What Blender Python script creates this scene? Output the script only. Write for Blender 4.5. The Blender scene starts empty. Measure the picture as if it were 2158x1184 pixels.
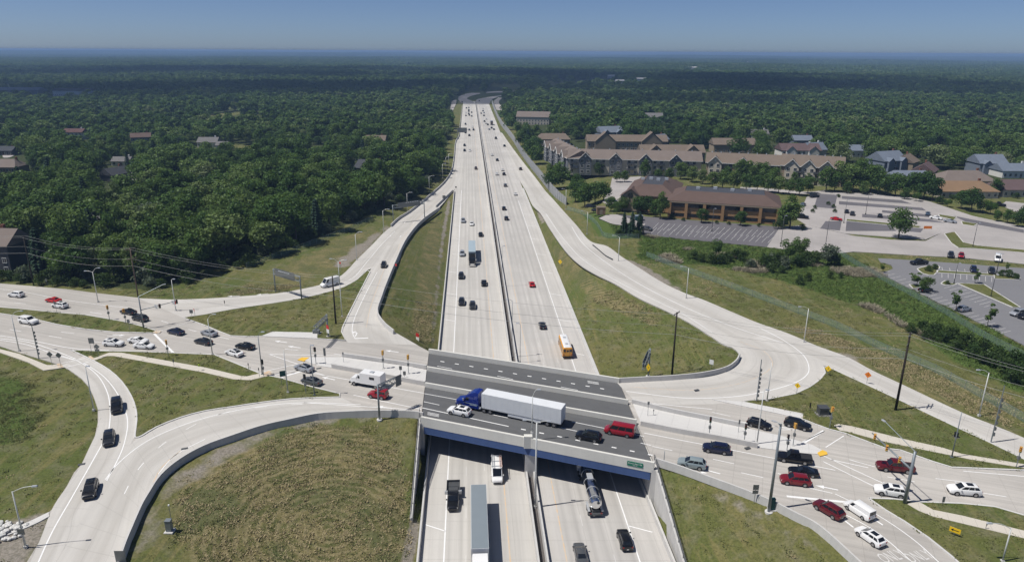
import bpy, bmesh, math, random
import numpy as np
from mathutils import Vector, Matrix
random.seed(7); RNG = np.random.default_rng(11)
R = math.radians
scn = bpy.context.scene
COL = scn.collection

# ------------------------------------------------------------------ camera
W0, H0, F0 = 2158.0, 1184.0, 1485.0          # photograph's frame and focal length in its pixels
CAMZ = 66.5
PITCH, ROLL = math.atan((592 - 109) / F0), R(0.3)
_f = np.array([0, math.cos(PITCH), -math.sin(PITCH)])
_u0 = np.array([0, math.sin(PITCH), math.cos(PITCH)])
_x0 = np.array([1.0, 0, 0])
_r = _x0 * math.cos(ROLL) + _u0 * math.sin(ROLL)
_u = _u0 * math.cos(ROLL) - _x0 * math.sin(ROLL)
cam_d = bpy.data.cameras.new('camera')
cam_d.sensor_width = 36; cam_d.lens = 36 * F0 / W0
cam_d.clip_start = 1; cam_d.clip_end = 60000
cam = bpy.data.objects.new('camera', cam_d); COL.objects.link(cam)
M = Matrix(((_r[0], _u[0], -_f[0], 0), (_r[1], _u[1], -_f[1], 0), (_r[2], _u[2], -_f[2], CAMZ), (0, 0, 0, 1)))
cam.matrix_world = M
scn.camera = cam

# ------------------------------------------------------------------ world, sun, exposure
SUN_EL, SUN_AZ = R(62), R(-103)                 # azimuth measured from +Y towards +X: the sun stands to the left
wd = bpy.data.worlds.new('World'); scn.world = wd; wd.use_nodes = True
nt = wd.node_tree; nt.nodes.clear()
sky = nt.nodes.new('ShaderNodeTexSky'); sky.sky_type = 'NISHITA'; sky.sun_disc = False
sky.sun_elevation = SUN_EL; sky.sun_rotation = SUN_AZ
sky.altitude = 300; sky.air_density = 0.5; sky.dust_density = 0.65; sky.ozone_density = 3.0
tint = nt.nodes.new('ShaderNodeMix'); tint.data_type = 'RGBA'; tint.blend_type = 'MULTIPLY'
tint.inputs[0].default_value = 1.0
nt.links.new(sky.outputs[0], tint.inputs[6]); tint.inputs[7].default_value = (0.74, 0.79, 0.90, 1)
bg = nt.nodes.new('ShaderNodeBackground'); bg.inputs[1].default_value = 0.088
wo = nt.nodes.new('ShaderNodeOutputWorld')
nt.links.new(tint.outputs[2], bg.inputs[0]); nt.links.new(bg.outputs[0], wo.inputs[0])
sd = bpy.data.lights.new('sun', 'SUN'); sd.energy = 4.6; sd.angle = R(0.53); sd.color = (1, 0.96, 0.9)
so = bpy.data.objects.new('sun', sd); COL.objects.link(so)
sdir = Vector((math.sin(SUN_AZ) * math.cos(SUN_EL), math.cos(SUN_AZ) * math.cos(SUN_EL), math.sin(SUN_EL)))
so.rotation_euler = sdir.to_track_quat('Z', 'Y').to_euler(); so.location = (-100, 0, 200)
vs = scn.view_settings
vs.view_transform = 'Standard'; vs.look = 'None'; vs.exposure = 0.0; vs.gamma = 1.0; vs.use_curve_mapping = False
scn.cycles.use_denoising = True
scn.cycles.use_adaptive_sampling = True; scn.cycles.adaptive_threshold = 0.02
scn.cycles.max_bounces = 6; scn.cycles.diffuse_bounces = 2; scn.cycles.glossy_bounces = 2
scn.cycles.transmission_bounces = 2; scn.cycles.volume_bounces = 0; scn.cycles.transparent_max_bounces = 10
scn.cycles.caustics_reflective = False; scn.cycles.caustics_refractive = False

# ------------------------------------------------------------------ photograph pixel -> place on the ground
def sm(a, b, x):
    t = min(1, max(0, (x - a) / (b - a))); return t * t * (3 - 2 * t)
FZ = -7.0                                       # the freeway lies below the street (z = 0)
def zramp(y): return FZ * sm(205, 395, y)
def ray(px, py):
    return _f + _r * ((px - W0 / 2) / F0) - _u * ((py - H0 / 2) / F0)
def P(px, py, z=0.0):
    d = ray(px, py)
    if callable(z):
        zz = 0.0
        for _ in range(25):
            t = (zz - CAMZ) / d[2]; zz = 0.5 * zz + 0.5 * z(d[1] * t)
        z = zz
    t = (z - CAMZ) / d[2]
    return Vector((d[0] * t, d[1] * t, z))
def proj(v):
    q = np.array([v[0], v[1], v[2] - CAMZ]); zc = q @ _f
    return W0 / 2 + F0 * (q @ _r) / zc, H0 / 2 - F0 * (q @ _u) / zc
def height(base, ytop):
    lo, hi = 0.0, 60.0
    for _ in range(40):
        m = (lo + hi) / 2
        if proj((base[0], base[1], base[2] + m))[1] > ytop: lo = m
        else: hi = m
    return lo
def cr(pts, m=4):
    """Catmull-Rom through a list of tuples, m steps per span"""
    a = np.array(pts, float); n = len(a); out = []
    for i in range(n - 1):
        p0, p1, p2, p3 = a[max(i - 1, 0)], a[i], a[i + 1], a[min(i + 2, n - 1)]
        for k in range(m):
            t = k / m
            out.append(0.5 * (2 * p1 + (p2 - p0) * t + (2 * p0 - 5 * p1 + 4 * p2 - p3) * t * t + (3 * p1 - p0 - 3 * p2 + p3) * t ** 3))
    out.append(a[-1]); return [tuple(v) for v in out]

# ------------------------------------------------------------------ materials
MATS = {}
class NB:
    def __init__(s, name):
        s.m = bpy.data.materials.new(name); s.m.use_nodes = True
        s.t = s.m.node_tree; s.t.nodes.clear(); MATS[name] = s.m
    def n(s, kind, **kw):
        x = s.t.nodes.new(kind)
        for k, v in kw.items():
            if k.startswith('i_'):
                key = k[2:]; key = int(key) if key.isdigit() else key
                if isinstance(v, bpy.types.NodeSocket): s.t.links.new(v, x.inputs[key])
                else: x.inputs[key].default_value = v
            else: setattr(x, k, v)
        return x
    def l(s, a, b): s.t.links.new(a, b)
    def noise(s, vec, scale, detail=4, rough=0.55, dist=0.0):
        x = s.n('ShaderNodeTexNoise', i_Scale=scale, i_Detail=detail, i_Roughness=rough, i_Distortion=dist)
        if vec is not None: s.l(vec, x.inputs['Vector'])
        return x.outputs['Fac']
    def ramp(s, fac, stops, interp='LINEAR'):
        x = s.n('ShaderNodeValToRGB'); x.color_ramp.interpolation = interp
        e = x.color_ramp.elements
        while len(e) < len(stops): e.new(0.5)
        for k, (p, c) in enumerate(stops):
            e[k].position = p; e[k].color = (c, c, c, 1) if isinstance(c, (int, float)) else (*c[:3], 1)
        s.l(fac, x.inputs[0]); return x.outputs[0]
    def mix(s, fac, a, b, mode='MIX'):
        x = s.n('ShaderNodeMix', data_type='RGBA', blend_type=mode)
        for k, v in ((0, fac), (6, a), (7, b)):
            if isinstance(v, bpy.types.NodeSocket): s.l(v, x.inputs[k])
            elif k == 0: x.inputs[0].default_value = v
            else: x.inputs[k].default_value = (*v[:3], 1)
        return x.outputs[2]
    def math(s, op, a, b=0.0):
        x = s.n('ShaderNodeMath', operation=op)
        for k, v in ((0, a), (1, b)):
            if isinstance(v, bpy.types.NodeSocket): s.l(v, x.inputs[k])
            else: x.inputs[k].default_value = v
        return x.outputs[0]
    def mapping(s, vec, scale=(1, 1, 1), rot=(0, 0, 0)):
        x = s.n('ShaderNodeMapping'); x.inputs['Scale'].default_value = scale; x.inputs['Rotation'].default_value = rot
        s.l(vec, x.inputs['Vector']); return x.outputs[0]
    def bsdf(s, col, rough=0.8, metal=0.0, bump=None, bstr=0.3, bdist=0.1, spec=0.3, coat=0.0):
        b = s.n('ShaderNodeBsdfPrincipled')
        for k, v in (('Base Color', col), ('Roughness', rough), ('Metallic', metal)):
            if isinstance(v, bpy.types.NodeSocket): s.l(v, b.inputs[k])
            else: b.inputs[k].default_value = (*v[:3], 1) if k == 'Base Color' else v
        b.inputs['Specular IOR Level'].default_value = spec
        b.inputs['Coat Weight'].default_value = coat
        if bump is not None:
            bn = s.n('ShaderNodeBump', i_Strength=bstr, i_Distance=bdist); s.l(bump, bn.inputs['Height'])
            s.l(bn.outputs[0], b.inputs['Normal'])
        s.out(b.outputs[0]); return b
    def out(s, sh):
        o = s.n('ShaderNodeOutputMaterial'); s.l(sh, o.inputs['Surface'])
def simple(name, col, rough=0.6, metal=0.0, spec=0.3, coat=0.0, var=0.12, scale=3.0):
    b = NB(name); tc = b.n('ShaderNodeTexCoord').outputs['Object']
    f = b.noise(tc, scale, 3)
    c = b.mix(f, [v * (1 - var) for v in col], [min(1, v * (1 + var)) for v in col])
    b.bsdf(c, rough, metal, spec=spec, coat=coat); return b.m
def concrete(name, col, uv=True, track=0.16, joint=4.6, stain=0.2, lanes=None, frac=None):
    """cast concrete roadway: wheel-track greying along the road, slab joints, blotches"""
    b = NB(name); tc = b.n('ShaderNodeTexCoord')
    o = tc.outputs['Object']; u = tc.outputs['UV'] if uv else b.mapping(o, (1, 1, 1), (0, 0, R(110)))
    big = b.noise(o, 0.045, 4, 0.6); mid = b.noise(o, 0.5, 4, 0.6); fine = b.noise(o, 6.0, 2)
    st = b.noise(b.mapping(u, (0.9, 0.018, 1)), 1.0, 3, 0.65)
    st2 = b.noise(b.mapping(u, (3.0, 0.04, 1)), 1.0, 3, 0.6)
    c = b.mix(b.ramp(big, [(0.3, 0), (0.7, 1)]), [v * (1 - stain * .5) for v in col], [min(1, v * (1 + stain * .35)) for v in col])
    c = b.mix(b.math('MULTIPLY', b.ramp(st, [(0.42, 0), (0.66, 1)]), track * 2.2), c, [v * 0.62 for v in col])
    c = b.mix(b.math('MULTIPLY', b.ramp(st2, [(0.5, 0), (0.75, 1)]), track), c, [v * 0.7 for v in col])
    if frac:
        fu = b.n('ShaderNodeUVMap', uv_map='Frac').outputs[0]; ft = b.n('ShaderNodeSeparateXYZ', i_0=fu).outputs[0]
        lw = b.noise(b.mapping(fu, (.01, .03, 1)), 1.0, 3)
        tw = b.ramp(ft, [(.20, 0), (.33, 1), (.43, .55), (.53, .55), (.63, 1), (.74, 0)])
        c = b.mix(b.math('MULTIPLY', tw, b.math('ADD', b.math('MULTIPLY', lw, .35), frac)), c, [col[0] * .62, col[1] * .60, col[2] * .57])
    if lanes:
        su = b.n('ShaderNodeSeparateXYZ', i_0=u).outputs[0]; ph = b.math('FRACT', b.math('DIVIDE', su, lanes[1]))
        tw = b.ramp(ph, [(0.05, 0), (0.22, 1), (0.40, .35), (0.60, .35), (0.78, 1), (0.95, 0)])
        inl = b.math('MULTIPLY', b.math('GREATER_THAN', su, lanes[0]), b.math('LESS_THAN', su, lanes[2]))
        c = b.mix(b.math('MULTIPLY', b.math('MULTIPLY', tw, inl), b.math('ADD', b.math('MULTIPLY', st, .30), lanes[3])), c, [v * 0.60 for v in col])
    c = b.mix(b.math('MULTIPLY', b.ramp(mid, [(0.45, 0), (0.75, 1)]), 0.25), c, [v * 0.86 for v in col])
    c = b.mix(b.math('MULTIPLY', fine, 0.18), c, [v * 0.75 for v in col])
    sx = b.n('ShaderNodeSeparateXYZ', i_0=u)
    def line(sock, period, w):
        q = b.math('FRACT', b.math('DIVIDE', sock, period)); return b.math('LESS_THAN', q, w / period)
    j = b.math('MAXIMUM', line(sx.outputs[1], joint, 0.07), line(sx.outputs[0], 3.66, 0.06))
    c = b.mix(b.math('MULTIPLY', j, 0.42), c, [v * 0.5 for v in col])
    b.bsdf(c, 0.85, bump=b.math('ADD', b.math('MULTIPLY', fine, 0.01), b.math('MULTIPLY', j, -0.02)), bstr=0.4, bdist=1.0)
    return b.m
concrete('concrete_freeway', (0.545, 0.525, 0.49), lanes=(0, 3.37, 10.1, .26))
concrete('concrete_freeway_out', (0.535, 0.515, 0.485), lanes=(0, 3.7, 11.1, .42), stain=.3)
concrete('concrete_ramp', (0.55, 0.53, 0.495), track=0.12, stain=.25, frac=.2)
concrete('concrete_street', (0.475, 0.45, 0.415), uv=False, track=0.26, joint=4.6, stain=0.36)
concrete('concrete_lot', (0.40, 0.375, 0.36), uv=False, track=0.10, joint=6, stain=0.4)
concrete('concrete_walk', (0.57, 0.53, 0.46), uv=False, track=0.02, joint=1.83, stain=0.12)
concrete('concrete_new', (0.60, 0.59, 0.57), uv=False, track=0.02, joint=3, stain=0.12)
def asphalt(name, col, crack=0.2, patch=0.25):
    b = NB(name); o = b.n('ShaderNodeTexCoord').outputs['Object']
    big = b.noise(o, 0.06, 5, 0.65); fine = b.noise(o, 9, 2); mid = b.noise(o, 0.7, 4, .6)
    st = b.noise(b.mapping(b.mapping(o, (1, 1, 1), (0, 0, R(20.5))), (0.025, 1.1, 1)), 1, 3)
    c = b.mix(big, [v * (1 - patch) for v in col], [v * (1 + patch) for v in col])
    c = b.mix(b.math('MULTIPLY', st, crack), c, [min(1, v * 1.6) for v in col])
    c = b.mix(b.math('MULTIPLY', b.ramp(mid, [(0.5, 0), (0.8, 1)]), 0.35), c, [v * 0.8 for v in col])
    c = b.mix(b.math('MULTIPLY', fine, 0.25), c, [v * 0.6 for v in col])
    b.bsdf(c, 0.9, bump=fine, bstr=0.25, bdist=0.02)
asphalt('asphalt_deck', (0.098, 0.10, 0.103), crack=.6, patch=.3)
asphalt('asphalt_new', (0.185, 0.185, 0.195), patch=0.15)
asphalt('asphalt_worn', (0.115, 0.11, 0.12), crack=0.6, patch=0.5)
asphalt('asphalt_road', (0.24, 0.23, 0.235), crack=0.4)
def wallmat(name, col, scale=1.0, streak=0.3):
    b = NB(name); o = b.n('ShaderNodeTexCoord').outputs['Object']
    big = b.noise(o, 0.25 * scale, 4); fine = b.noise(o, 5, 3)
    st = b.noise(b.mapping(o, (1.2, 1.2, 0.12)), 1.0, 3, 0.6)
    c = b.mix(big, [v * 0.85 for v in col], [min(1, v * 1.1) for v in col])
    c = b.mix(b.math('MULTIPLY', b.ramp(st, [(0.45, 0), (0.75, 1)]), streak), c, [v * 0.6 for v in col])
    c = b.mix(b.math('MULTIPLY', fine, 0.2), c, [v * 0.75 for v in col])
    b.bsdf(c, 0.85, bump=fine, bstr=0.15, bdist=0.03)
wallmat('barrier', (0.56, 0.55, 0.53))
wallmat('parapet', (0.68, 0.67, 0.62), streak=.15)
wallmat('retaining', (0.55, 0.54, 0.52), streak=0.4)
wallmat('noise_wall', (0.33, 0.34, 0.35), streak=0.3)
wallmat('girder', (0.065, 0.112, 0.26), streak=0.35)
simple('bearing_dark', (0.05, 0.05, 0.055))
simple('paint_white', (0.78, 0.78, 0.77), 0.6, var=0.1, scale=1.5)
b_ = NB('paint_yellow'); o_ = b_.n('ShaderNodeTexCoord').outputs['Object']
b_.bsdf(b_.mix(b_.ramp(b_.noise(o_, 1.2, 4), [(0.4, 0), (0.65, 1)]), (0.62, 0.46, 0.30), (0.52, 0.49, 0.44)), 0.7)
simple('paint_worn', (0.60, 0.59, 0.57), 0.6)
simple('nose_yellow', (0.75, 0.46, 0.06), 0.6)
simple('steel_galv', (0.24, 0.27, 0.29), 0.45, 0.4, var=0.1)
simple('steel_dark', (0.10, 0.105, 0.11), 0.5, 0.4)
simple('pole_white', (0.62, 0.63, 0.61), 0.45, 0.2)
simple('wood_pole', (0.028, 0.022, 0.018), 0.85, var=0.3)
simple('wood_brown', (0.14, 0.10, 0.075), 0.85, var=0.3)
simple('wire', (0.06, 0.062, 0.065), 0.5, 0.3)
simple('wire_light', (0.45, 0.45, 0.42), 0.5, 0.3)
simple('signal_black', (0.02, 0.02, 0.022), 0.5)
simple('signal_yellow', (0.55, 0.30, 0.06), 0.5)
simple('sign_green', (0.01, 0.16, 0.10), 0.4)
simple('sign_darkgreen', (0.02, 0.10, 0.10), 0.4)
simple('sign_yellow', (0.85, 0.55, 0.02), 0.4)
simple('sign_orange', (0.80, 0.22, 0.03), 0.4)
simple('sign_white', (0.75, 0.75, 0.74), 0.4)
simple('sign_red', (0.55, 0.03, 0.03), 0.4)
simple('sign_back', (0.20, 0.21, 0.21), 0.5, 0.4)
simple('lens_red', (0.5, 0.02, 0.01), 0.3)
simple('lens_amber', (0.6, 0.25, 0.02), 0.3)
simple('lens_green', (0.02, 0.3, 0.12), 0.3)
simple('glass_dark', (0.012, 0.015, 0.02), 0.12, spec=0.6, var=0.05)
simple('glass_house', (0.03, 0.035, 0.045), 0.15, spec=0.5)
simple('rubber', (0.018, 0.018, 0.018), 0.8)
simple('rim', (0.35, 0.35, 0.36), 0.35, 0.7)
simple('chrome', (0.75, 0.76, 0.78), 0.16, 1.0, var=0.03)
simple('aluminium', (0.62, 0.64, 0.66), 0.4, 0.5, var=0.05)
simple('trim_black', (0.025, 0.025, 0.027), 0.6)
simple('lamp_lens', (0.75, 0.75, 0.72), 0.2, spec=0.6)
simple('tail_lens', (0.30, 0.01, 0.01), 0.25, spec=0.6)
simple('rock', (0.62, 0.61, 0.58), 0.9, var=0.25)
simple('cable_gray', (0.3, 0.31, 0.3), 0.6)
simple('dark_soil', (0.11, 0.10, 0.095), 0.95, var=0.3)
def m(n): return MATS[n]

# ------------------------------------------------------------------ object helpers
def mesh(name, verts, faces, mats=None, mi=None, smooth=False, uv=None):
    me = bpy.data.meshes.new(name)
    me.from_pydata([tuple(v) for v in verts], [], faces)
    for k in (mats or []): me.materials.append(MATS[k] if isinstance(k, str) else k)
    if mi is not None: me.polygons.foreach_set('material_index', mi)
    if smooth: me.polygons.foreach_set('use_smooth', [True] * len(me.polygons))
    if uv is not None:
        ul = me.uv_layers.new(name='UVMap')
        idx = np.zeros(len(me.loops), dtype=np.int32); me.loops.foreach_get('vertex_index', idx)
        ul.data.foreach_set('uv', np.array(uv, dtype=np.float32)[idx].ravel())
    me.update(); return me
def link(name, me, parent=None, loc=None, rz=None, mat=None):
    o = bpy.data.objects.new(name, me); COL.objects.link(o)
    if parent is not None: o.parent = parent
    if loc is not None: o.location = loc
    if rz is not None: o.rotation_euler = (0, 0, rz)
    if mat is not None:
        o.material_slots[0].link = 'OBJECT'; o.material_slots[0].material = MATS[mat] if isinstance(mat, str) else mat
    return o
def tag(o, label=None, cat=None, group=None, kind=None):
    if label: o['label'] = label
    if cat: o['category'] = cat
    if group: o['group'] = group
    if kind: o['kind'] = kind
    return o
def thing(name, label, cat, loc=(0, 0, 0), rz=0.0, group=None):
    o = bpy.data.objects.new(name, None); COL.objects.link(o)
    o.empty_display_size = 0.5; o.location = loc; o.rotation_euler = (0, 0, rz)
    return tag(o, label, cat, group)
class MB:
    """collects simple solids into one mesh"""
    def __init__(s): s.v = []; s.f = []; s.mi = []; s.cur = 0
    def add(s, vs, fs):
        k = len(s.v); s.v += [tuple(v) for v in vs]; s.f += [tuple(i + k for i in f) for f in fs]; s.mi += [s.cur] * len(fs); return s
    def box(s, x0, x1, y0, y1, z0, z1, top=None):
        t = top or (x0, x1, y0, y1)
        return s.add([(x0, y0, z0), (x1, y0, z0), (x1, y1, z0), (x0, y1, z0), (t[0], t[2], z1), (t[1], t[2], z1), (t[1], t[3], z1), (t[0], t[3], z1)],
                     [(3, 2, 1, 0), (4, 5, 6, 7), (0, 1, 5, 4), (1, 2, 6, 5), (2, 3, 7, 6), (3, 0, 4, 7)])
    def tube(s, p, q, r0, r1=None, n=8):
        r1 = r0 if r1 is None else r1
        p, q = Vector(p), Vector(q); d = (q - p).normalized()
        a = d.orthogonal().normalized(); b = d.cross(a)
        vs = []
        for c, r in ((p, r0), (q, r1)):
            for k in range(n):
                t = 2 * math.pi * k / n; vs.append(c + (a * math.cos(t) + b * math.sin(t)) * r)
        fs = [(k, (k + 1) % n, n + (k + 1) % n, n + k) for k in range(n)] + [tuple(range(n - 1, -1, -1)), tuple(range(n, 2 * n))]
        return s.add(vs, fs)
    def path(s, pts, r, n=6):
        for a, b in zip(pts[:-1], pts[1:]): s.tube(a, b, r, r, n)
        return s
    def loft(s, rings):
        n = len(rings[0]); vs = [v for r in rings for v in r]; fs = []
        for i in range(len(rings) - 1):
            for k in range(n):
                fs.append((i * n + k, i * n + (k + 1) % n, (i + 1) * n + (k + 1) % n, (i + 1) * n + k))
        fs.append(tuple(range(n - 1, -1, -1))); fs.append(tuple((len(rings) - 1) * n + k for k in range(n)))
        return s.add(vs, fs)
    def mat(s, k): s.cur = k; return s
    def mesh(s, name, mats, smooth=False): return mesh(name, s.v, s.f, mats, s.mi, smooth)
    def build(s, name, mats, parent=None, loc=None, rz=None, smooth=False):
        return link(name, s.mesh(name, mats if isinstance(mats, (list, tuple)) else [mats], smooth), parent, loc, rz)
def struct(o, label=None): o['kind'] = 'structure'; return tag(o, label)
def tri_poly(pts):
    """triangulate a flat polygon (list of Vector) -> faces"""
    from mathutils.geometry import tessellate_polygon
    return [tuple(t) for t in tessellate_polygon([[Vector((p[0], p[1], 0)) for p in pts]])]
def up_faces(vs, fs):
    out = []
    for f in fs:
        a, b, c = (Vector(vs[f[0]]), Vector(vs[f[1]]), Vector(vs[f[2]]))
        out.append(f if (b - a).cross(c - a).z > 0 else tuple(reversed(f)))
    return out
RASTER = []         # (kind, data) for the terrain under roads
SK = 0.3
def strip(name, pairs, z=0.0, zoff=0.0, mat='concrete_ramp', sub=5, parent=None, raster=True, kind='structure', u0=0.0):
    """road surface between two edge lines given as photo pixels (lx, ly, rx, ry)"""
    q = cr(pairs, sub)
    L = [P(a[0], a[1], z) for a in q]; Rr = [P(a[2], a[3], z) for a in q]
    return strip_w(name, L, Rr, zoff, mat, parent, raster, kind, u0)
def strip_w(name, L, Rr, zoff=0.0, mat='concrete_ramp', parent=None, raster=True, kind='structure', u0=0.0, nx=6):
    vs, uv, fs = [], [], []; v = 0.0; n = len(L)
    for i in range(n):
        if i: v += ((L[i] + Rr[i]) * .5 - (L[i - 1] + Rr[i - 1]) * .5).length
        w = (Rr[i] - L[i]).length
        for k in range(nx + 1):
            t = k / nx; p = L[i].lerp(Rr[i], t); vs.append((p.x, p.y, p.z + zoff)); uv.append((u0 + w * t, v))
    for i in range(n - 1):
        for k in range(nx):
            a = i * (nx + 1) + k; fs.append((a, a + 1, a + nx + 2, a + nx + 1))
    fs = up_faces(vs, fs)
    for side in (0, nx):
        k = len(vs)
        for i in range(n):
            p = vs[i * (nx + 1) + side]; vs.append((p[0], p[1], p[2] - SK)); uv.append((0, 0))
        for i in range(n - 1): fs.append((i * (nx + 1) + side, (i + 1) * (nx + 1) + side, k + i + 1, k + i))
    me = mesh(name, vs, fs, [mat], uv=uv); fr = [((k % (nx + 1)) / nx, uv[k][1]) if k < n * (nx + 1) else (0, 0) for k in range(len(vs))]
    ul = me.uv_layers.new(name='Frac'); idx = np.zeros(len(me.loops), dtype=np.int32); me.loops.foreach_get('vertex_index', idx); ul.data.foreach_set('uv', np.array(fr, dtype=np.float32)[idx].ravel())
    o = link(name, me, parent)
    if parent is None: o['kind'] = kind
    if raster: RASTER.append(('strip', L, Rr))
    return o
def slab(name, pts, z=0.0, zoff=0.0, mat='concrete_street', parent=None, raster=True, sub=0, kind='structure', px=True, thick=SK):
    """flat paved area; outline in photo pixels"""
    if sub: pts = cr(list(pts) + [pts[0]], sub)[:-1]
    w = [P(a[0], a[1], z) for a in pts] if px else [Vector((a[0], a[1], z)) for a in pts]
    n = len(w); vs = [(p.x, p.y, p.z + zoff) for p in w]; fs = up_faces(vs, tri_poly(w))
    vs += [(p.x, p.y, p.z + zoff - thick) for p in w]
    fs += [(i, (i + 1) % n, n + (i + 1) % n, n + i) for i in range(n)]
    o = link(name, mesh(name, vs, fs, [mat]), parent)
    if parent is None and kind: o['kind'] = kind
    if raster: RASTER.append(('poly', w))
    return o
def line_w(pts, width, zoff=0.012):
    """ribbon along world points -> verts, faces"""
    vs, fs = [], []; n = len(pts)
    for i, p in enumerate(pts):
        d = (pts[min(i + 1, n - 1)] - pts[max(i - 1, 0)]); d.z = 0; d.normalize(); nn = Vector((-d.y, d.x, 0)) * width / 2
        vs += [(p.x + nn.x, p.y + nn.y, p.z + zoff), (p.x - nn.x, p.y - nn.y, p.z + zoff)]
    for i in range(n - 1): fs.append((2 * i, 2 * i + 1, 2 * i + 3, 2 * i + 2))
    return vs, up_faces(vs, fs)
def mark(parent, pts, width=0.2, z=0.0, sub=4, mat='paint_white', name='lane_marking', zoff=0.012):
    w = [P(a[0], a[1], z) for a in (cr(pts, sub) if len(pts) > 2 else pts)]
    v, f = line_w(w, width, zoff); return link(name, mesh(name, v, f, [mat]), parent)
def dashes(parent, pts, z=0.0, on=3.0, gap=9.0, width=0.16, start=0.0, mat='paint_white', sub=6):
    w = [P(a[0], a[1], z) for a in (cr(pts, sub) if len(pts) > 2 else cr([pts[0], pts[1]], 12))]
    dashes_w(parent, w, on, gap, width, start, mat)
def along(w, s):
    for a, b in zip(w[:-1], w[1:]):
        d = (b - a).length
        if s <= d: return a.lerp(b, s / d)
        s -= d
    return None
def dashes_w(parent, w, on, gap, width, start=0.0, mat='paint_white', zoff=0.012, maxn=999):
    s = start; n = 0
    while n < maxn:
        a, b, c = along(w, s), along(w, s + on / 2), along(w, s + on)
        if c is None: break
        v, f = line_w([a, b, c], width, zoff); link('lane_marking', mesh('lane_marking', v, f, [mat]), parent)
        s += on + gap; n += 1
def wall_w(name, pts, h, t, mat, parent=None, base=0.0, top_t=None, cap=None, hs=None):
    """wall of height h and foot width t along world points (pts.z = foot)"""
    vs, fs = [], []; n = len(pts); tt = t if top_t is None else top_t
    for i, p in enumerate(pts):
        d = (pts[min(i + 1, n - 1)] - pts[max(i - 1, 0)]); d.z = 0; d.normalize(); nn = Vector((-d.y, d.x, 0))
        hh = hs[i] if hs else h
        for off, z in ((t / 2, base), (tt / 2, hh), (-tt / 2, hh), (-t / 2, base)):
            vs.append((p.x + nn.x * off, p.y + nn.y * off, p.z + z))
    for i in range(n - 1):
        for k in range(4):
            a, b = 4 * i + k, 4 * i + (k + 1) % 4; fs.append((a, b, b + 4, a + 4))
    fs += [(3, 2, 1, 0), (4 * n - 4, 4 * n - 3, 4 * n - 2, 4 * n - 1)]
    me = mesh(name, vs, fs, [mat])
    bm = bmesh.new(); bm.from_mesh(me); bmesh.ops.recalc_face_normals(bm, faces=bm.faces); bm.to_mesh(me); bm.free()
    return link(name, me, parent)
def wall(name, px, h, t, mat, z=0.0, sub=5, **kw):
    return wall_w(name, [P(a[0], a[1], z) for a in (cr(px, sub) if sub else px)], h, t, mat, **kw)
# ================================================================== FREEWAY
def fx(off, y): return 4.3 - 0.0609 * (y - 88) + off
def fp(off, y, z=FZ): return Vector((fx(off, y), y, z))
FY = [20, 60, 100, 150, 200, 260, 330, 410, 500, 620, 780, 960, 1120]
fwL = strip_w('freeway', [fp(-18.2, y) for y in FY], [fp(-0.1, y) for y in FY], mat='concrete_freeway', u0=-18.2 + 14.4, nx=10)
fwR = strip_w('freeway', [fp(1.3, y) for y in FY], [fp(20.2, y) for y in FY], mat='concrete_freeway_out', u0=1.3 - 4.3, nx=10)
struct(fwL, 'pale concrete freeway carriageway with traffic coming towards the bridge')
struct(fwR, 'pale concrete freeway carriageway with traffic heading away to the horizon')
bed = strip_w('median_bed', [fp(-0.1, y, FZ - 0.1) for y in FY], [fp(1.3, y, FZ - 0.1) for y in FY], mat='dark_soil', nx=1)
struct(bed, 'dark gravel bed between the two median barriers')
def fline(par, off, y0=20, y1=1115, w=0.22, mat='paint_white'):
    v, f = line_w([fp(off, y) for y in np.linspace(y0, y1, 24)], w); link('lane_marking', mesh('lane_marking', v, f, [mat]), par)
fline(fwL, -14.4, 20, 388); fline(fwL, -4.3, w=0.2, mat='paint_yellow')
fline(fwR, 4.3, w=0.2, mat='paint_yellow'); fline(fwR, 15.4, 20, 360)
for par, offs in ((fwL, (-11.05, -7.7)), (fwR, (8.0, 11.7))):
    for o in offs: dashes_w(par, [fp(o, y) for y in (20, 420)], 3.0, 9.2, 0.09, start=3 + 2 * o % 5, mat='paint_worn')
for k in range(14):                                   # shoulder ticks
    y = 74 + 23.2 * k
    if 112 < y < 150: continue
    for par, a, b, sl, mt in ((fwL, -17.7, -14.4, -1.6, 'paint_white'), (fwR, 15.4, 19.0, -1.6, 'paint_white'), (fwL, -4.3, -1.2, 2.6, 'paint_yellow'), (fwR, 1.9, 4.3, 2.6, 'paint_yellow')):
        if mt == 'paint_yellow' and (y > 106 or k == 1): continue
        v, f = line_w([fp(a, y), fp(b, y + sl)], 0.22 if mt == 'paint_white' else 0.5); link('lane_marking', mesh('lane_marking', v, f, [mt]), par)

# far bend of the freeway and the local roads beside it
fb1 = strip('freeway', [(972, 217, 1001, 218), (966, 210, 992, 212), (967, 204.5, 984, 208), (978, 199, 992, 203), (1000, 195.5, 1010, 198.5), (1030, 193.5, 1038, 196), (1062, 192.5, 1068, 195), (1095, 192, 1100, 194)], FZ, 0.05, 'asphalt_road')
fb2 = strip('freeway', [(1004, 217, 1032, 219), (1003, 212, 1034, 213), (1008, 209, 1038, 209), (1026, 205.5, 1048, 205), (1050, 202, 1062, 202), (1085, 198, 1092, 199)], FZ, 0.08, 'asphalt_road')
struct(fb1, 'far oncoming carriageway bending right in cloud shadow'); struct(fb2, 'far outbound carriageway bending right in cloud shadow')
fb3 = strip('freeway', [(1150, 186.5, 1152, 188.5), (1185, 182, 1190, 184), (1225, 177, 1230, 179), (1262, 173, 1266, 175), (1285, 169, 1292, 171)], FZ, 0.4, 'concrete_freeway')
struct(fb3, 'thin pale stretch of the freeway reappearing among the far trees')
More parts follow.
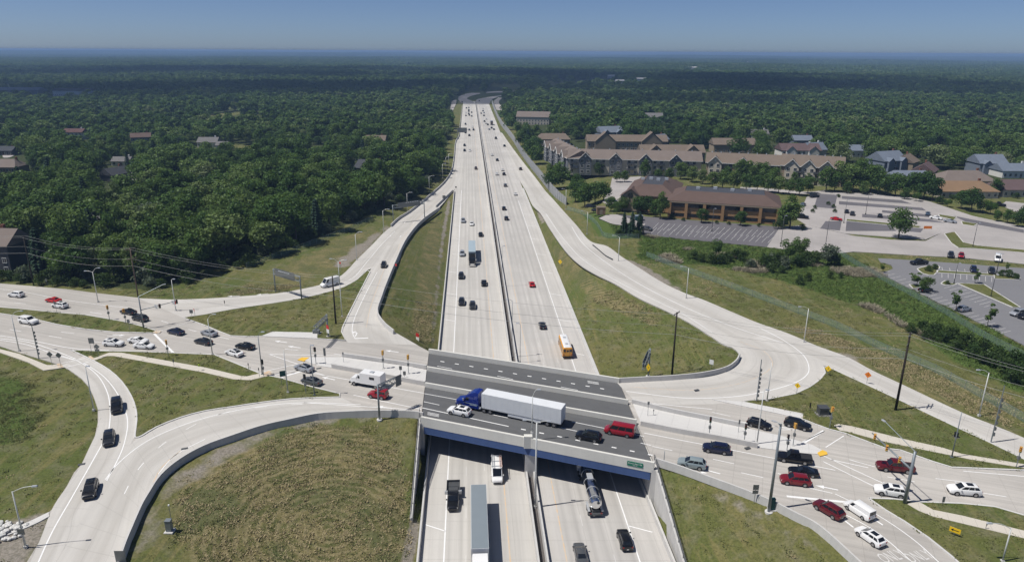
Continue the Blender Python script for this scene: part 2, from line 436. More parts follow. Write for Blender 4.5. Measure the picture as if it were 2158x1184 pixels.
lr1 = strip('local_road', [(944, 246, 949, 246), (945, 237, 953, 237), (949, 228, 957, 228), (951, 219, 961, 219), (953, 211, 962, 211)], FZ, 0.06, 'concrete_lot')
struct(lr1, 'pale side road beside the trees at the far left edge of the freeway')
lr2 = strip('local_road', [(1047, 232, 1072, 236), (1042, 226, 1063, 229), (1040, 218, 1053, 220), (1042, 212, 1052, 213), (1050, 206, 1058, 207)], FZ, 0.06, 'concrete_lot')
struct(lr2, 'pale local road curving down behind the noise wall')

# ================================================================== RAMPS
nw = strip('ramp', [(290, 628, 387, 670), (360, 631, 432, 663), (432, 629, 490, 652), (510, 624, 570, 640), (582, 618, 636, 629), (635, 609, 690, 616), (682, 598, 725, 605), (715, 583, 752, 590),
    (735, 566, 776, 568), (751, 548, 834, 556), (780, 520, 850, 520), (808, 491, 866, 492), (824, 478, 876, 480), (862, 449, 896, 461), (890, 427, 925, 438), (924, 399, 953, 405), (942, 380, 961, 392),
    (952, 360, 964, 372), (957, 330, 967, 332), (961, 300, 971, 303), (967, 288, 972, 290)], zramp, 0.004)
struct(nw, 'pale concrete ramp curving from the freeway towards the street at left')
nw2 = strip('ramp', [(733, 722, 880, 727), (723, 708, 845, 707), (720, 697, 812, 688), (725, 684, 798, 668), (734, 664, 797, 652), (757, 618, 811, 609), (779, 572, 829, 567), (795, 548, 839, 544), (815, 518, 852, 514)], zramp, 0.010)
struct(nw2, 'pale concrete ramp branch ending at the street beside the bridge')
ne = strip('ramp', [(2320, 1052, 2320, 995), (2158, 967, 2158, 922), (2086, 932, 2096, 896), (2012, 898, 2026, 868), (1886, 838, 1898, 808), (1826, 810, 1840, 781), (1752, 776, 1786, 752),
    (1680, 750, 1726, 730), (1600, 737, 1660, 702), (1536, 730, 1600, 681), (1500, 710, 1556, 663), (1456, 682, 1486, 633), (1406, 656, 1440, 616), (1346, 628, 1396, 595), (1296, 598, 1343, 562),
    (1257, 579, 1309, 540), (1221, 557, 1280, 519), (1191, 528, 1244, 508), (1160, 484, 1216, 476), (1140, 451, 1187, 444), (1122, 432, 1164, 418), (1108, 402, 1150, 403), (1092, 375, 1128, 374),
    (1079, 346, 1105, 345), (1060, 302, 1073, 302), (1050, 280, 1058, 280)], zramp, 0.004)
struct(ne, 'pale concrete ramp sweeping from the street at right up to the freeway')
loop = strip('ramp', [(1300, 806, 1340, 848), (1380, 802, 1420, 852), (1440, 799, 1500, 851), (1490, 794, 1560, 847), (1526, 785, 1616, 842), (1544, 774, 1676, 830), (1554, 764, 1714, 810), (1559, 755, 1738, 786), (1556, 744, 1726, 758), (1546, 734, 1672, 734), (1530, 724, 1610, 706)], 0, 0.008, 'concrete_ramp')
sw = strip('ramp', [(722, 838, 792, 874), (672, 838, 732, 876), (612, 841, 672, 880), (552, 848, 612, 892), (492, 857, 552, 906), (432, 866, 492, 926), (380, 880, 432, 948), (330, 900, 380, 977), (286, 925, 340, 1011), (262, 955, 320, 1040), (225, 1012, 300, 1076), (185, 1075, 282, 1118), (150, 1130, 266, 1158), (90, 1230, 232, 1255)], 0, 0.006, raster=False)
struct(sw, 'pale concrete ramp curving from the bridge down to the lower left corner')
sw2 = strip('ramp', [(128, 770, 176, 750), (144, 778, 200, 762), (172, 798, 230, 780), (188, 816, 256, 804), (198, 838, 276, 834), (206, 862, 286, 862), (206, 890, 288, 886), (200, 918, 284, 918), (186, 947, 268, 948), (172, 977, 250, 975), (140, 1025, 224, 1014), (109, 1073, 184, 1077), (82, 1142, 149, 1132), (34, 1245, 88, 1233)], 0, 0.009, raster=False)
struct(sw2, 'pale concrete branch road joining the near left ramp')
struct(loop, 'pale concrete loop road curling round the grass behind the bridge')
# ================================================================== STREET
stW = slab('street', [(-420, 552), (-150, 580), (0, 597), (70, 603), (140, 609), (200, 617), (290, 627), (387, 668), (432, 686), (460, 698), (486, 708), (518, 709), (552, 709), (574, 700), (668, 702), (668, 714), (735, 719), (812, 690), (830, 703), (864, 719), (904, 740),
    (888, 877), (864, 875), (792, 874), (732, 876), (672, 880), (612, 892), (552, 906), (492, 926), (432, 948), (380, 977), (340, 1011), (316, 1047), (300, 1075), (280, 1121), (264, 1161), (235, 1250), (30, 1250), (56, 1184), (80, 1145), (102, 1107),
    (102, 1079), (109, 1073), (124, 1053), (140, 1025), (156, 995), (172, 977), (186, 947), (200, 918), (206, 890), (206, 862), (198, 838), (188, 816), (172, 798), (144, 778), (128, 770), (86, 756), (44, 744), (0, 729), (-150, 697), (-420, 640)], 0, 0.0)
struct(stW, 'wide pale concrete street left of the bridge with several lanes')
stE = slab('street', [(1306, 807), (1345, 838), (1564, 846), (1692, 874), (1690, 884), (1728, 897), (1748, 906), (1780, 914), (1866, 946), (1898, 950), (1966, 974), (2006, 986), (2158, 992), (2320, 998),
    (2320, 1120), (2158, 1086), (2096, 1068), (2026, 1061), (1940, 1058), (1886, 1052), (1830, 1050), (1866, 1075), (1906, 1099), (1956, 1133), (2006, 1173), (2090, 1250), (1930, 1270), (1802, 1188),
    (1728, 1120), (1676, 1091), (1616, 1061), (1556, 1037), (1496, 1015), (1436, 993), (1378, 974)], 0, 0.0)
struct(stE, 'wide pale concrete street right of the bridge at the signals')
ISL, WALKS = [], []
def islet(pts, label, zo=0.10, sub=0, mat='grass_mown', kerb=True, par=None):
    if sub: pts = cr(list(pts) + [pts[0]], sub)[:-1]
    o = slab('traffic_island', pts, 0, zo, mat, raster=False); struct(o, label); ISL.append([(q.x, q.y) for q in (P(a[0], a[1]) for a in pts)])
    if kerb:
        w = [P(a[0], a[1], 0) for a in pts]; w.append(w[0])
        wall_w('kerb', w, zo + 0.06, 0.3, 'concrete_new', parent=o, base=-0.1)
    return o
# grass material is used by the islands and the ground sheet
def grassmat(name, zones):
    b = NB(name); o = b.n('ShaderNodeTexCoord').outputs['Object']
    big = b.noise(o, 0.035, 5, 0.62, 0.6); mid = b.noise(o, 0.28, 5, 0.65, 0.4); fine = b.noise(o, 2.4, 4, 0.7); tiny = b.noise(o, 8.0, 2)
    mow = b.noise(b.mapping(o, (0.55, 0.05, 1), (0, 0, R(12))), 1.0, 4, 0.6, 1.2)
    green, olive, tan, dry = (0.088, 0.120, 0.030), (0.142, 0.142, 0.048), (0.250, 0.205, 0.092), (0.220, 0.198, 0.135)
    c = b.mix(b.ramp(big, [(0.36, 0), (0.62, 1)]), green, olive)
    c = b.mix(b.math('MULTIPLY', b.ramp(mid, [(0.48, 0), (0.70, 1)]), 0.6), c, dry)
    c = b.mix(b.math('MULTIPLY', b.ramp(mow, [(0.5, 0), (0.68, 1)]), 0.5), c, tan)
    if zones:
        at = b.n('ShaderNodeAttribute', attribute_name='zone'); s = b.n('ShaderNodeSeparateColor'); b.l(at.outputs['Color'], s.inputs[0])
        wob = b.math('MULTIPLY', b.math('SUBTRACT', b.noise(o, 0.22, 4, 0.6), 0.5), 1.1)
        def zf(k):
            x = b.math('ADD', s.outputs[k], b.math('MULTIPLY', wob, b.math('GREATER_THAN', s.outputs[k], 0.01)))
            return b.ramp(x, [(0.32, 0), (0.62, 1)])
        lush = b.mix(mid, (0.058, 0.118, 0.018), (0.085, 0.125, 0.028)); lush = b.mix(b.ramp(fine, [(0.45, 0), (0.8, 1)]), lush, (0.105, 0.125, 0.045))
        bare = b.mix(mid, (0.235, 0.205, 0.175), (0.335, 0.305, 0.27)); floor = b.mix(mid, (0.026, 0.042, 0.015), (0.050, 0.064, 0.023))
        hay = b.mix(mow, (0.175, 0.155, 0.065), (0.275, 0.225, 0.115)); hay = b.mix(b.ramp(mid, [(0.4, 0), (0.6, 1)]), hay, (0.095, 0.105, 0.036))
        rg_ = b.n('ShaderNodeTexWave', wave_type='RINGS', rings_direction='Z', i_Scale=.22, i_Distortion=3.2, i_Detail=4.0); mp_ = b.n('ShaderNodeMapping'); mp_.inputs['Location'].default_value = (28, -92, 0); b.l(o, mp_.inputs[0]); b.l(mp_.outputs[0], rg_.inputs[0]); b.t.nodes.active = rg_; rg_.inputs['Detail Scale'].default_value = 2.5
        hay = b.mix(b.math('MULTIPLY', b.ramp(rg_.outputs['Fac'], [(.45, 0), (.8, 1)]), .6), hay, (0.30, 0.25, 0.14)); hay = b.mix(b.math('MULTIPLY', b.ramp(b.noise(o, .09, 3), [(.5, 0), (.62, 1)]), .7), hay, (0.09, 0.11, 0.045))
        al = b.n('ShaderNodeAttribute', attribute_name='hay')
        c = b.mix(b.ramp(b.math('ADD', al.outputs['Fac'], b.math('MULTIPLY', wob, b.math('GREATER_THAN', al.outputs['Fac'], 0.01))), [(0.3, 0), (0.7, 1)]), c, hay)
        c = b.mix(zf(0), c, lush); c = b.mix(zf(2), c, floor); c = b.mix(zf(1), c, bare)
    c = b.mix(b.math('MULTIPLY', b.ramp(fine, [(0.35, 1), (0.6, 0)]), 0.5), c, (0.028, 0.036, 0.012))
    c = b.mix(b.math('MULTIPLY', b.ramp(tiny, [(0.5, 0), (0.75, 1)]), 0.35), c, (0.20, 0.18, 0.10))
    b.bsdf(c, 0.95, bump=b.math('ADD', fine, b.math('MULTIPLY', mid, 1.5)), bstr=0.55, bdist=0.25, spec=0.1)
grassmat('grass_mown', False); grassmat('ground', True)
i1 = islet([(-420, 612), (-150, 633), (0, 648), (40, 651), (120, 659), (180, 664), (260, 678), (300, 688), (328, 697), (332, 700), (320, 702), (240, 700), (180, 694), (120, 684), (60, 670), (0, 661), (-150, 642), (-420, 616)], 'long grass median island narrowing to a yellow nose at left')
i2 = islet([(774, 570), (780, 573), (757, 618), (734, 664), (722, 690), (720, 700), (728, 717), (668, 714), (668, 702), (574, 700), (552, 709), (518, 709), (486, 708), (460, 698), (432, 686), (387, 670)] + cr([(432, 663), (490, 652), (570, 640), (636, 629), (690, 616), (725, 605), (752, 590)], 2), 'grass triangle between the two ramp branches and the street')
i3 = islet([(150, 738), (200, 740), (280, 741), (360, 744), (432, 747), (452, 748), (492, 764), (552, 789), (592, 797), (652, 814), (716, 830), (716, 837)] + cr([(672, 838), (612, 841), (552, 848), (492, 857), (432, 866), (380, 880), (330, 900), (300, 918), (288, 922), (284, 918), (288, 886), (286, 862), (276, 834), (256, 804), (230, 780), (200, 762), (176, 750)], 2), 'large grass island with a pale footpath between street and curved ramp')
i4 = islet([(1700, 752)] + [(1752, 777), (1826, 811), (1886, 839), (2012, 899), (2086, 933), (2158, 968), (2320, 1052), (2320, 1000), (2158, 991), (2006, 985), (1966, 973), (1898, 949), (1866, 945), (1780, 913), (1748, 905), (1726, 897), (1690, 883), (1692, 873), (1564, 847), (1616, 842), (1676, 830), (1706, 816), (1728, 800), (1739, 786), (1735, 773)][1:], 'grass triangle between the loop, the street and the right ramp') if False else \
     islet([(1735, 773), (1752, 777), (1826, 811), (1886, 839), (2012, 899), (2086, 933), (2158, 968), (2320, 1053), (2320, 999), (2158, 991), (2006, 985), (1966, 973), (1898, 949), (1866, 945), (1780, 913), (1748, 905), (1726, 897), (1690, 883), (1692, 873), (1564, 847), (1616, 842), (1676, 830), (1706, 816), (1728, 800), (1739, 786)], 'grass triangle between the loop, the street and the right ramp')
i5 = islet([(1830, 1050), (1886, 1052), (1940, 1058), (2026, 1061), (2096, 1068), (2158, 1086), (2320, 1120), (2320, 1330), (2090, 1250), (2006, 1173), (1956, 1133), (1906, 1099), (1866, 1075)], 'grass corner between the street and the ramp at lower right')
# footpaths, aprons, median walks
def walk(pts, label, mat='concrete_walk', zo=0.155):
    WALKS.append([(q.x, q.y) for q in (P(a[0], a[1]) for a in pts)]); return struct(slab('footpath', pts, 0, zo, mat, raster=False, thick=0.2), label)
walk([(186, 752), (200, 755), (230, 744), (256, 744), (432, 775), (508, 793), (520, 794), (550, 787), (570, 781), (578, 788), (560, 794), (528, 802), (492, 800), (432, 786), (240, 751), (226, 751), (200, 760), (193, 758)], 'pale footpath winding across the large grass island')
wl_ = walk([(-300, 676), (0, 736), (40, 746), (80, 762), (100, 770), (128, 768), (136, 775), (92, 781), (60, 764), (0, 743), (-300, 681)], 'pale footpath along the far left kerb', zo=0.11)
walk([(1757, 897), (1766, 894), (1800, 900), (1896, 924), (1986, 944), (2026, 957), (2158, 979), (2320, 1004), (2320, 1012), (2158, 987), (2046, 969), (1934, 946), (1866, 932), (1784, 910), (1770, 908)], 'pale footpath along the kerb right of the bridge')
walk([(1925, 1056), (1940, 1060), (1966, 1075), (2026, 1087), (2158, 1119), (2320, 1160), (2320, 1178), (2158, 1135), (2066, 1113), (1966, 1089), (1936, 1077), (1912, 1063)], 'pale footpath across the lower right grass corner')
struct(slab('concrete_apron', [(552, 709), (574, 700), (668, 702), (668, 714)], 0, 0.155, 'concrete_new', raster=False), 'bright concrete apron at the edge of the left grass triangle')
struct(slab('concrete_apron', [(1500, 842), (1564, 847), (1692, 874), (1690, 884), (1640, 872), (1540, 851)], 0, 0.155, 'concrete_new', raster=False), 'bright concrete wedge between street and loop road')
def median(pts, label): return struct(slab('median_walk', pts, 0, 0.12, 'concrete_new', raster=False), label)
mw = median([(633, 757), (640, 753), (722, 753), (864, 773), (899, 780), (896, 812), (864, 806), (712, 777), (670, 771)], 'bright concrete median walk left of the bridge')
me_ = median([(1334, 851), (1416, 871), (1496, 887), (1576, 903), (1650, 920), (1712, 938), (1740, 953), (1735, 958), (1690, 955), (1596, 943), (1516, 927), (1436, 913), (1352, 896)], 'bright concrete median walk right of the bridge')
slab('nose_paint', [(627, 759), (636, 754), (652, 754), (641, 762)], 0, 0.16, 'nose_yellow', parent=mw, raster=False, thick=.1)
slab('nose_paint', [(1722, 955), (1733, 949), (1742, 953), (1744, 958), (1728, 962)], 0, 0.16, 'nose_yellow', parent=me_, raster=False, thick=.1)
slab('nose_paint', [(321, 702), (330, 696), (340, 699), (336, 703)], 0, 0.165, 'paint_yellow', parent=i1, raster=False, thick=.1)
for q in ([(186, 752), (192, 751), (199, 757), (193, 759)], [(120, 768), (128, 767), (134, 775), (124, 776)], [(553, 788), (566, 782), (576, 788), (560, 795)]):
    slab('tactile_pad', q, 0, 0.175, 'paint_yellow', parent=i3, raster=False, thick=.06)

# ================================================================== PARKING LOTS, DRIVES
lotA = slab('parking_lot', [(1262, 460), (1300, 452), (1340, 455), (1430, 462), (1644, 478), (1620, 521), (1480, 508), (1354, 495), (1352, 480), (1290, 472)], 0, 0.0, 'asphalt_worn'); struct(lotA, 'worn grey parking lot in front of the brown roofed office')
lotB = slab('parking_lot', [(1644, 478), (1700, 474), (1768, 490), (1800, 497), (1880, 505), (1950, 508), (1985, 490), (2010, 485), (2158, 500), (2320, 515), (2320, 575), (2158, 556), (2050, 545), (1990, 541), (1930, 538), (1800, 530), (1775, 533), (1700, 530), (1616, 521)], 0, 0.004, 'concrete_lot'); struct(lotB, 'pale concrete driveway in front of the large parking lot')
lotC = slab('parking_lot', [(1680, 462), (1700, 415), (1735, 403), (1900, 412), (1960, 425), (2050, 455), (2158, 478), (2320, 500), (2320, 515), (2158, 500), (2010, 485), (1985, 490), (1950, 505), (1780, 492), (1765, 488), (1700, 474)], 0, 0.0, 'concrete_lot'); struct(lotC, 'large pale parking lot with dark stall rows')
for k, q in enumerate(([(1774, 413), (1900, 422), (1922, 430), (1774, 419)], [(1768, 424), (1943, 438), (1952, 444), (1768, 431)], [(1859, 443), (1955, 452), (1966, 459), (1859, 448)], [(1817, 451), (1960, 462), (1994, 470), (1817, 458)],
      [(1784, 466), (1876, 474), (1890, 487), (1782, 487)], [(1740, 466), (1774, 466), (1770, 486), (1728, 482)], [(1724, 408), (1765, 411), (1758, 440), (1716, 436)], [(1900, 478), (1946, 482), (1940, 490), (1900, 487)], [(2010, 455), (2158, 484), (2158, 491), (2040, 470)])):
    slab('stall_row', q, 0, 0.012, 'asphalt_worn', parent=lotC, raster=False, thick=.02)
lotD = slab('parking_lot', cr([(1850, 544), (1938, 549), (2130, 563), (2330, 578)], 2) + [(2330, 815), (2106, 700), (2016, 656), (1926, 612), (1850, 573), (1870, 571), (1882, 566), (1878, 558), (1855, 552)], 0, 0.0, 'asphalt_new'); struct(lotD, 'smooth grey parking lot with white stalls and planted islands')
lotE = slab('parking_lot', [(2120, 424), (2260, 440), (2300, 480), (2150, 452), (2110, 432)], 0, 0, 'concrete_lot'); struct(lotE, 'small pale parking lot by the houses at the right edge')
lotF = slab('parking_lot', [(1290, 375), (1352, 372), (1340, 388), (1322, 405), (1300, 428), (1282, 432), (1270, 425), (1285, 400)], 0, 0, 'concrete_lot'); struct(lotF, 'pale drive between apartments and office')
lotG = slab('gravel_yard', [(1262, 460), (1290, 472), (1352, 480), (1360, 472), (1330, 462), (1300, 452), (1280, 452)], 0, 0.008, 'concrete_lot', raster=False); struct(lotG, 'pale gravel yard by the fence')
road_apt = strip('lane_road', [(1560, 394, 1560, 400), (1620, 397, 1620, 403), (1700, 404, 1700, 409), (1740, 400, 1745, 404)], 0, 0.004, 'concrete_lot'); struct(road_apt, 'narrow pale lane behind the office')
# stall lines
def stalls(par, a, b, n, depth, zoff=0.02):
    """n parallel stall lines from the px line a->b, each running along depth px vector"""
    for k in range(n):
        t = k / (n - 1); x, y = a[0] + (b[0] - a[0]) * t, a[1] + (b[1] - a[1]) * t
        v, f = line_w([P(x, y), P(x + depth[0], y + depth[1])], 0.11, zoff); link('stall_line', mesh('stall_line', v, f, ['paint_worn']), par)
stalls(lotA, (1388, 470), (1632, 487), 22, (-14, 14)); stalls(lotA, (1372, 492), (1618, 512), 20, (12, -12))
stalls(lotD, (1876, 571), (2130, 697), 24, (-22, 5)); stalls(lotD, (2016, 600), (2100, 640), 9, (-26, 7)); stalls(lotD, (1985, 575), (2090, 584), 9, (0, 10)); stalls(lotD, (1985, 563), (2128, 575), 10, (2, 9))
def pisland(par, pts, zo=0.12, mat='grass_mown'):
    o = slab('planting_bed', pts, 0, zo, mat, parent=par, raster=False)
    w = [P(a[0], a[1], 0) for a in pts]; w.append(w[0]); wall_w('kerb', w, zo + 0.05, 0.3, 'concrete_new', parent=par, base=-0.05)
pisland(lotD, cr([(1933, 567), (1950, 562), (1978, 561), (1978, 568), (1968, 580), (1945, 577), (1933, 567)], 2)[:-1])
pisland(lotD, [(1975, 570), (2094, 578), (2094, 582), (1972, 575)]); pisland(lotD, cr([(1983, 598), (1992, 592), (2004, 597), (2016, 598), (2010, 601), (1992, 601), (1983, 598)], 2)[:-1])
pisland(lotD, [(2016, 597), (2074, 600), (2150, 648), (2134, 648)]); pisland(lotD, [(2094, 578), (2150, 585), (2148, 590), (2096, 588)])
pisland(lotD, [(1916, 600), (1936, 600), (1940, 606), (1924, 608)]); pisland(lotC, [(1784, 462), (1940, 477), (1936, 481), (1783, 466)]); pisland(lotC, [(1978, 452), (2016, 458), (2010, 464), (1980, 457)]); pisland(lotC, [(2026, 467), (2060, 472), (2052, 477), (2028, 473)])
pisland(lotB, [(1990, 493), (2012, 489), (2030, 511), (2060, 518), (2158, 527), (2320, 545), (2320, 551), (2158, 533), (2050, 524), (2020, 523), (2004, 512)])
def pbush(): pass

# ================================================================== TERRAIN (one sheet to the horizon)
gx = np.unique(np.round(np.concatenate([-np.geomspace(1, 60, 46)[::-1] * 232, np.arange(-231, -42, 1.7), np.arange(-42, 44, 0.6), np.arange(44, 300, 1.7), 300 * np.geomspace(1.02, 46, 44)]), 3))
gy = np.unique(np.round(np.concatenate([[-2500, -1500, -900, -500, -250, -120, -40, 0, 30, 50], np.arange(58, 262, 1.3), np.arange(262, 480, 2.6), 480 * np.geomspace(1.02, 33, 64)]), 3))
GX, GY = np.meshgrid(gx, gy)
def vnoise(x, y, s, seed=0):
    """smooth value noise"""
    rs = np.random.default_rng(seed); T = rs.random((64, 64)); u, v = x / s, y / s
    i, j = np.floor(u).astype(int), np.floor(v).astype(int); a, b = u - i, v - j
    a, b = a * a * (3 - 2 * a), b * b * (3 - 2 * b); g = lambda p, q: T[p % 64, q % 64]
    return (g(i, j) * (1 - a) + g(i + 1, j) * a) * (1 - b) + (g(i, j + 1) * (1 - a) + g(i + 1, j + 1) * a) * b
def base_far(x, y):
    s = lambda a, b, t: np.clip((t - a) / (b - a), 0, 1) ** 2 * (3 - 2 * np.clip((t - a) / (b - a), 0, 1))
    d = np.hypot(x, y)
    z = -5.0 * s(330, 560, y) * (1 - s(30, 70, x) * (1 - s(480, 700, y)))
    z = z + s(900, 3000, d) * ((vnoise(x, y, 900, 3) - .5) * 16) + s(3500, 9000, d) * ((vnoise(x, y, 2600, 5) - .4) * 34) + s(9000, 15000, d) * (11 + 8 * (x < 0) * s(0, 6000, -x))
    return z
GZ = base_far(GX, GY); MASK = np.zeros(GX.shape, bool); ZM = np.zeros(GX.shape)
def inpoly(poly, X, Y):
    inside = np.zeros(X.shape, bool); n = len(poly)
    for i in range(n):
        x1, y1 = poly[i][0], poly[i][1]; x2, y2 = poly[(i + 1) % n][0], poly[(i + 1) % n][1]
        if y1 == y2: continue
        c = ((y1 > Y) != (y2 > Y)) & (X < (x2 - x1) * (Y - y1) / (y2 - y1) + x1); inside ^= c
    return inside
def sub(xs, ys):
    i0, i1 = np.searchsorted(gx, min(xs)), np.searchsorted(gx, max(xs), 'right'); j0, j1 = np.searchsorted(gy, min(ys)), np.searchsorted(gy, max(ys), 'right')
    return slice(j0, j1), slice(i0, i1)
for rec in RASTER:
    if rec[0] == 'poly':
        w = rec[1]; sl = sub([p.x for p in w], [p.y for p in w]); k = inpoly([(p.x, p.y) for p in w], GX[sl], GY[sl])
        MASK[sl] |= k; ZM[sl] = np.where(k, w[0].z, ZM[sl])
    else:
        L, Rr = rec[1], rec[2]
        for i in range(len(L) - 1):
            q = [L[i], Rr[i], Rr[i + 1], L[i + 1]]; sl = sub([p.x for p in q], [p.y for p in q]); k = inpoly(q, GX[sl], GY[sl])
            MASK[sl] |= k; ZM[sl] = np.where(k, min(p.z for p in q), ZM[sl])
band = (GX > fx(-18.9, GY)) & (GX < fx(20.9, GY)) & (GY < 1125) & (GY > -60)
MASK |= band; ZM = np.where(band, FZ, ZM)
ROADMASK = MASK.copy(); gapn = lambda x, y: (vnoise(x, y, 46, 31) + .45 * vnoise(x, y, 17, 32) > .42) | (y < 380) | ((x > -130) & (x < 0) & (y < 620))
# wing walls: the soil stands level with their tops
WING = [(-17.6, 121.0, -16.3, 97.5, 0.0, -6.3, -1), (24.5, 105.2, 25.7, 84.0, 0.0, -5.6, 1), (-19.6, 150.5, -19.7, 158.0, -0.3, -4.5, -1), (23.1, 135.4, 21.6, 143.0, -0.3, -5.2, 1)]
for x0, y0, x1, y1, z0, z1, sd_ in WING:
    lo, hi = min(y0, y1), max(y0, y1); j = (GY >= lo) & (GY <= hi); t = np.clip((GY - y0) / (y1 - y0), 0, 1)
    xw = x0 + (x1 - x0) * t; k = j & ((GX < xw - 0.1) & (GX > xw - 1.9) if sd_ < 0 else (GX > xw + 0.1) & (GX < xw + 1.9)) & ~band
    MASK |= k; ZM = np.where(k, z0 + (z1 - z0) * t, ZM)
    k2 = j & ((GX >= xw - 0.1) if sd_ < 0 else (GX <= xw + 0.1)) & ~band & (np.abs(GX - xw) < 4)
    MASK |= k2; ZM = np.where(k2, FZ, ZM)
near = (GX > -229) & (GX < 299) & (GY > 52) & (GY < 1900)
for j in range(len(gy)):
    if not (52 < gy[j] < 1900): continue
    row = MASK[j]; idx = np.where(row)[0]
    if len(idx) == 0: continue
    xs = gx[idx]; zs = ZM[j, idx]
    fl = base_far(gx, np.full(len(gx), gy[j])); zi = np.interp(gx, xs, zs)
    left, right = gx < xs[0], gx > xs[-1]
    tl = np.clip((xs[0] - gx) / 45, 0, 1); zi = np.where(left, zs[0] * (1 - tl) + fl * tl, zi)
    tr = np.clip((gx - xs[-1]) / 45, 0, 1); zi = np.where(right, zs[-1] * (1 - tr) + fl * tr, zi)
    GZ[j] = zi
Zs = np.where(MASK, ZM, GZ)
for it in range(90):
    A = Zs.copy(); A[1:-1, 1:-1] = 0.25 * (Zs[2:, 1:-1] + Zs[:-2, 1:-1] + Zs[1:-1, 2:] + Zs[1:-1, :-2])
    Zs = np.where(MASK | ~near, Zs, A)
GZ = Zs
SURF = GZ.copy()
rg = ROADMASK.copy()
GZ = np.where(rg, GZ - 0.28, GZ - 0.05)
gr = ~rg & near; GZ = np.where(gr, GZ + (vnoise(GX, GY, 3.1, 9) - 0.5) * 0.16 * np.clip((GY < 400) * 1.0, 0, 1) - 0.04, GZ)
def gz(x, y):
    """ground height at a place"""
    i = int(np.clip(np.searchsorted(gx, x) - 1, 0, len(gx) - 2)); j = int(np.clip(np.searchsorted(gy, y) - 1, 0, len(gy) - 2))
    a = (x - gx[i]) / (gx[i + 1] - gx[i]); b = (y - gy[j]) / (gy[j + 1] - gy[j]); Z = SURF
    return float((Z[j, i] * (1 - a) + Z[j, i + 1] * a) * (1 - b) + (Z[j + 1, i] * (1 - a) + Z[j + 1, i + 1] * a) * b) - 0.05
def G(px, py):
    """photo pixel -> point on the ground"""
    z = 0.0; p = P(px, py, z)
    for _ in range(30):
        z = 0.5 * z + 0.5 * gz(p.x, p.y); p = P(px, py, z)
    return p
zone = np.zeros(GX.shape + (4,), np.float32); zone[..., 3] = 1; hay = np.zeros(GX.shape, np.float32)
def paint(px, ch, val=1.0, world=False):
    w = [(q[0], q[1]) for q in px] if world else [(lambda v: (v.x, v.y))(G(*q)) for q in px]
    sl = sub([q[0] for q in w], [q[1] for q in w]); k = inpoly(w, GX[sl], GY[sl])
    if ch == 'hay': hay[sl] = np.where(k, val, hay[sl])
    else: zone[sl + (slice(ch, ch + 1),)] = np.where(k[..., None], val, zone[sl + (slice(ch, ch + 1),)])
# woodland floor, lush wet ground, gravel shoulders, long dry grass
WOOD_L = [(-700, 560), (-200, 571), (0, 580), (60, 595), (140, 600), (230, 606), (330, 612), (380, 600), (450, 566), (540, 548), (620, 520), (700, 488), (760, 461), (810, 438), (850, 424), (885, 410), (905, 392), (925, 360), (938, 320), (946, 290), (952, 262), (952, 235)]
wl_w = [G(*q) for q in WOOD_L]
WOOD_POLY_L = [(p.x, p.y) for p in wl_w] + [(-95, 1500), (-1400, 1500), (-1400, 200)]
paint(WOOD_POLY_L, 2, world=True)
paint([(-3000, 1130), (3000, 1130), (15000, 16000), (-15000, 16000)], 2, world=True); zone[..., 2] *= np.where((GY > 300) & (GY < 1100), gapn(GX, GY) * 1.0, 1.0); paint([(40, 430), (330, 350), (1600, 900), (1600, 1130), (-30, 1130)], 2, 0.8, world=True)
paint([(1350, 497), (1420, 503), (1620, 522), (1700, 532), (1780, 536), (1850, 580), (1926, 618), (2016, 662), (2158, 735), (2320, 820), (2320, 905), (2158, 830), (2030, 770), (1930, 705), (1850, 660), (1760, 628), (1640, 590), (1500, 560), (1400, 555), (1345, 545)], 0)
paint([(1270, 440), (1300, 470), (1350, 480), (1354, 500), (1300, 505), (1262, 500), (1240, 468), (1225, 452)], 0, 0.75)
paint([(0, 790), (60, 800), (75, 850), (40, 900), (0, 915), (-200, 900), (-200, 760)], 0, 0.7); paint([(-200, 905), (60, 880), (100, 860), (50, 925), (0, 940)], 0, .8)
for q in ([(732, 566), (808, 491), (824, 478), (815, 474), (795, 488), (700, 560)], [(0, 1110), (60, 1092), (102, 1082), (100, 1110), (56, 1184), (20, 1250), (-60, 1250), (-60, 1130)], [(432, 960), (360, 1014), (320, 1068), (274, 1180), (300, 1184), (350, 1075), (390, 1020), (470, 968), (600, 905), (720, 885), (800, 880), (800, 872), (672, 882), (552, 910)],
          [(1380, 990), (1500, 1030), (1650, 1100), (1800, 1200), (1820, 1230), (1640, 1110), (1500, 1045)], [(1300, 540), (1345, 566), (1400, 602), (1440, 617), (1420, 600), (1350, 556)], [(928, 560), (940, 480), (950, 420), (944, 420), (930, 500), (908, 720), (914, 725)], [(870, 1090), (884, 1090), (875, 1200), (840, 1200)], [(1420, 625), (1520, 650), (1560, 660), (1580, 672), (1530, 655)],
          [(1640, 700), (1726, 728), (1800, 752), (1818, 768), (1780, 760)], [(1130, 445), (1140, 445), (1150, 470), (1141, 470)]):
    paint(q, 1)
paint([(380, 1000), (470, 960), (640, 900), (760, 900), (840, 960), (860, 1060), (850, 1200), (420, 1200), (360, 1120)], 'hay'); paint([(905, 470), (930, 460), (925, 600), (900, 740), (860, 700), (880, 560)], 'hay', .6)
paint([(1150, 480), (1170, 520), (1260, 600), (1400, 668), (1380, 690), (1250, 640), (1180, 560)], 'hay', 0.7); paint([(1560, 690), (1700, 740), (1850, 800), (2000, 870), (2158, 940), (2158, 850), (1900, 760), (1700, 690)], 'hay', .5); paint([(430, 640), (600, 560), (720, 500), (800, 470), (760, 540), (640, 600)], 'hay', .6)
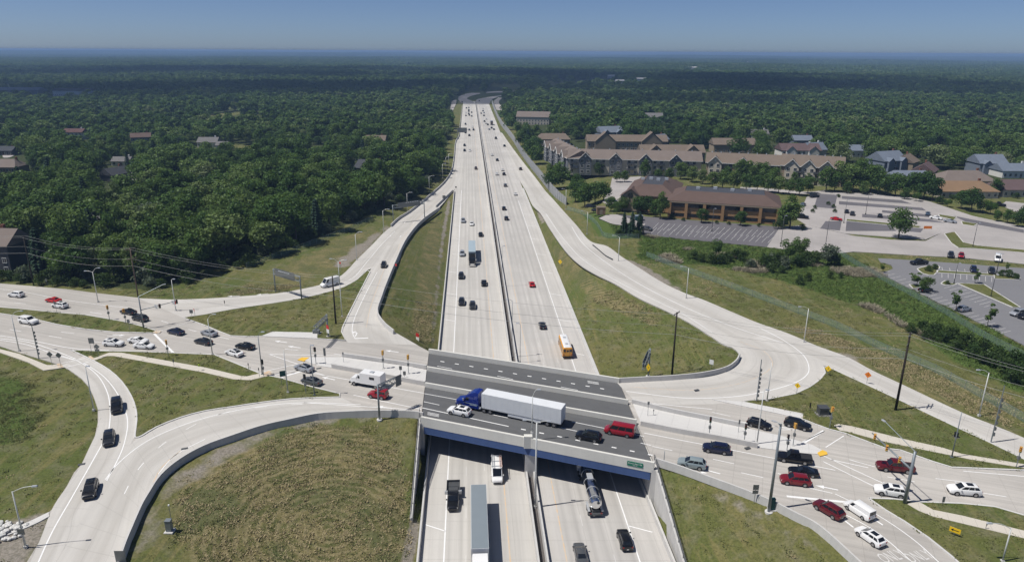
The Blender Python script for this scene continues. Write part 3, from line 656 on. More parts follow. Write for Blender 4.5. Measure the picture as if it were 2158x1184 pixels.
for A in (zone[..., 0], zone[..., 1], hay):
    for _ in range(2): A[1:-1, 1:-1] = 0.2 * (A[1:-1, 1:-1] + A[2:, 1:-1] + A[:-2, 1:-1] + A[1:-1, 2:] + A[1:-1, :-2])
def patch(name, px, mat, label):
    w = [G(*q) + Vector((0, 0, .22)) for q in cr(list(px) + [px[0]], 3)[:-1]]; vs = [tuple(p) for p in w]; n = len(w); fs = up_faces(vs, tri_poly(w)); vs += [(p.x, p.y, p.z - .5) for p in w]
    fs += [(i, (i + 1) % n, n + (i + 1) % n, n + i) for i in range(n)]; return struct(link(name, mesh(name, vs, fs, [mat])), label)
patch('local_road', [(660, 316), (676, 315), (700, 322), (716, 332), (708, 338), (690, 334), (668, 322)], 'concrete_lot', 'pale winding lane in the left woods beyond the wood edge')
patch('driveway', [(256, 366), (296, 364), (300, 372), (262, 373)], 'concrete_lot', 'pale driveway beside the dark gabled house'); patch('driveway', [(262, 377), (292, 376), (294, 384), (264, 385)], 'concrete_lot', 'second pale driveway strip below the dark gabled house')
patch('driveway', [(8, 322), (36, 322), (22, 332), (6, 332)], 'concrete_lot', 'pale driveway by the low dark house at the left edge')
ny, nx_ = GX.shape
gv = np.stack([GX, GY, GZ], -1).reshape(-1, 3)
ii = np.arange(ny * nx_).reshape(ny, nx_)
gf = np.stack([ii[:-1, :-1], ii[:-1, 1:], ii[1:, 1:], ii[1:, :-1]], -1).reshape(-1, 4)
gm = bpy.data.meshes.new('ground'); gm.vertices.add(len(gv)); gm.vertices.foreach_set('co', gv.ravel())
gm.loops.add(gf.size); gm.loops.foreach_set('vertex_index', gf.ravel().astype(np.int32))
gm.polygons.add(len(gf)); gm.polygons.foreach_set('loop_start', np.arange(0, gf.size, 4, dtype=np.int32)); gm.polygons.foreach_set('loop_total', np.full(len(gf), 4, np.int32))
gm.update(calc_edges=True); gm.polygons.foreach_set('use_smooth', np.ones(len(gf), bool))
ca = gm.attributes.new('zone', 'FLOAT_COLOR', 'POINT'); ca.data.foreach_set('color', zone.reshape(-1))
ha = gm.attributes.new('hay', 'FLOAT', 'POINT'); ha.data.foreach_set('value', hay.reshape(-1))
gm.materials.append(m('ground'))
ground = struct(link('ground', gm), 'mown grass, wet meadow and woodland floor to the horizon')
# ================================================================== BRIDGE
NWc, NEc, SEc, SWc = P(904, 745), P(1306, 808), P(1378, 971, 1.07), P(888, 875, 1.07); SEc.z = SWc.z = 0.0
br = thing('overpass_bridge', 'overpass with dark asphalt deck, pale parapets and blue steel girders crossing the freeway', 'bridge', (3, 128, 0))
def bp(v): return Vector(v) - Vector((3, 128, 0))
def bw(u, t, z=0.0):
    """place on the deck: u 0..1 left to right, t 0..1 far to near"""
    a = NWc.lerp(NEc, u); b = SWc.lerp(SEc, u); p = a.lerp(b, t); return Vector((p.x - 3, p.y - 128, z))
def quad_slab(name, cs, z0, z1, mat, par):
    vs = [(c.x, c.y, z0) for c in cs] + [(c.x, c.y, z1) for c in cs]
    me = mesh(name, vs, [(3, 2, 1, 0), (4, 5, 6, 7), (0, 1, 5, 4), (1, 2, 6, 5), (2, 3, 7, 6), (3, 0, 4, 7)], [mat])
    bm = bmesh.new(); bm.from_mesh(me); bmesh.ops.recalc_face_normals(bm, faces=bm.faces); bm.to_mesh(me); bm.free()
    return link(name, me, par)
quad_slab('deck', [bw(0, 0), bw(1, 0), bw(1, 1), bw(0, 1)], -0.35, 0.006, 'asphalt_deck', br)
def pw(name, u0, u1, t, h, th, mat, base=-0.34, n=8, par=br, sh=0.0):
    return wall_w(name, [bw(u0 + (u1 - u0) * k / n, t) + Vector((0, 0, 0)) for k in range(n + 1)], h, th, mat, parent=par, base=base)
pw('parapet', 0, 1, -0.012, 1.07, 0.45, 'parapet', base=-0.9); pw('parapet', 0, 1, 1.012, 1.07, 0.45, 'parapet', base=-0.9)
pw('median_wall', 0, 1, 0.292, 1.0, 0.42, 'parapet', 0.0); pw('median_wall', 0, 1, 0.545, 1.0, 0.42, 'parapet', 0.0)
for t in (0.0, 0.17, 0.34, 0.5, 0.66, 0.83, 1.0):
    tt = -0.0125 if t == 0 else 1.0125 if t == 1 else t
    o = pw('girder', 0.012, 0.988, tt, -0.38 if 0 < t < 1 else -0.905, 0.34, 'girder', base=-2.35)
    if t == 1.0: pw('girder_flange', 0.012, 0.988, 1.0125, -2.28, 0.42, 'girder', base=-2.36, par=o)
    if t == 0.0: pw('girder_flange', 0.012, 0.988, -0.0125, -2.28, 0.42, 'girder', base=-2.36, par=o)
# abutments and pier
for u0, u1 in ((-0.012, 0.010), (0.990, 1.012)):
    quad_slab('abutment', [bw(u0, -0.02), bw(u1, -0.02), bw(u1, 1.02), bw(u0, 1.02)], FZ - 0.4, -0.36, 'retaining', br)
um = (0.6 - (-19.0)) / 42.0
def mid(y, z): return Vector((fx(0.6, y) - 3, y - 128, z))
wall_w('pier', [mid(113.5, FZ), mid(141, FZ)], 4.9, 0.8, 'retaining', parent=br, base=-0.4)
pe = bw(0.487, 1.012)
b = MB(); b.box(pe.x - .75, pe.x + .75, pe.y - .42, pe.y + .5, -0.95, 1.45); b.build('pilaster', 'parapet', br)
b = MB(); b.box(-.95, .95, -.5, .5, 0, 5.2); b.build('pier_end', 'retaining', br, (fx(0.6, 111.5) - 3, 111.5 - 128, FZ - .2))
for px_ in ((-0.001, 1.0), ):
    pass
# wing walls with a dark railing on top
def wing(x0, y0, x1, y1, z0, z1, rail=True):
    n = 8; pts = [Vector((x0 + (x1 - x0) * k / n - 3, y0 + (y1 - y0) * k / n - 128, FZ - 0.4)) for k in range(n + 1)]
    tops = [z0 + (z1 - z0) * (k / n) - FZ + 0.4 + 0.25 for k in range(n + 1)]
    w = wall_w('wing_wall', pts, 0, 0.4, 'retaining', parent=br, hs=tops)
    if rail:
        top = [Vector((p.x, p.y, FZ - .4 + t)) for p, t in zip(pts, tops)]
        for k in range(n + 1):
            q = MB(); q.tube(top[k], top[k] + Vector((0, 0, 1.1)), 0.05, n=5); q.build('rail_post', 'steel_dark', w)
        for zz in (0.45, 0.8, 1.1):
            q = MB(); q.path([p + Vector((0, 0, zz)) for p in top], 0.045, 5); q.build('handrail', 'steel_dark', w)
for k, (x0, y0, x1, y1, z0, z1, sd_) in enumerate(WING): wing(x0, y0, x1, y1, z0, z1, k != 2)
# deck paint
def dmark(u0, t0, u1, t1, w=0.16, mat='paint_white'):
    v, f = line_w([bw(u0, t0, 0), bw((u0 + u1) / 2, (t0 + t1) / 2, 0), bw(u1, t1, 0)], w, 0.014); return link('lane_marking', mesh('lane_marking', v, f, [mat]), br)
def U(px, py):
    """photo pixel -> deck coordinates"""
    p = P(px, py); best = None
    for _ in range(1):
        u, t = 0.5, 0.5
        for _k in range(30):
            q = bw(u, t) + Vector((3, 128, 0)); e = p - q
            du = NWc.lerp(SWc, t) - NEc.lerp(SEc, t); dt = SWc.lerp(SEc, u) - NWc.lerp(NEc, u)
            A = np.array([[-du.x, dt.x], [-du.y, dt.y]]); s = np.linalg.solve(A, [e.x, e.y]); u += s[0]; t += s[1]
    return u, t
def dseg(a, b_, w=0.16): dmark(*U(*a), *U(*b_), w)
dseg((899, 777), (1331, 846), .14)
for a, b_ in (((921, 771), (953, 777)), ((1048, 792), (1081, 799)), ((1182, 815), (1218, 822)), ((893, 846), (926, 853)), ((1032, 872), (1070, 880)), ((1182, 901), (1216, 908)), ((1350, 933), (1372, 938))): dseg(a, b_, .16)
for k in range(13):
    x = 928 + 30.6 * k; y = 761 + 5.05 * k + 0.012 * k * k
    if x < 1290: dseg((x, y), (x + 8.5, y + 1.4), .3)
dseg((894, 829), (965, 842), .16); dseg((1205, 888), (1357, 919), .16); dseg((890, 859), (1072, 898), .22)
for k in range(8):
    x = 1098 + 38.2 * k; y = 903.5 + 7.6 * k
    if x < 1372: dseg((x, y), (x + 10, y + 2), .3)
for (cx, cy, dx) in ((1250, 806, 12), (913, 873, 12)):
    u, t = U(cx, cy); u2, t2 = U(cx + dx, cy + dx * .17)
    du = u2 - u
    for q in range(3): dmark(u - du, t + (q - 1) * .014, u + du, t + (q - 1) * .014, .14)
# letters cast in the parapet face and the green street sign below it
def text_obj(name, body, size, mat, parent, M4, extrude=0.006):
    c = bpy.data.curves.new(name, 'FONT'); c.body = body; c.size = size; c.align_x = 'CENTER'; c.align_y = 'CENTER'; c.extrude = extrude; c.resolution_u = 2
    tmp = bpy.data.objects.new(name, c); COL.objects.link(tmp); bpy.context.view_layer.update()
    me = bpy.data.meshes.new_from_object(tmp.evaluated_get(bpy.context.evaluated_depsgraph_get())); bpy.data.objects.remove(tmp); bpy.data.curves.remove(c)
    me.materials.clear(); me.materials.append(m(mat)); o = link(name, me, parent); o.matrix_local = M4; o['kind'] = 'stuff'; return o
sdv = (bw(1, 1) - bw(0, 1)).normalized(); nrm = Vector((sdv.y, -sdv.x, 0))
def face_m(p, off, z): 
    return Matrix(((sdv.x, 0, nrm.x, p.x + nrm.x * off), (sdv.y, 0, nrm.y, p.y + nrm.y * off), (0, 1, 0, z), (0, 0, 0, 1)))
pg = bw(0.928, 1.012); sg = MB(); sg.box(-1.35, 1.35, -0.42, 0.42, -0.03, 0.03)
so_ = sg.build('sign_panel', 'sign_green', br); so_.matrix_local = face_m(pg, 0.27, 0.1)
text_obj('sign_text', 'Brown Deer Rd', 0.36, 'sign_white', so_, Matrix.Translation((0, 0.1, 0.036)))
text_obj('sign_text', 'WIS 100', 0.2, 'sign_white', so_, Matrix.Translation((0, -0.24, 0.036)))

# ================================================================== BARRIERS
def barrier(px, label, h=1.0, t=0.5, z=zramp, zo=0.0, sub=4, tt=0.28, mat='barrier'):
    o = wall('concrete_barrier', px, h, t, mat, z, sub, base=-0.3, top_t=tt); return tag(o, label, 'barrier')
barrier([(830, 704), (812, 689), (800, 674), (796, 664), (797, 652), (804, 632), (812, 609), (832, 560), (853, 514), (875, 483), (897, 462), (927, 441)], 'long curved concrete barrier on the inner side of the left ramp', 1.15)
barrier([(919, 437), (936, 421), (954, 404)], 'short concrete barrier beside the sign posts at the ramp gore', 1.1)
barrier([(824, 478), (840, 463), (862, 449), (890, 427), (924, 398), (941, 380), (952, 360), (957, 330), (960, 301), (967, 288), (969, 268), (972, 245), (974, 224)], 'concrete barrier on the outer left edge of ramp and freeway by the wood', 1.1)
def fbar(off, y0, y1, label, h=1.0, t=0.5, tt=0.3):
    o = wall_w('concrete_barrier', [fp(off, y) for y in np.linspace(y0, y1, 14)], h, t, 'barrier', base=-0.3, top_t=tt); return tag(o, label, 'barrier')
fbar(-18.3, 20, 384, 'straight concrete barrier along the left edge of the freeway', 1.05)
fbar(-0.1, 20, 1110, 'median barrier nearer the oncoming lanes', 1.1); fbar(1.3, 20, 1110, 'median barrier nearer the outbound lanes', 1.1)
fbar(20.3, 20, 142, 'pale concrete barrier along the outbound lanes under the bridge', 0.95, .5, .35)
fbar(20.3, 146, 395, 'low pale concrete gutter edge along the outbound lanes beyond the bridge', 0.22, 1.0, .9)
barrier([(892, 880), (864, 876), (792, 875), (732, 877), (672, 881), (612, 893), (552, 907), (492, 927), (432, 949), (380, 978), (340, 1012), (316, 1048), (300, 1076), (280, 1122), (264, 1162), (238, 1240)], 'long curved concrete barrier on the inside of the near left ramp', 1.15)
barrier([(1306, 806), (1360, 803), (1416, 800), (1476, 794), (1526, 783), (1550, 768), (1558, 753)], 'curved concrete barrier round the grass behind the bridge', 1.1)
barrier([(1380, 976), (1436, 994), (1496, 1016), (1556, 1038), (1616, 1062), (1676, 1092), (1728, 1121), (1802, 1188), (1850, 1235)], 'long concrete barrier along the near right edge of the street', 1.1)
barrier([(722, 752), (790, 761), (864, 772), (899, 778)], 'concrete wall on the far side of the left median walk', 1.0, .42, 0, 0, 3, .42)
barrier([(700, 775), (740, 782), (800, 793), (864, 806), (896, 812)], 'concrete wall on the near side of the left median walk', 1.0, .42, 0, 0, 3, .42)
barrier([(1332, 850), (1416, 870), (1496, 886), (1574, 902)], 'concrete wall on the far side of the right median walk', 1.0, .42, 0, 0, 3, .42)
barrier([(1350, 896), (1436, 913), (1516, 927), (1596, 943)], 'concrete wall on the near side of the right median walk', 1.0, .42, 0, 0, 3, .42)
# short steel guard rail at the right ramp
gr_ = thing('guard_rail', 'short dark steel guard rail at the bend of the right ramp', 'guard rail', G(1266, 532))
gp = [G(x, y) - gr_.location for x, y in cr([(1249, 519), (1262, 530), (1276, 542), (1291, 550)], 4)]
for p in gp: MB().box(p.x - .07, p.x + .07, p.y - .07, p.y + .07, p.z, p.z + .8).build('post', 'steel_dark', gr_)
wall_w('rail', [p + Vector((0, 0, .45)) for p in gp], .33, .1, 'steel_dark', parent=gr_)
# NOISE WALL: panels between posts
nwl = thing('noise_wall', 'tall grey noise wall of panels along the outbound side', 'wall', (0, 0, 0))
base_px = [(1193, 441), (1166, 414), (1134, 373), (1114, 348), (1096, 322), (1082, 299), (1068, 280), (1056, 264), (1047, 246), (1040, 228), (1036, 216)]
nb = [P(x, y, FZ) for x, y in cr(base_px, 5)]; nb[0:1] = [P(1193, 441, FZ)]
def along_all(w, step, smax):
    out, s = [], 0.0
    while s < smax:
        p = along(w, s)
        if p is None: break
        out.append(p); s += step
    return out
pts_ = along_all(nb, 5.0, 230)
postm = MB().box(-.22, .22, -.22, .22, -.5, 5.75).mesh('post', ['noise_wall']); panm = MB().box(0, 1, -.1, .1, -.4, 5.5).mesh('panel', ['noise_wall'])
for k, p in enumerate(pts_):
    link('post', postm, nwl, p)
    if k + 1 < len(pts_):
        d = pts_[k + 1] - p; o = link('panel', panm, nwl, p + Vector((0, 0, 0.12 * math.sin(k * 1.7))), math.atan2(d.y, d.x)); o.scale = (d.length, 1, 1)
rest = [pts_[-1]] + [p for p in nb if p.y > pts_[-1].y]
o = wall_w('far_panel', rest, 5.5, .25, 'noise_wall', parent=nwl, base=-.4); o['kind'] = 'stuff'
# chain link fences
b_ = NB('chain_link'); tr = b_.n('ShaderNodeBsdfTransparent'); df = b_.n('ShaderNodeBsdfDiffuse'); df.inputs[0].default_value = (0.22, 0.33, 0.28, 1)
mx = b_.n('ShaderNodeMixShader', i_0=0.30); b_.l(tr.outputs[0], mx.inputs[1]); b_.l(df.outputs[0], mx.inputs[2]); b_.out(mx.outputs[0])
fpost = MB().tube((0, 0, -.3), (0, 0, 1.95), .045, n=5).mesh('post', ['steel_galv'])
def fence(px, label, step=4.0, h=1.85):
    w = [G(x, y) for x, y in cr(px, 6)]; t = thing('chain_link_fence', label, 'fence', w[0])
    pp = along_all(w, step, 900)
    for k, p in enumerate(pp):
        link('post', fpost, t, p - w[0])
        if k + 1 < len(pp):
            a, c = p - w[0], pp[k + 1] - w[0]
            link('mesh_panel', mesh('mesh_panel', [a + Vector((0, 0, .05)), c + Vector((0, 0, .05)), c + Vector((0, 0, h)), a + Vector((0, 0, h))], [(0, 1, 2, 3)], ['chain_link']), t)
            MB().tube(a + Vector((0, 0, h)), c + Vector((0, 0, h)), .03, n=4).build('top_rail', 'steel_galv', t)
fence([(1362, 541), (1400, 556), (1450, 575), (1520, 600), (1600, 630), (1690, 664), (1770, 695), (1850, 735), (1960, 780), (2060, 835), (2158, 890), (2260, 950)], 'long chain link fence on the grass bank right of the right ramp')
fence([(1768, 536), (1800, 558), (1860, 592), (1930, 630), (2000, 668), (2060, 706), (2120, 738), (2200, 778)], 'chain link fence between the wet meadow and the grey parking lot')
fence([(1195, 443), (1225, 452), (1252, 470), (1265, 488), (1272, 500), (1300, 503), (1354, 503)], 'chain link fence curving round the gravel yard by the noise wall')
fence([(520, 566), (600, 538), (690, 505), (740, 485), (790, 462)], 'chain link fence at the foot of the wood on the left bank')

# ================================================================== STREET PAINT
def seg(par, *pts, w=0.16, mat='paint_white', z=0.0, sub=5): mark(par, list(pts), w, z, sub, mat)
# left street
seg(stW, (0, 609), (60, 617), (150, 634), (280, 650)); seg(stW, (0, 716), (60, 727), (120, 748), (155, 758), w=.18); seg(stW, (0, 707), (80, 720), (148, 733), (230, 738), w=.2); seg(stW, (0, 713), (70, 723), (160, 756), w=.2)
seg(stW, (120, 747), (165, 761), (205, 790), (226, 826), (232, 860), (231, 893), (225, 925), w=.18); seg(stW, (176, 764), (215, 790), (243, 822), (262, 860), (269, 890), (264, 925), (252, 960), (225, 1012), w=.18)
seg(stW, (217, 932), (190, 980), (150, 1050), (110, 1120), (78, 1190), w=.2); seg(stW, (222, 1010), (250, 975), (300, 935), (360, 905), (440, 878), (540, 857), (640, 848), (760, 852), w=.18)
seg(stW, (380, 950), (340, 985), (318, 1030), (300, 1075), (262, 1160), w=.18, mat='paint_yellow'); seg(stW, (432, 925), (370, 958), (332, 1000), w=.14)
dashes(stW, [(262, 1040), (290, 990), (340, 938), (400, 900), (470, 870), (560, 856), (640, 851)], 0, 2.2, 4.6, .14)
for a, c in (((325, 703), (365, 743)), ((590, 795), (636, 782)), ((336, 697), (395, 680))): seg(stW, a, c, w=.55 if a[0] != 336 else .12)
for a, c in (((130, 765), (178, 755)), ((140, 773), (188, 762)), ((552, 783), (640, 764)), ((570, 792), (640, 776)), ((567, 746), (625, 766)), ((745, 832), (888, 862)), ((640, 848), (860, 862)), ((640, 783), (893, 828)), ((645, 748), (720, 749)), ((566, 746), (645, 748)), ((310, 742), (452, 746))): seg(stW, a, c, w=.18)
dashes(stW, [(20, 694), (160, 716), (300, 728)], 0, 4, 9, .16); dashes(stW, [(46, 686), (160, 703), (320, 713)], 0, 4, 9, .16); dashes(stW, [(0, 634), (120, 648), (260, 668)], 0, 4, 9, .16, start=5)
dashes(stW, [(340, 676), (420, 700), (520, 722)], 0, 3, 8, .16); dashes(stW, [(600, 735), (760, 752), (890, 772)], 0, 3.5, 9, .16); dashes(stW, [(620, 772), (760, 812), (880, 846)], 0, 3.5, 9, .16, start=6)
seg(nw2, (795, 573), (770, 620), (748, 668), (742, 696), (748, 713), w=.16, z=zramp); seg(nw2, (748, 713), (776, 712), w=.45); seg(nw2, (812, 560), (796, 604), (780, 650), (772, 690), w=.14, mat='paint_yellow', z=zramp)
seg(nw, (832, 487), (800, 520), (770, 556), (744, 585), (700, 606), w=.16, z=zramp); seg(nw, (945, 400), (900, 440), (850, 500), (838, 530), w=.12, mat='paint_yellow', z=zramp)
seg(ne, (1205, 478), (1230, 515), (1280, 555), (1350, 600), (1450, 650), (1550, 690), (1650, 722), w=.2, z=zramp); seg(ne, (1150, 450), (1185, 500), (1230, 548), (1300, 592), (1380, 632), (1440, 662), (1500, 700), w=.14, z=zramp)
seg(loop, (1600, 690), (1650, 716), (1690, 745), (1704, 770), (1700, 790), (1670, 808), (1610, 825), (1540, 836), (1440, 838), (1320, 824), w=.2); seg(loop, (1560, 720), (1610, 740), (1628, 768), (1600, 792), (1540, 812), (1450, 822), (1330, 815), w=.14, mat='paint_yellow')
# right street
for a, c in (((1336, 846), (1500, 862)), ((1345, 860), (1690, 905)), ((1690, 905), (1640, 905)), ((1358, 912), (1760, 990)), ((1735, 972), (1850, 1028)), ((1725, 955), (1862, 1018)), ((1658, 1045), (1790, 1058)), ((1684, 934), (1738, 908)), ((1740, 942), (1778, 918)), ((1752, 968), (1830, 985)), ((2030, 992), (2158, 1003))): seg(stE, a, c, w=.18 if c != (1790, 1058) else .5)
seg(stE, (1690, 935), (1736, 907), w=.5)
dashes(stE, [(1375, 940), (1600, 988), (1800, 1035)], 0, 3.5, 7, .16); dashes(stE, [(1390, 962), (1560, 995), (1760, 1040)], 0, 3.5, 7, .16, start=3); dashes(stE, [(1500, 868), (1700, 912)], 0, 3.5, 8, .14)
dashes(stE, [(1790, 968), (1920, 1000), (2158, 1030)], 0, 4, 9, .16); dashes(stE, [(1870, 1004), (1960, 1020), (2158, 1052)], 0, 4, 9, .16)
seg(stE, (1760, 1040), (1850, 1085), (1930, 1140), (1995, 1200), w=.16); seg(stE, (1775, 1080), (1850, 1122), (1930, 1190), w=.16)
def arrow(par, c, tip, L=3.4, kind='s', z=0.0):
    p = P(*c, z) if not callable(z) else P(c[0], c[1], z); d = P(tip[0], tip[1], z) - p; d.z = 0; d.normalize(); n = Vector((-d.y, d.x, 0)); v, f = [], []
    def q(a, b_): return p + d * a + n * b_ + Vector((0, 0, .016))
    def poly(pts): k = len(v); v.extend(q(*t) for t in pts); f.append(tuple(range(k, k + len(pts))))
    poly([(-L / 2, -.14), (L * .12, -.14), (L * .12, .14), (-L / 2, .14)])
    if kind == 's': poly([(L * .12, -.5), (L / 2, 0), (L * .12, .5)])
    else:
        s = 1 if kind == 'l' else -1
        poly([(L * .12, -.14 * s), (L * .34, .5 * s), (L * .22, .6 * s), (0, .14 * s)]); poly([(L * .05, .85 * s), (L * .5, .55 * s), (L * .3, 1.3 * s)])
    f[:] = up_faces(v, f); link('arrow_marking', mesh('arrow_marking', v, f, ['paint_white']), par)
for c, t, k in (((492, 624), (470, 625), 's'), ((553, 620), (530, 622), 's'), ((592, 720), (560, 716), 's'), ((620, 731), (590, 727), 's'), ((692, 797), (660, 790), 's'), ((810, 858), (780, 854), 's'), ((752, 703), (760, 690), 'l'), ((250, 706), (280, 708), 's'), ((826, 740), (790, 735), 's'), ((1496, 992), (1470, 985), 'l'), ((1742, 1027), (1712, 1021), 's'), ((1780, 1096), (1762, 1082), 'l'), ((1840, 1092), (1822, 1080), 's')):
    arrow(stW if c[0] < 1000 else stE, c, t, 3.4, k)
for c, t in (((822, 498), (812, 505)), ((843, 499), (832, 508)), ((852, 470), (840, 480)), ((872, 470), (862, 480))): arrow(nw, c, t, 3.0, 's' if c[0] != 843 else 'l', zramp)
for cx, cy in ((1880, 1172), (1936, 1172)):
    p = P(cx, cy); d = P(cx - 30, cy - 24) - p; d.normalize(); n = Vector((d.y, -d.x, 0))
    o = text_obj('lane_lettering', 'ONLY', 1.5, 'paint_worn', stE, Matrix(((n.x, d.x * 1.9, 0, p.x), (n.y, d.y * 1.9, 0, p.y), (0, 0, 1, .02), (0, 0, 0, 1))), 0.001)
# drain grates
gm_ = MB().box(-.55, .55, -.3, .3, 0, .02).mesh('drain_grate', ['steel_dark'])
for par, x, y in ((stW, 389, 945), (loop, 1468, 823), (stW, 672, 776), (stE, 1575, 945), (stW, 299, 916), (stW, 172, 978)): link('drain_grate', gm_, par, P(x, y) + Vector((0, 0, .165 if par is not stW else .02)), 0.4)

# ================================================================== LAMPS, POLES, SIGNALS, SIGNS
def lamp(base_px, ytop, heads, label, z=None, mat='pole_white', r=.11, droop=0.5, pz=None):
    """heads: list of (px offset of the head from the pole top in photo px, rise in m)"""
    b0 = (G(*base_px) if z is None else P(*base_px, z)); hgt = height(b0, ytop)
    t = thing('street_lamp', label, 'street lamp', b0)
    MB().tube((0, 0, -.3), (0, 0, hgt), r * 1.25, r * .7, 8).build('pole', mat, t, smooth=True)
    MB().box(-.22, .22, -.22, .22, -.3, .35).build('base', 'concrete_new' if mat == 'pole_white' else mat, t)
    sc = (b0 - Vector((0, 0, CAMZ))).length / F0
    for dx, dz, dy in heads:
        e = Vector((dx * sc, dy, dz)); pts = [Vector((0, 0, hgt - .1)), Vector((e.x * .5, e.y * .5, hgt + dz * .75)), Vector((e.x, e.y, hgt + dz))]
        a = MB(); a.path([Vector(q) for q in cr([tuple(v) for v in pts], 4)], .05, 6).build('arm', mat, t)
        dv = Vector((e.x, e.y, 0)).normalized(); q = pts[-1]
        MB().box(-.1, .62, -.17, .17, -.09, .06, (-.05, .55, -.12, .12)).build('lamp_head', 'aluminium', t, q, math.atan2(dv.y, dv.x))
    return t
lamp((55, 1153), 1035, [(31, .6, .4)], 'tall pale street lamp at the lower left corner beside the ramp')
lamp((207, 637), 573, [(-11, .3, 0), (11, 1.2, 0)], 'pale twin armed street lamp on the left street median')
lamp((371, 655), 590, [(3, .3, 0)], 'pale lamp post behind the red do-not-enter signs')
lamp((448, 748), 672, [(12, 1.2, 0)], 'grey street lamp at the tip of the large island, beside the silver sedan')
lamp((41, 740), 665, [(17, 1.2, 0)], 'thin street lamp beside the white SUV on the far left')
lamp((198, 865), 775, [(2, .4, 0)], 'slim street lamp on the outer kerb of the near left ramp')
lamp((752, 548), 494, [(11, .9, 0)], 'pale street lamp on the left ramp, nearest of the ramp row')
lamp((809, 491), 444, [(11, .6, 0)], 'pale street lamp on the left ramp, second of the ramp row')
lamp((859, 450), 408, [(9, .6, 0)], 'pale street lamp on the left ramp, third of the ramp row by the gantry')
lamp((905, 405), 372, [(9, .5, 0)], 'pale street lamp on the left ramp, fourth of the ramp row')
lamp((933, 376), 346, [(6, .4, 0)], 'small pale street lamp by the wood, fifth of the ramp row')
lamp((940, 365), 332, [(4, .3, 0)], 'small pale street lamp by the wood, sixth of the ramp row')
lamp((946, 355), 325, [(5, .3, 0)], 'small pale street lamp by the wood, seventh of the ramp row')
lamp((717, 613), 552, [(-13, 1.0, 0), (13, .6, 0)], 'twin armed street lamp on the grass triangle by the left ramp')
lamp((721, 668), 600, [], 'plain pale pole without arm on the grass triangle')
lamp((1192, 442), 400, [(-7, .5, 0)], 'pale street lamp at the end of the noise wall')
lamp((1237, 494), 447, [(-11, .6, 0)], 'pale street lamp on the right ramp above the guard rail')
lamp((1303, 551), 500, [(-12, .6, 0)], 'pale street lamp on the right ramp below the guard rail')
lamp((1446, 629), 565, [(-13, .5, 0)], 'pale street lamp halfway along the right ramp')
lamp((1694, 721), 650, [(-15, .5, 0)], 'pale street lamp at the head of the loop road')
lamp((2063, 876), 785, [(-17, .6, 0)], 'pale street lamp on the outer side of the right ramp near the frame edge')
lamp((2112, 1184), 1112, [(-34, .8, 0)], 'pale street lamp on the lower right grass corner')
lamp((1616, 846), 765, [], 'thin bare pole on the outer edge of the loop road')
lamp((1595, 936), 826, [(4, .5, 0)], 'thin pale lamp post on the right median walk')
lamp((1128, 1068), 890, [(-20, .5, 0), (21, .3, 0)], 'tall twin armed freeway lamp in the median, in front of the bridge', z=FZ, r=.16)
lamp((1121, 913), 835, [(10, 1.4, 0)], 'street lamp standing on the near bridge parapet', z=1.45)
lamp((1079, 752), 634, [(-9, .4, 0)], 'slender freeway lamp in the median just behind the bridge', z=FZ, mat='steel_galv', r=.08)
lamp((1096, 764), 684, [(-4, .4, 0)], 'thin pole by the median right behind the bridge', z=FZ, mat='steel_galv', r=.06)
lamp((1058, 604), 520, [(3, .3, 0)], 'slender freeway lamp in the median beside the semi truck', z=FZ, mat='steel_galv', r=.08)
lamp((1044, 506), 462, [], 'short post in the median far behind the bridge', z=FZ, mat='steel_galv', r=.08)
lamp((607, 828), 738, [], 'white bare pole beside the green sign on the island')
lamp((663, 834), 730, [(1, .3, 0)], 'grey pole on the island tip crossing the grey sedan', mat='steel_galv')
lamp((553, 790), 708, [(8, 1.0, 0)], 'grey lamp post at the corner signal', mat='steel_galv')
lamp((2005, 965), 868, [], 'grey pole by the right footpath', mat='steel_galv', r=.09)
lamp((1398, 985), 950, [], 'short grey post at the near right corner of the bridge', mat='steel_galv', r=.07)
for k, (x, y, yt) in enumerate(((1500, 487, 440), (1645, 520, 455), (1740, 515, 462), (1824, 452, 408), (1778, 470, 422), (2050, 520, 470), (2100, 575, 535), (2010, 598, 555), (2088, 625, 580))):
    lamp((x, y), yt, [(2, .1, 0)], ['dark lot lamp in the worn stall rows before the office', 'dark lot lamp at the corner of the pale driveway', 'dark lot lamp on the pale driveway above the bushes', 'dark lot lamp among the upper stall rows', 'dark lot lamp by the red parked car', 'dark lot lamp at the right end of the pale driveway', 'dark lot lamp at the top edge of the smooth grey lot', 'dark lot lamp at the first planted island', 'dark lot lamp in the middle of the smooth grey lot'][k], mat='steel_dark', r=.09)
# utility poles and wires
def upole(base, ytop, label, mat='wood_pole', arms=(0.9, 1.1), r=.2, ax=0.9):
    b0 = G(*base); h = height(b0, ytop); t = thing('utility_pole', label, 'utility pole', b0)
    MB().tube((0, 0, -.3), (0, 0, h), r, r * .65, 8).build('pole', mat, t, smooth=True)
    for a in arms:
        MB().box(-1.3, 1.3, -.07, .07, h - a - .08, h - a + .08).build('crossarm', mat, t, rz=ax)
        for s in (-1.2, -.5, .5, 1.2):
            MB().tube((s, 0, h - a + .08), (s, 0, h - a + .36), .06, .03, 6).build('insulator', 'sign_back', t, rz=ax)
    return b0, h
UPA = upole((71, 601), 497, 'dark wooden utility pole by the hedge in front of the grey house', arms=(.5,))
UPB = upole((291, 625), 522, 'brown wooden utility pole with crossarms at the edge of the wood', 'wood_brown', (.4, 3.2))
UPC = upole((708, 683), 582, 'black utility pole on the grass triangle between the ramps', arms=(), r=.24)
UPD = upole((1416, 789), 658, 'black utility pole on the grass behind the bridge', arms=(.25,), r=.24)
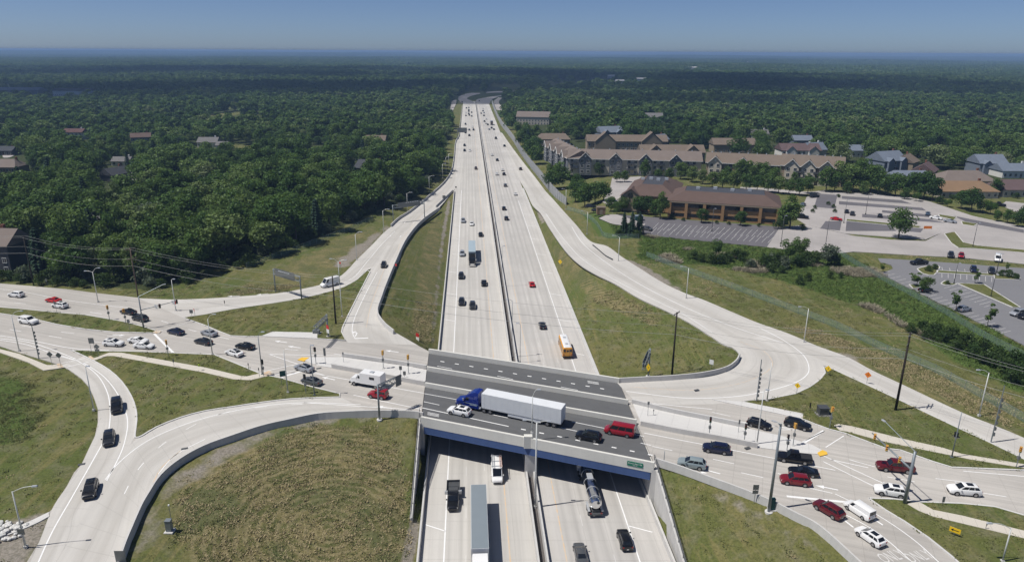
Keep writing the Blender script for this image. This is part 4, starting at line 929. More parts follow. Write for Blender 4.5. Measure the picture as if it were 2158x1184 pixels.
UPE = upole((1887, 865), 702, 'tall black utility pole beside the right ramp', arms=(.5, 2.2), r=.26)
UP0 = (G(-330, 570), 15.0); UPF = (G(2420, 1010), 15.0)
def wire(a, ha, c, hc, label, sag=1.2, r=.02, mat='wire_light', off=0.0):
    p, q = a + Vector((0, 0, ha)), c + Vector((0, 0, hc)); d = (q - p).normalized(); n = Vector((-d.y, d.x, 0)) * off
    pts = [p.lerp(q, k / 14) + n - Vector((0, 0, 4 * sag * (k / 14) * (1 - k / 14))) for k in range(15)]
    return tag(MB().path(pts, r, 4).build('overhead_wire', mat), label, 'wire', 'overhead wires')
spans = ((UP0, UPA, 'left of the grey house pole'), (UPA, UPB, 'in front of the wood'), (UPB, UPC, 'over the left ramp'), (UPC, UPD, 'over the freeway behind the bridge'), (UPD, UPE, 'over the loop road'), (UPE, UPF, 'over the right ramp'))
for a, c, wh in spans:
    for k, (dh, off, nm) in enumerate(((.2, -.8, 'upper rear'), (.2, .8, 'upper front'), (3.2, 0, 'middle'), (5.2, 0, 'lower'))):
        if wh == 'over the freeway behind the bridge' and k == 1: continue
        wire(a[0], a[1] - dh, c[0], c[1] - dh, f'{nm} overhead wire {wh}', 1.4, .026 if k < 3 else .036, 'wire_light', off)
# lattice steel poles (rusty grey, with gear)
def lattice(base, ytop, label):
    b0 = G(*base); h = height(b0, ytop); t = thing('signal_mast', label, 'mast', b0); MB().tube((0, 0, -.3), (0, 0, h), .12, .08, 6).build('pole', 'steel_galv', t)
    for k in range(7):
        z = h * (.12 + .1 * k); MB().box(.08, .34, -.14, .14, z, z + h * .055).build('equipment_box', 'sign_back', t)
lattice((82, 755), 682, 'grey mast with equipment boxes beside the left footpath'); lattice((1594, 846), 757, 'grey mast with equipment boxes on the loop road edge'); lattice((2088, 932), 812, 'grey mast with equipment boxes at the right ramp edge')
# traffic signals
def sighead(par, loc, rz, mat='signal_yellow', s=1.0):
    hd = MB().box(-.2 * s, .2 * s, -.18 * s, .18 * s, -.55 * s, .55 * s).build('signal_head', mat, par, loc, rz)
    for k, lm in enumerate(('lens_red', 'lens_amber', 'lens_green')):
        z = (.36 - .36 * k) * s; MB().tube((0, .18 * s, z), (0, .23 * s, z), .14 * s, n=10).build('lens', lm, hd); MB().box(-.16 * s, .16 * s, .2 * s, .42 * s, z + .12 * s, z + .15 * s).build('visor', mat, hd)
    return hd
def sigpost(base, ytop, label, mat='signal_yellow', rz=0.0, gz_=None, extra=True, s=.95):
    b0 = G(*base) if gz_ is None else P(*base, gz_); h = height(b0, ytop); t = thing('traffic_signal', label, 'traffic signal', b0)
    MB().tube((0, 0, -.2), (0, 0, h - .3), .07, n=7).build('pole', 'steel_galv', t); MB().box(-.25, .25, -.25, .25, -.2, .12).build('base', 'concrete_new', t)
    sighead(t, (0, 0, h - .62 * s), rz, mat, s)
    if extra: MB().box(-.2, .2, -.2, .2, h * .42, h * .42 + .55).build('pedestrian_box', 'sign_back', t)
    return t
sigpost((231, 674), 643, 'amber backed traffic signal on the left grass median', rz=2.6); sigpost((266, 684), 650, 'amber backed traffic signal second on the left grass median', rz=2.6)
sigpost((355, 751), 716, 'amber traffic signal at the near kerb by the stop line', rz=.6); sigpost((556, 793), 757, 'black traffic signal at the end of the island footpath', 'signal_black', .6)
sigpost((666, 766), 731, 'black traffic signal on the left median nose', 'signal_black', 2.4, .12); sigpost((808, 776), 738, 'amber traffic signal on the left median walk, farther from the bridge', rz=-.4, gz_=.12)
sigpost((861, 787), 747, 'amber traffic signal on the left median walk, nearer the bridge', rz=-.4, gz_=.12)
sigpost((1494, 920), 878, 'black traffic signal on the right median walk, nearer the bridge', 'signal_black', 2.8, .12); sigpost((1568, 932), 892, 'black traffic signal on the right median walk by the lamp', 'signal_black', 2.8, .12)
sigpost((1658, 950), 915, 'small dark signal near the right median nose', 'signal_black', 1, .12, s=.75); sigpost((1671, 938), 891, 'amber traffic signal by the crosswalk on the right median', rz=.4, gz_=.12, s=.95); sigpost((1748, 902), 856, 'amber traffic signal on the corner by the utility cabinet', rz=-2.8, s=.95)
sigpost((2141, 986), 940, 'amber traffic signal at the right frame edge', rz=2.6)
sigpost((645, 830), 788, 'slim signal post on the island tip', 'signal_black', 1.0)
def mastarm(base, ytop, tipx, tipdy, heads, label, mat='steel_galv', lum=None, r=.2, armz=.97, rz=0.0, hm='signal_black'):
    """tall pole with a long arm; tip of the arm given as photo px seen at arm height"""
    b0 = G(*base); h = height(b0, ytop); t = thing('traffic_signal', label, 'traffic signal', b0)
    MB().tube((0, 0, -.3), (0, 0, h), r, r * .7, 10).build('pole', mat, t, smooth=True); MB().tube((0, 0, -.3), (0, 0, .12), .6, n=12).build('base', 'concrete_new', t)
    za = b0.z + h * armz; tip = P(tipx, tipdy, za + .6) - b0; a0 = Vector((0, 0, h * armz))
    MB().tube(a0, tip, r * .6, r * .3, 8).build('mast_arm', mat, t, smooth=True)
    for f, sh in heads:
        q = a0.lerp(tip, f)
        if sh == 's': sighead(t, q - Vector((0, 0, .2)), rz, hm, .95)
        else: MB().box(-.45, .45, -.03, .03, -.55, .55).build('sign_panel', 'sign_white' if sh == 'w' else 'sign_back', t, q - Vector((0, 0, .1)), rz)
    if lum:
        e = Vector((lum[0], lum[1], h + lum[2])); MB().path([Vector((0, 0, h)), e * 1.0], .06, 6).build('arm', mat, t); MB().box(-.1, .6, -.16, .16, -.08, .05).build('lamp_head', 'aluminium', t, e, math.atan2(lum[1], lum[0]))
    return t
mastarm((303, 692), 625, 372, 634, ((.52, 's'), (.42, 'w'), (1.0, 's'), (.9, 'w')), 'signal mast with a long arm over the left street junction', lum=(5.0, 3.0, 2.2), armz=.58, rz=2.8)
mastarm((1906, 1061), 951, 1838, 912, ((.28, 's'), (.6, 's'), (.92, 's')), 'big signal mast with a slanted arm over the right street', armz=.66, lum=(-1.6, 6.5, 1.5), rz=2.6, hm='signal_yellow', r=.3)
mastarm((1620, 1078), 893, 1641, 893, (), 'tall thick grey mast by the near right barrier', r=.24, armz=.99, lum=(-.6, .5, .1))
# sign gantries
def lattice_beam(par, a, c, hgt=1.3, dep=.6, n=10, mat='steel_galv', name='truss'):
    b = MB(); d = (c - a); nn = Vector((-d.y, d.x, 0)).normalized() * dep / 2; up = Vector((0, 0, hgt))
    for o in (nn, -nn):
        for z in (Vector((0, 0, 0)), up): b.tube(a + o + z, c + o + z, .1, n=6)
        for k in range(n):
            p, q = a.lerp(c, k / n) + o, a.lerp(c, (k + 1) / n) + o
            b.tube(p, q + up, .05, n=5) if k % 2 else b.tube(p + up, q, .05, n=5)
    return b.build(name, mat, par)
def gantry(b1, b2, yt, label, zf=None, signs=()):
    p, q = (G(*b1), G(*b2)) if zf is None else (P(b1[0], b1[1], zf), P(b2[0], b2[1], zf)); h = height(p, yt); t = thing('sign_gantry', label, 'gantry', p); d = q - p
    for o in (Vector((0, 0, 0)), d): MB().tube(o + Vector((0, 0, -.3)), o + Vector((0, 0, h + (0 if o.length == 0 else -d.z))), .2, .16, 8).build('post', 'steel_galv', t, smooth=True)
    a, c = Vector((0, 0, h - 1.5)), Vector((d.x, d.y, h - 1.5)); lattice_beam(t, a, c)
    ang = math.atan2(d.y, d.x)
    for f0, f1, mt in signs:
        L = d.length; MB().box(L * f0, L * f1, -.45, -.38, h - 1.75, h + .55).build('sign_panel', mt, t, (0, 0, 0), ang)
    for k in range(6):
        x = d.length * (.38 + .07 * k); MB().box(x - .3, x + .3, -1.4, -1.2, h + .3, h + .5).build('sign_light', 'aluminium', t, (0, 0, 0), ang)
    return t
gantry((581, 615), (636, 632), 566, 'sign gantry with a truss across the left ramp near the white van', None, ((.1, .85, 'sign_back'),))
gantry((829, 470), (895, 466), 432, 'sign gantry with a truss across the left ramp near the freeway', None, ((.15, .85, 'sign_back'),))
def cantilever(base, ytop, tip, label, panels=((.35, .8, 'sign_back'),), both=False):
    b0 = G(*base); h = height(b0, ytop); t = thing('cantilever_sign', label, 'sign', b0); MB().tube((0, 0, -.3), (0, 0, h), .2, .17, 10).build('post', 'steel_galv', t, smooth=True); MB().tube((0, 0, -.3), (0, 0, .15), .55, n=12).build('base', 'concrete_new', t)
    z = h - 1.3; e = P(tip[0], tip[1], b0.z + h - .4) - b0; e.z = 0; lattice_beam(t, Vector((0, 0, z)), Vector((e.x, e.y, z)), 1.1, .4, 8); L = e.length; ang = math.atan2(e.y, e.x)
    for f0, f1, mt in panels: MB().box(L * f0, L * f1, -.34, -.28, z - .7, z + 1.5).build('sign_panel', mt, t, (0, 0, 0), ang)
    return t
cantilever((800, 884), 810, (845, 792), 'cantilever sign truss over the red jeep left of the bridge', ((.72, .95, 'sign_back'),))
cantilever((692, 709), 662, (662, 690), 'cantilever sign arm on the grass triangle near the apron', ())
cantilever((1366, 793), 734, (1356, 770), 'narrow cantilever sign truss on the grass behind the bridge', ((.2, .9, 'sign_back'),))
cantilever((970, 292), 276, (981, 284), 'far overhead sign beside the freeway edge', ((.0, 1.0, 'sign_back'),)) if False else None
fg = thing('cantilever_sign', 'far grey overhead sign beside the left edge of the freeway', 'sign', P(964, 292, FZ)); MB().tube((0, 0, 0), (0, 0, 9), .25, n=8).build('post', 'steel_galv', fg); MB().box(-5, 9, -.1, .1, 7.6, 8.0).build('arm', 'steel_galv', fg); MB().box(0.5, 8.5, -.3, -.15, 5.2, 9.4).build('sign_panel', 'sign_back', fg)
# small signs: (base px, top px y, shape, material, label, heading)
def sgn(base, ytop, shape, mat, label, w=.75, hh=.75, rz=0.0, zz=None, post='steel_galv', two=False, second=None):
    rz = -.7 if mat in ('sign_yellow', 'sign_orange', 'sign_white', 'sign_red') and rz == 0 else rz
    b0 = G(*base) if zz is None else P(*base, zz); h = height(b0, ytop); t = thing('road_sign', label, 'road sign', b0)
    for x in ((-w * .35, w * .35) if two else (0,)): MB().tube((x, .05, -.2), (x, .05, h - .1), .04, n=5).build('post', post, t, rz=rz)
    b = MB(); zc = h - hh / 2
    if shape == 'd': b.add([(0, -.02, zc - hh * .7), (w * .7, -.02, zc), (0, -.02, zc + hh * .7), (-w * .7, -.02, zc), (0, .02, zc - hh * .7), (w * .7, .02, zc), (0, .02, zc + hh * .7), (-w * .7, .02, zc)], [(0, 1, 2, 3), (7, 6, 5, 4), (0, 4, 5, 1), (1, 5, 6, 2), (2, 6, 7, 3), (3, 7, 4, 0)])
    else: b.box(-w / 2, w / 2, -.02, .02, zc - hh / 2, zc + hh / 2)
    o = b.build('sign_panel', mat, t, rz=rz)
    if shape == 'arrow':
        a = MB(); a.add([(-w * .38, -.03, zc), (-w * .15, -.03, zc - hh * .3), (-w * .15, -.03, zc - hh * .08), (w * .36, -.03, zc - hh * .08), (w * .36, -.03, zc + hh * .08), (-w * .15, -.03, zc + hh * .08), (-w * .15, -.03, zc + hh * .3)], [(0, 1, 2, 3, 4, 5, 6)]); a.build('sign_arrow', 'signal_black', o)
    if shape == 'r': MB().box(-w * .35, w * .35, -.035, -.022, zc - .05, zc + .05).build('sign_bar', 'sign_white', o)
    if shape == 'd' and mat in ('sign_yellow', 'sign_orange'): MB().box(-.05, .05, -.035, -.022, zc - .18, zc + .18).build('sign_symbol', 'signal_black', o)
    if second: b2 = MB(); b2.box(-w / 2, w / 2, -.02, .02, zc - hh / 2 - second[1] - .1, zc - hh / 2 - .1); b2.build('sign_panel', second[0], t, rz=rz)
    return t
sgn((371, 655), 634, 's', 'sign_red', 'red do-not-enter sign on the lamp post at the left junction', .9, .9, second=('sign_white', .6)); sgn((405, 672), 653, 's', 'sign_back', 'square sign on the left tip of the grass triangle', .9, .9)
sgn((411, 668), 650, 's', 'sign_red', 'thin red marker beside the square sign on the triangle tip', .3, .8); sgn((474, 645), 633, 's', 'signal_black', 'short dark marker post in the left ramp', .2, .8); sgn((120, 660), 636, 's', 'sign_back', 'sign post in front of the white SUV on the left median', .5, .7)
sgn((274, 698), 673, 's', 'sign_back', 'small keep-right sign near the end of the left median', .7, .9); sgn((110, 772), 742, 'd', 'sign_back', 'grey diamond sign seen from behind, left of the crosswalk', 1.0, 1.0); sgn((129, 776), 744, 'd', 'sign_back', 'grey diamond sign seen from behind, right beside the crosswalk', 1.0, 1.0)
sgn((197, 744), 712, 's', 'sign_back', 'square guide sign on two posts at the island tip', 1.25, 1.35, two=True); sgn((208, 754), 726, 'd', 'sign_back', 'diamond sign beside the square guide sign', 1.0, 1.0, second=('sign_back', .5))
sgn((367, 773), 756, 's', 'sign_back', 'small post sign halfway along the island footpath', .3, .8); sgn((525, 785), 765, 's', 'signal_black', 'thin dark post on the island near the signal', .2, .5); sgn((547, 796), 775, 's', 'signal_black', 'short dark post at the footpath end', .2, .5)
sgn((599, 812), 781, 's', 'sign_darkgreen', 'dark green guide sign on two posts on the island', 1.35, 1.3, rz=.35, two=True); sgn((686, 768), 733, 's', 'sign_back', 'tall narrow sign on the left median walk', .5, 1.9, zz=.12); sgn((724, 763), 742, 's', 'sign_back', 'small post on the far wall of the left median', .3, .5, zz=.12)
sgn((845, 795), 771, 's', 'sign_back', 'small square sign on the left median walk by the truss', .6, .9, zz=.12); sgn((853, 802), 782, 's', 'sign_back', 'lower square sign on the left median walk', .6, .9, zz=.12)
sgn((692, 711), 685, 's', 'sign_red', 'red and white do-not-enter sign on the grass triangle', 1.0, 1.0, second=('sign_white', 1.0)); sgn((880, 716), 702, 's', 'sign_red', 'red and white wrong-way signs on the grass left of the bridge', 1.1, 1.0, second=('sign_white', .9)); sgn((835, 573), 556, 's', 'sign_red', 'small red sign behind the ramp barrier', .9, .7)
sgn((718, 573), 552, 's', 'sign_red', 'small red sign on the twin armed lamp', .7, .6); sgn((936, 425), 412, 's', 'sign_back', 'square sign at the ramp gore', 1.6, 2.0); sgn((880, 1), 1, 's', 'sign_back', 'x') if False else None
sgn((1365, 795), 768, 'd', 'sign_yellow', 'bright yellow warning sign on the grass behind the bridge', .75, 1.4); sgn((1498, 778), 758, 's', 'sign_white', 'small white sign on the grass inside the loop', 1.0, 1.1); sgn((1743, 792), 772, 'd', 'sign_yellow', 'bright yellow diamond sign at the nose of the loop', 1.0, 1.0)
sgn((1678, 832), 808, 'd', 'sign_yellow', 'yellow diamond sign on the outer kerb of the loop', .9, .9); sgn((1826, 809), 785, 'd', 'sign_orange', 'orange diamond sign beside the right ramp', 1.0, 1.0); sgn((1180, 566), 548, 'd', 'sign_yellow', 'yellow diamond sign beside the outbound lanes', 1.2, 1.2)
sgn((2010, 1128), 1112, 'arrow', 'sign_yellow', 'yellow board with a black arrow on the lower right grass', 1.4, .75, zz=.1); sgn((1589, 1060), 1021, 's', 'sign_back', 'stacked grey signs on a post behind the near right barrier', .9, .9, second=('sign_back', .6)); sgn((1602, 1058), 1047, 's', 'sign_back', 'small grey sign beside the stacked signs', .6, .6)
sgn((1365, 876), 846, 's', 'sign_back', 'thin brown sign post on the right median near the bridge', .4, .6, zz=.12); sgn((1377, 874), 862, 's', 'sign_back', 'short post beside the right median wall', .2, .4, zz=.12); sgn((1556, 910), 884, 's', 'sign_back', 'narrow sign post on the right median wall', .3, .9, zz=.12)
sgn((1986, 1065), 1046, 's', 'sign_back', 'brown post sign by the right kerb', .4, 1.0); sgn((1857, 1050), 1040, 's', 'sign_back', 'tiny post at the tip of the lower right corner', .15, .4); sgn((2077, 1116), 1100, 's', 'signal_black', 'short dark post beside the lower right footpath', .15, .5); sgn((1706, 866), 848, 's', 'signal_black', 'short dark post on the grass by the utility cabinet', .25, 1.2)
sgn((100, 604), 587, 's', 'sign_back', 'pale post sign by the hedge on the left street', .4, .9); sgn((53, 1156), 1114, 's', 'sign_back', 'grey sign plate seen from behind on the lower left lamp', 1.0, .9, zz=0)
sgn((259, 1200), 1160, 's', 'sign_back', 'tall brown sign board cut by the lower frame edge', 1.4, 2.6); sgn((961, 402), 393, 's', 'signal_black', 'dark crash cushion marker at the freeway gore', .8, .8, zz=FZ)
# cabinets
def cabinet(base, w, d, h, mat, label, mast=0.0):
    b0 = G(*base); t = thing('utility_cabinet', label, 'cabinet', b0); MB().box(-w * .8, w * .8, -d * .9, d * .9, -.2, .15).build('plinth', 'concrete_new', t); MB().box(-w / 2, w / 2, -d / 2, d / 2, .15, h).build('body', mat, t); MB().box(-w * .54, w * .54, -d * .56, d * .56, h, h + .1).build('lid', mat, t)
    if mast: MB().tube((w * .4, d * .4, .1), (w * .4, d * .4, mast), .04, n=6).build('mast', 'steel_galv', t); MB().box(w * .4 - .1, w * .4 + .1, d * .4 - .1, d * .4 + .1, mast, mast + .2).build('antenna', 'sign_white', t)
cabinet((358, 1119), .8, .7, 1.9, 'steel_galv', 'grey signal cabinet on a slab in the near left grass', 4.2); cabinet((1733, 872), 1.8, 1.5, 1.5, 'steel_dark', 'dark utility cabinet on a pad behind the crosswalk'); cabinet((1626, 1074), .7, .5, 2.0, 'sign_darkgreen', 'blue-green control box beside the thick grey mast'); cabinet((667, 703), 1.6, 1.0, .9, 'sign_back', 'low grey cabinet at the edge of the bright apron')
cabinet((2014, 922), .5, .5, 1.0, 'signal_black', 'small dark box on the grass near the right ramp')
# rock pile at the lower left
rk = thing('rock_pile', 'heap of pale riprap stones at the lower left corner', 'rocks', G(10, 1120))
for k in range(46):
    a, rr = random.random() * 6.28, 2.6 * math.sqrt(random.random()); s = .25 + .3 * random.random(); bm = bmesh.new(); bmesh.ops.create_icosphere(bm, subdivisions=1, radius=s)
    for v in bm.verts: v.co = Vector((v.co.x * random.uniform(.8, 1.2), v.co.y * random.uniform(.8, 1.2), v.co.z * random.uniform(.55, .85)))
    me = bpy.data.meshes.new('stone'); bm.to_mesh(me); bm.free(); me.materials.append(m('rock')); link('stone', me, rk, (rr * math.cos(a) * 1.2, rr * math.sin(a), .15 + .35 * max(0, 1 - rr / 2.4)))
strip('gutter', [(0, 1127, 0, 1134), (30, 1113, 33, 1121), (70, 1095, 74, 1104), (103, 1079, 104, 1088)], 0, .1, 'concrete_new')
# ================================================================== VEHICLES
def paintmat(name, col, rough=0.28, metal=0.25):
    b = NB(name); b.bsdf(col, rough, metal, spec=0.5, coat=0.6)
for n_, c_ in dict(black=(.008, .008, .010), dark=(.020, .022, .028), charcoal=(.035, .037, .042), navy=(.010, .014, .045), grey=(.10, .105, .11), silver=(.36, .38, .41), white=(.80, .80, .79), red=(.33, .012, .022),
                   brightred=(.62, .012, .012), maroon=(.13, .010, .014), brick=(.22, .012, .020), sage=(.30, .36, .37), schoolyellow=(.72, .32, .015), royal=(.010, .030, .24), beige=(.42, .38, .31), bluegrey=(.10, .14, .20), brown=(.09, .06, .045)).items(): paintmat('car_' + n_, c_, metal=0.0 if n_ in ('white', 'schoolyellow') else .25)
simple('trailer_white', (.66, .68, .70), .5, var=.06, scale=.6); simple('trailer_grey', (.20, .235, .26), .6, var=.08, scale=.5); simple('trailer_blue', (.34, .42, .47), .5, var=.08, scale=.5); simple('interior', (.03, .03, .03), .8)
simple('plate', (.7, .7, .68), .5); simple('ladder_wood', (.55, .35, .28), .6)
CAR = dict(  # L, W, H, belt, hood height, deck height, cabin base x0..x1, roof x0..x1, wheel radius, ground clearance
    sedan=(4.85, 1.86, 1.46, .98, .91, 1.04, (-1.95, 1.3), (-.95, .2), .345, .19), coupe=(4.7, 1.86, 1.36, .90, .84, .95, (-1.9, 1.0), (-.8, .2), .34, .18), hatch=(4.35, 1.82, 1.56, 1.03, .98, 1.06, (-2.05, 1.2), (-1.5, .2), .35, .20),
    suv=(4.75, 1.94, 1.70, 1.12, 1.07, 1.14, (-2.26, 1.18), (-1.72, .28), .39, .25), bigsuv=(5.3, 2.05, 1.9, 1.22, 1.18, 1.26, (-2.56, 1.2), (-2.2, .45), .42, .28), pickup=(5.85, 2.02, 1.92, 1.15, 1.14, 1.15, (-.95, 1.2), (-.75, .62), .41, .30), minivan=(5.0, 2.0, 1.75, 1.02, .98, 1.05, (-2.42, 1.6), (-2.2, .75), .35, .2),
    jeep=(4.2, 1.9, 1.85, 1.12, 1.1, 1.12, (-2.0, .55), (-1.95, .35), .42, .32), van=(5.6, 2.03, 2.15, 1.15, 1.08, 1.2, (-2.75, 2.0), (-2.7, 1.25), .38, .28), transit=(5.9, 2.05, 2.55, 1.25, 1.15, 1.3, (-2.92, 2.2), (-2.88, 1.35), .37, .25), smallvan=(4.75, 1.83, 1.85, 1.05, 1.0, 1.1, (-2.32, 1.5), (-2.28, .75), .33, .22))
_cm = {}
def car_meshes(kind):
    if kind in _cm: return _cm[kind]
    L, Wd, Hh, belt, hood, deck, (c0, c1), (r0, r1), wr, gc = CAR[kind]; hw = Wd / 2; h = L / 2
    b = MB(); st = []
    def ring(x, zb, zt, w):
        m1, m2 = zb + (zt - zb) * .35, zb + (zt - zb) * .78
        half = [(0, zb), (w * .86, zb), (w * .97, zb + .08), (w, m1), (w * .985, m2), (w * .90, zt - .01), (w * .55, zt + .015)]
        return [(x, y, z) for y, z in half] + [(x, 0, zt + .025)] + [(x, -y, z) for y, z in half[:0:-1]]
    xs = [(-h, .46, .80 * deck, .82), (-h + .07, .33, .93 * deck, .91), (-h + .35, gc + .03, deck, .97), (c0 + .3 if kind != 'pickup' else -1.2, gc, max(deck, belt) if kind != 'pickup' else deck, 1.0), (0, gc, belt, 1.0), (c1 - .1, gc, belt * .99, 1.0), (c1 + .25 if c1 < h - 1 else c1 + .1, gc, (hood + belt) / 2, .99), (h - .62, gc + .02, hood * .97, .96), (h - .22, gc + .06, hood * .88, .90), (h - .04, .34, hood * .74, .80), (h, .42, hood * .62, .70)]
    xs.sort(key=lambda q: q[0]); b.loft([ring(x, zb, zt, hw * w) for x, zb, zt, w in xs])
    wb, wt = hw * .90, hw * (.70 if kind in ('sedan', 'coupe', 'hatch', 'suv') else .80 if kind in ('bigsuv', 'pickup', 'minivan', 'smallvan') else .84)
    zb_, zt_ = belt - .03, Hh
    base = [(c0, -wb * .93, zb_), (c1, -wb * .90, zb_), (c1, wb * .90, zb_), (c0, wb * .93, zb_)]; top = [(r0, -wt * .94, zt_ - .05), (r1, -wt, zt_ - .04), (r1, wt, zt_ - .04), (r0, wt * .94, zt_ - .05)]
    mid_ = [(r0 + .12, -wt * .86, zt_), (r1 - .15, -wt * .88, zt_ + .01), (r1 - .15, wt * .88, zt_ + .01), (r0 + .12, wt * .86, zt_)]
    k = len(b.v); b.v += base + top + mid_; fs = [(0, 1, 5, 4), (1, 2, 6, 5), (2, 3, 7, 6), (3, 0, 4, 7), (4, 5, 9, 8), (5, 6, 10, 9), (6, 7, 11, 10), (7, 4, 8, 11), (8, 9, 10, 11)]
    b.f += [tuple(i + k for i in f) for f in fs]; b.mi += [0] * len(fs)
    if kind == 'pickup':                       # open bed: dark floor between the sides
        b.mat(1); b.box(-h + .12, -1.08, -hw * .78, hw * .78, deck + .02, deck + .035); b.mat(0); b.box(-h + .05, -h + .14, -hw * .85, hw * .85, deck - .2, deck + .08); b.box(-h + .1, -1.0, -hw * .93, -hw * .8, deck - .1, deck + .07); b.box(-h + .1, -1.0, hw * .8, hw * .93, deck - .1, deck + .07)
    for s in (-1, 1):                          # mirrors
        b.box(c1 - .38, c1 - .2, s * hw * .98 - .02 if s > 0 else s * hw * .98 - .2, s * hw * .98 + .2 if s > 0 else s * hw * .98 + .02, belt + .0, belt + .17)
    b.mat(1)
    b.box(-h - .015, -h + .2, -hw * .74, hw * .74, .36, .50); b.box(h - .2, h + .012, -hw * .6, hw * .6, .36, .52)      # bumpers
    xw = (L * .29, -L * .285)
    for x in xw:
        for s in (-1, 1):
            n = 10; R_ = wr * 1.16; y = s * (hw * .985 + .012); ring_ = [(x + R_ * math.cos(math.pi * q / n), y, wr + R_ * math.sin(math.pi * q / n)) for q in range(n + 1)]
            k = len(b.v); b.v += ring_ + [(x, y, wr * .6)]; 
            for q in range(n): b.f.append((k + q, k + q + 1, k + n + 1) if s < 0 else (k + q + 1, k + q, k + n + 1)); b.mi.append(1)
    body = b.mesh('body', ['car_white', 'trim_black'], True); body.set_sharp_from_angle(angle=R(38))
    def gl(face, e0, e1, v0, v1, off=.012):
        """window pane inset in a cabin face given by 4 corners (bottom a,b then top c,d)"""
        a, c, d, e = (Vector(q) for q in face); nrm_ = (c - a).cross(e - a).normalized()
        f = lambda u, v: a.lerp(c, u).lerp(e.lerp(d, u), v) + nrm_ * off
        return [f(e0, v0), f(e1, v0), f(e1, v1), f(e0, v1)]
    S1 = (base[0], base[1], top[1], top[0]); S2 = (base[2], base[3], top[3], top[2]); FR = (base[1], base[2], top[2], top[1]); BK = (base[3], base[0], top[0], top[3])
    panes = {'windscreen': [gl(FR, .05, .95, .06, .93)], 'rear_window': [gl(BK, .08, .92, .22, .9)]}
    if kind in ('transit', 'smallvan'): side = ((.80, .94),)
    elif kind == 'van': side = ((.05, .33), (.36, .62), (.66, .95))
    elif kind == 'pickup': side = ((.07, .45), (.51, .93))
    else: side = ((.06, .30), (.33, .60), (.64, .93))
    if kind == 'transit': panes.pop('rear_window')
    out = {}
    for nme, qs in panes.items(): out[nme] = mesh(nme, [v for q in qs for v in q], [tuple(range(4 * i, 4 * i + 4)) for i in range(len(qs))], ['glass_dark'])
    for nme, S, flip in (('side_window', S1, False), ('side_window', S2, True)):
        qs = [gl(S, (1 - b_) if flip else a_, (1 - a_) if flip else b_, .14, .86) for a_, b_ in side]
        out[nme + ('R' if not flip else 'L')] = mesh(nme, [v for q in qs for v in q], [tuple(range(4 * i, 4 * i + 4)) for i in range(len(qs))], ['glass_dark'])
    w = MB(); w.tube((0, -.11, 0), (0, .11, 0), wr, n=16); wheel = w.mesh('wheel', ['rubber'], False); w = MB(); w.tube((0, -.118, 0), (0, .118, 0), wr * .62, n=12); rim = w.mesh('rim', ['rim'])
    hl = MB().box(h - .34, h - .05, -.2, .2, hood * .66, hood * .82, (h - .42, h - .14, -.2, .2)).mesh('headlight', ['lamp_lens']); tl = MB().box(-h - .012, -h + .10, -.11, .11, deck * .72, deck * .90).mesh('taillight', ['tail_lens'])
    pl = MB().box(-h - .03, -h - .01, -.17, .17, .52, .66).mesh('licence_plate', ['plate']); sr = MB().box(min(r0, r1) * .35 + r1 * .65 - .75, min(r0, r1) * .35 + r1 * .65 + .25, -wt * .62, wt * .62, zt_ + .012, zt_ + .02).mesh('sunroof', ['glass_dark'])
    _cm[kind] = (body, out, wheel, rim, hl, tl, pl, sr, xw, wr, hw, h); return _cm[kind]
_far = {}
def far_mesh(kind):
    """one simple mesh for a car only a few pixels long"""
    if kind not in _far:
        body, panes = car_meshes(kind)[:2]; xw, wr, hw = car_meshes(kind)[8:11]; b = MB(); b.v = [tuple(v.co) for v in body.vertices]; b.f = [tuple(p.vertices) for p in body.polygons]; b.mi = [p.material_index for p in body.polygons]
        for me in panes.values(): b.mat(2); b.add([tuple(v.co) for v in me.vertices], [tuple(p.vertices) for p in me.polygons])
        b.mat(1)
        for x in xw:
            for s in (-1, 1): b.tube((x, s * (hw - .2), wr), (x, s * (hw + .01), wr), wr, n=8)
        _far[kind] = b.mesh('car_body', ['car_white', 'rubber', 'glass_dark'], True); _far[kind].set_sharp_from_angle(angle=R(38))
    return _far[kind]
NAMES = dict(sedan='sedan', coupe='coupe', hatch='hatchback', suv='suv', bigsuv='suv', pickup='pickup_truck', minivan='minivan', jeep='off_road_car', van='passenger_van', transit='cargo_van', smallvan='cargo_van')
CATS = dict(sedan='car', coupe='car', hatch='car', suv='SUV', bigsuv='SUV', pickup='pickup truck', minivan='minivan', jeep='car', van='van', transit='van', smallvan='van')
def heading(px, py, tx, ty, z): 
    a, c = P(px, py, z), P(tx, ty, z); return math.atan2(c.y - a.y, c.x - a.x)
def car(kind, col, px, py, tx, ty, label, z=0.0, far=False, group=None, roof=None, sun=False, rz=None, zo=.012):
    p = P(px, py, z); zz = p.z; rz = heading(px, py, tx, ty, zz) if rz is None else rz; p = p + Vector((0, 0, zo))
    if far:
        o = link(NAMES[kind], far_mesh(kind), None, p, rz, 'car_' + col); return tag(o, label, CATS[kind], group)
    body, panes, wheel, rim, hl, tl, pl, sr, xw, wr, hw, h = car_meshes(kind)
    t = thing(NAMES[kind], label, CATS[kind], p, rz, group); bd = link('body', body, t, mat='car_' + col)
    if roof:
        q = car_meshes(kind); 
    for nme, me in panes.items(): link(me.name.split('.')[0], me, t)
    for x in xw:
        for s in (-1, 1): w = link('wheel', wheel, t, (x, s * (hw - .10), wr)); link('rim', rim, w)
    for s in (-1, 1): link('headlight', hl, t, (0, s * hw * .62, 0)); link('taillight', tl, t, (0, s * hw * .72, 0))
    link('licence_plate', pl, t)
    if sun: link('sunroof', sr, t)
    return t
LT = (-60, -12)          # along the street towards the left
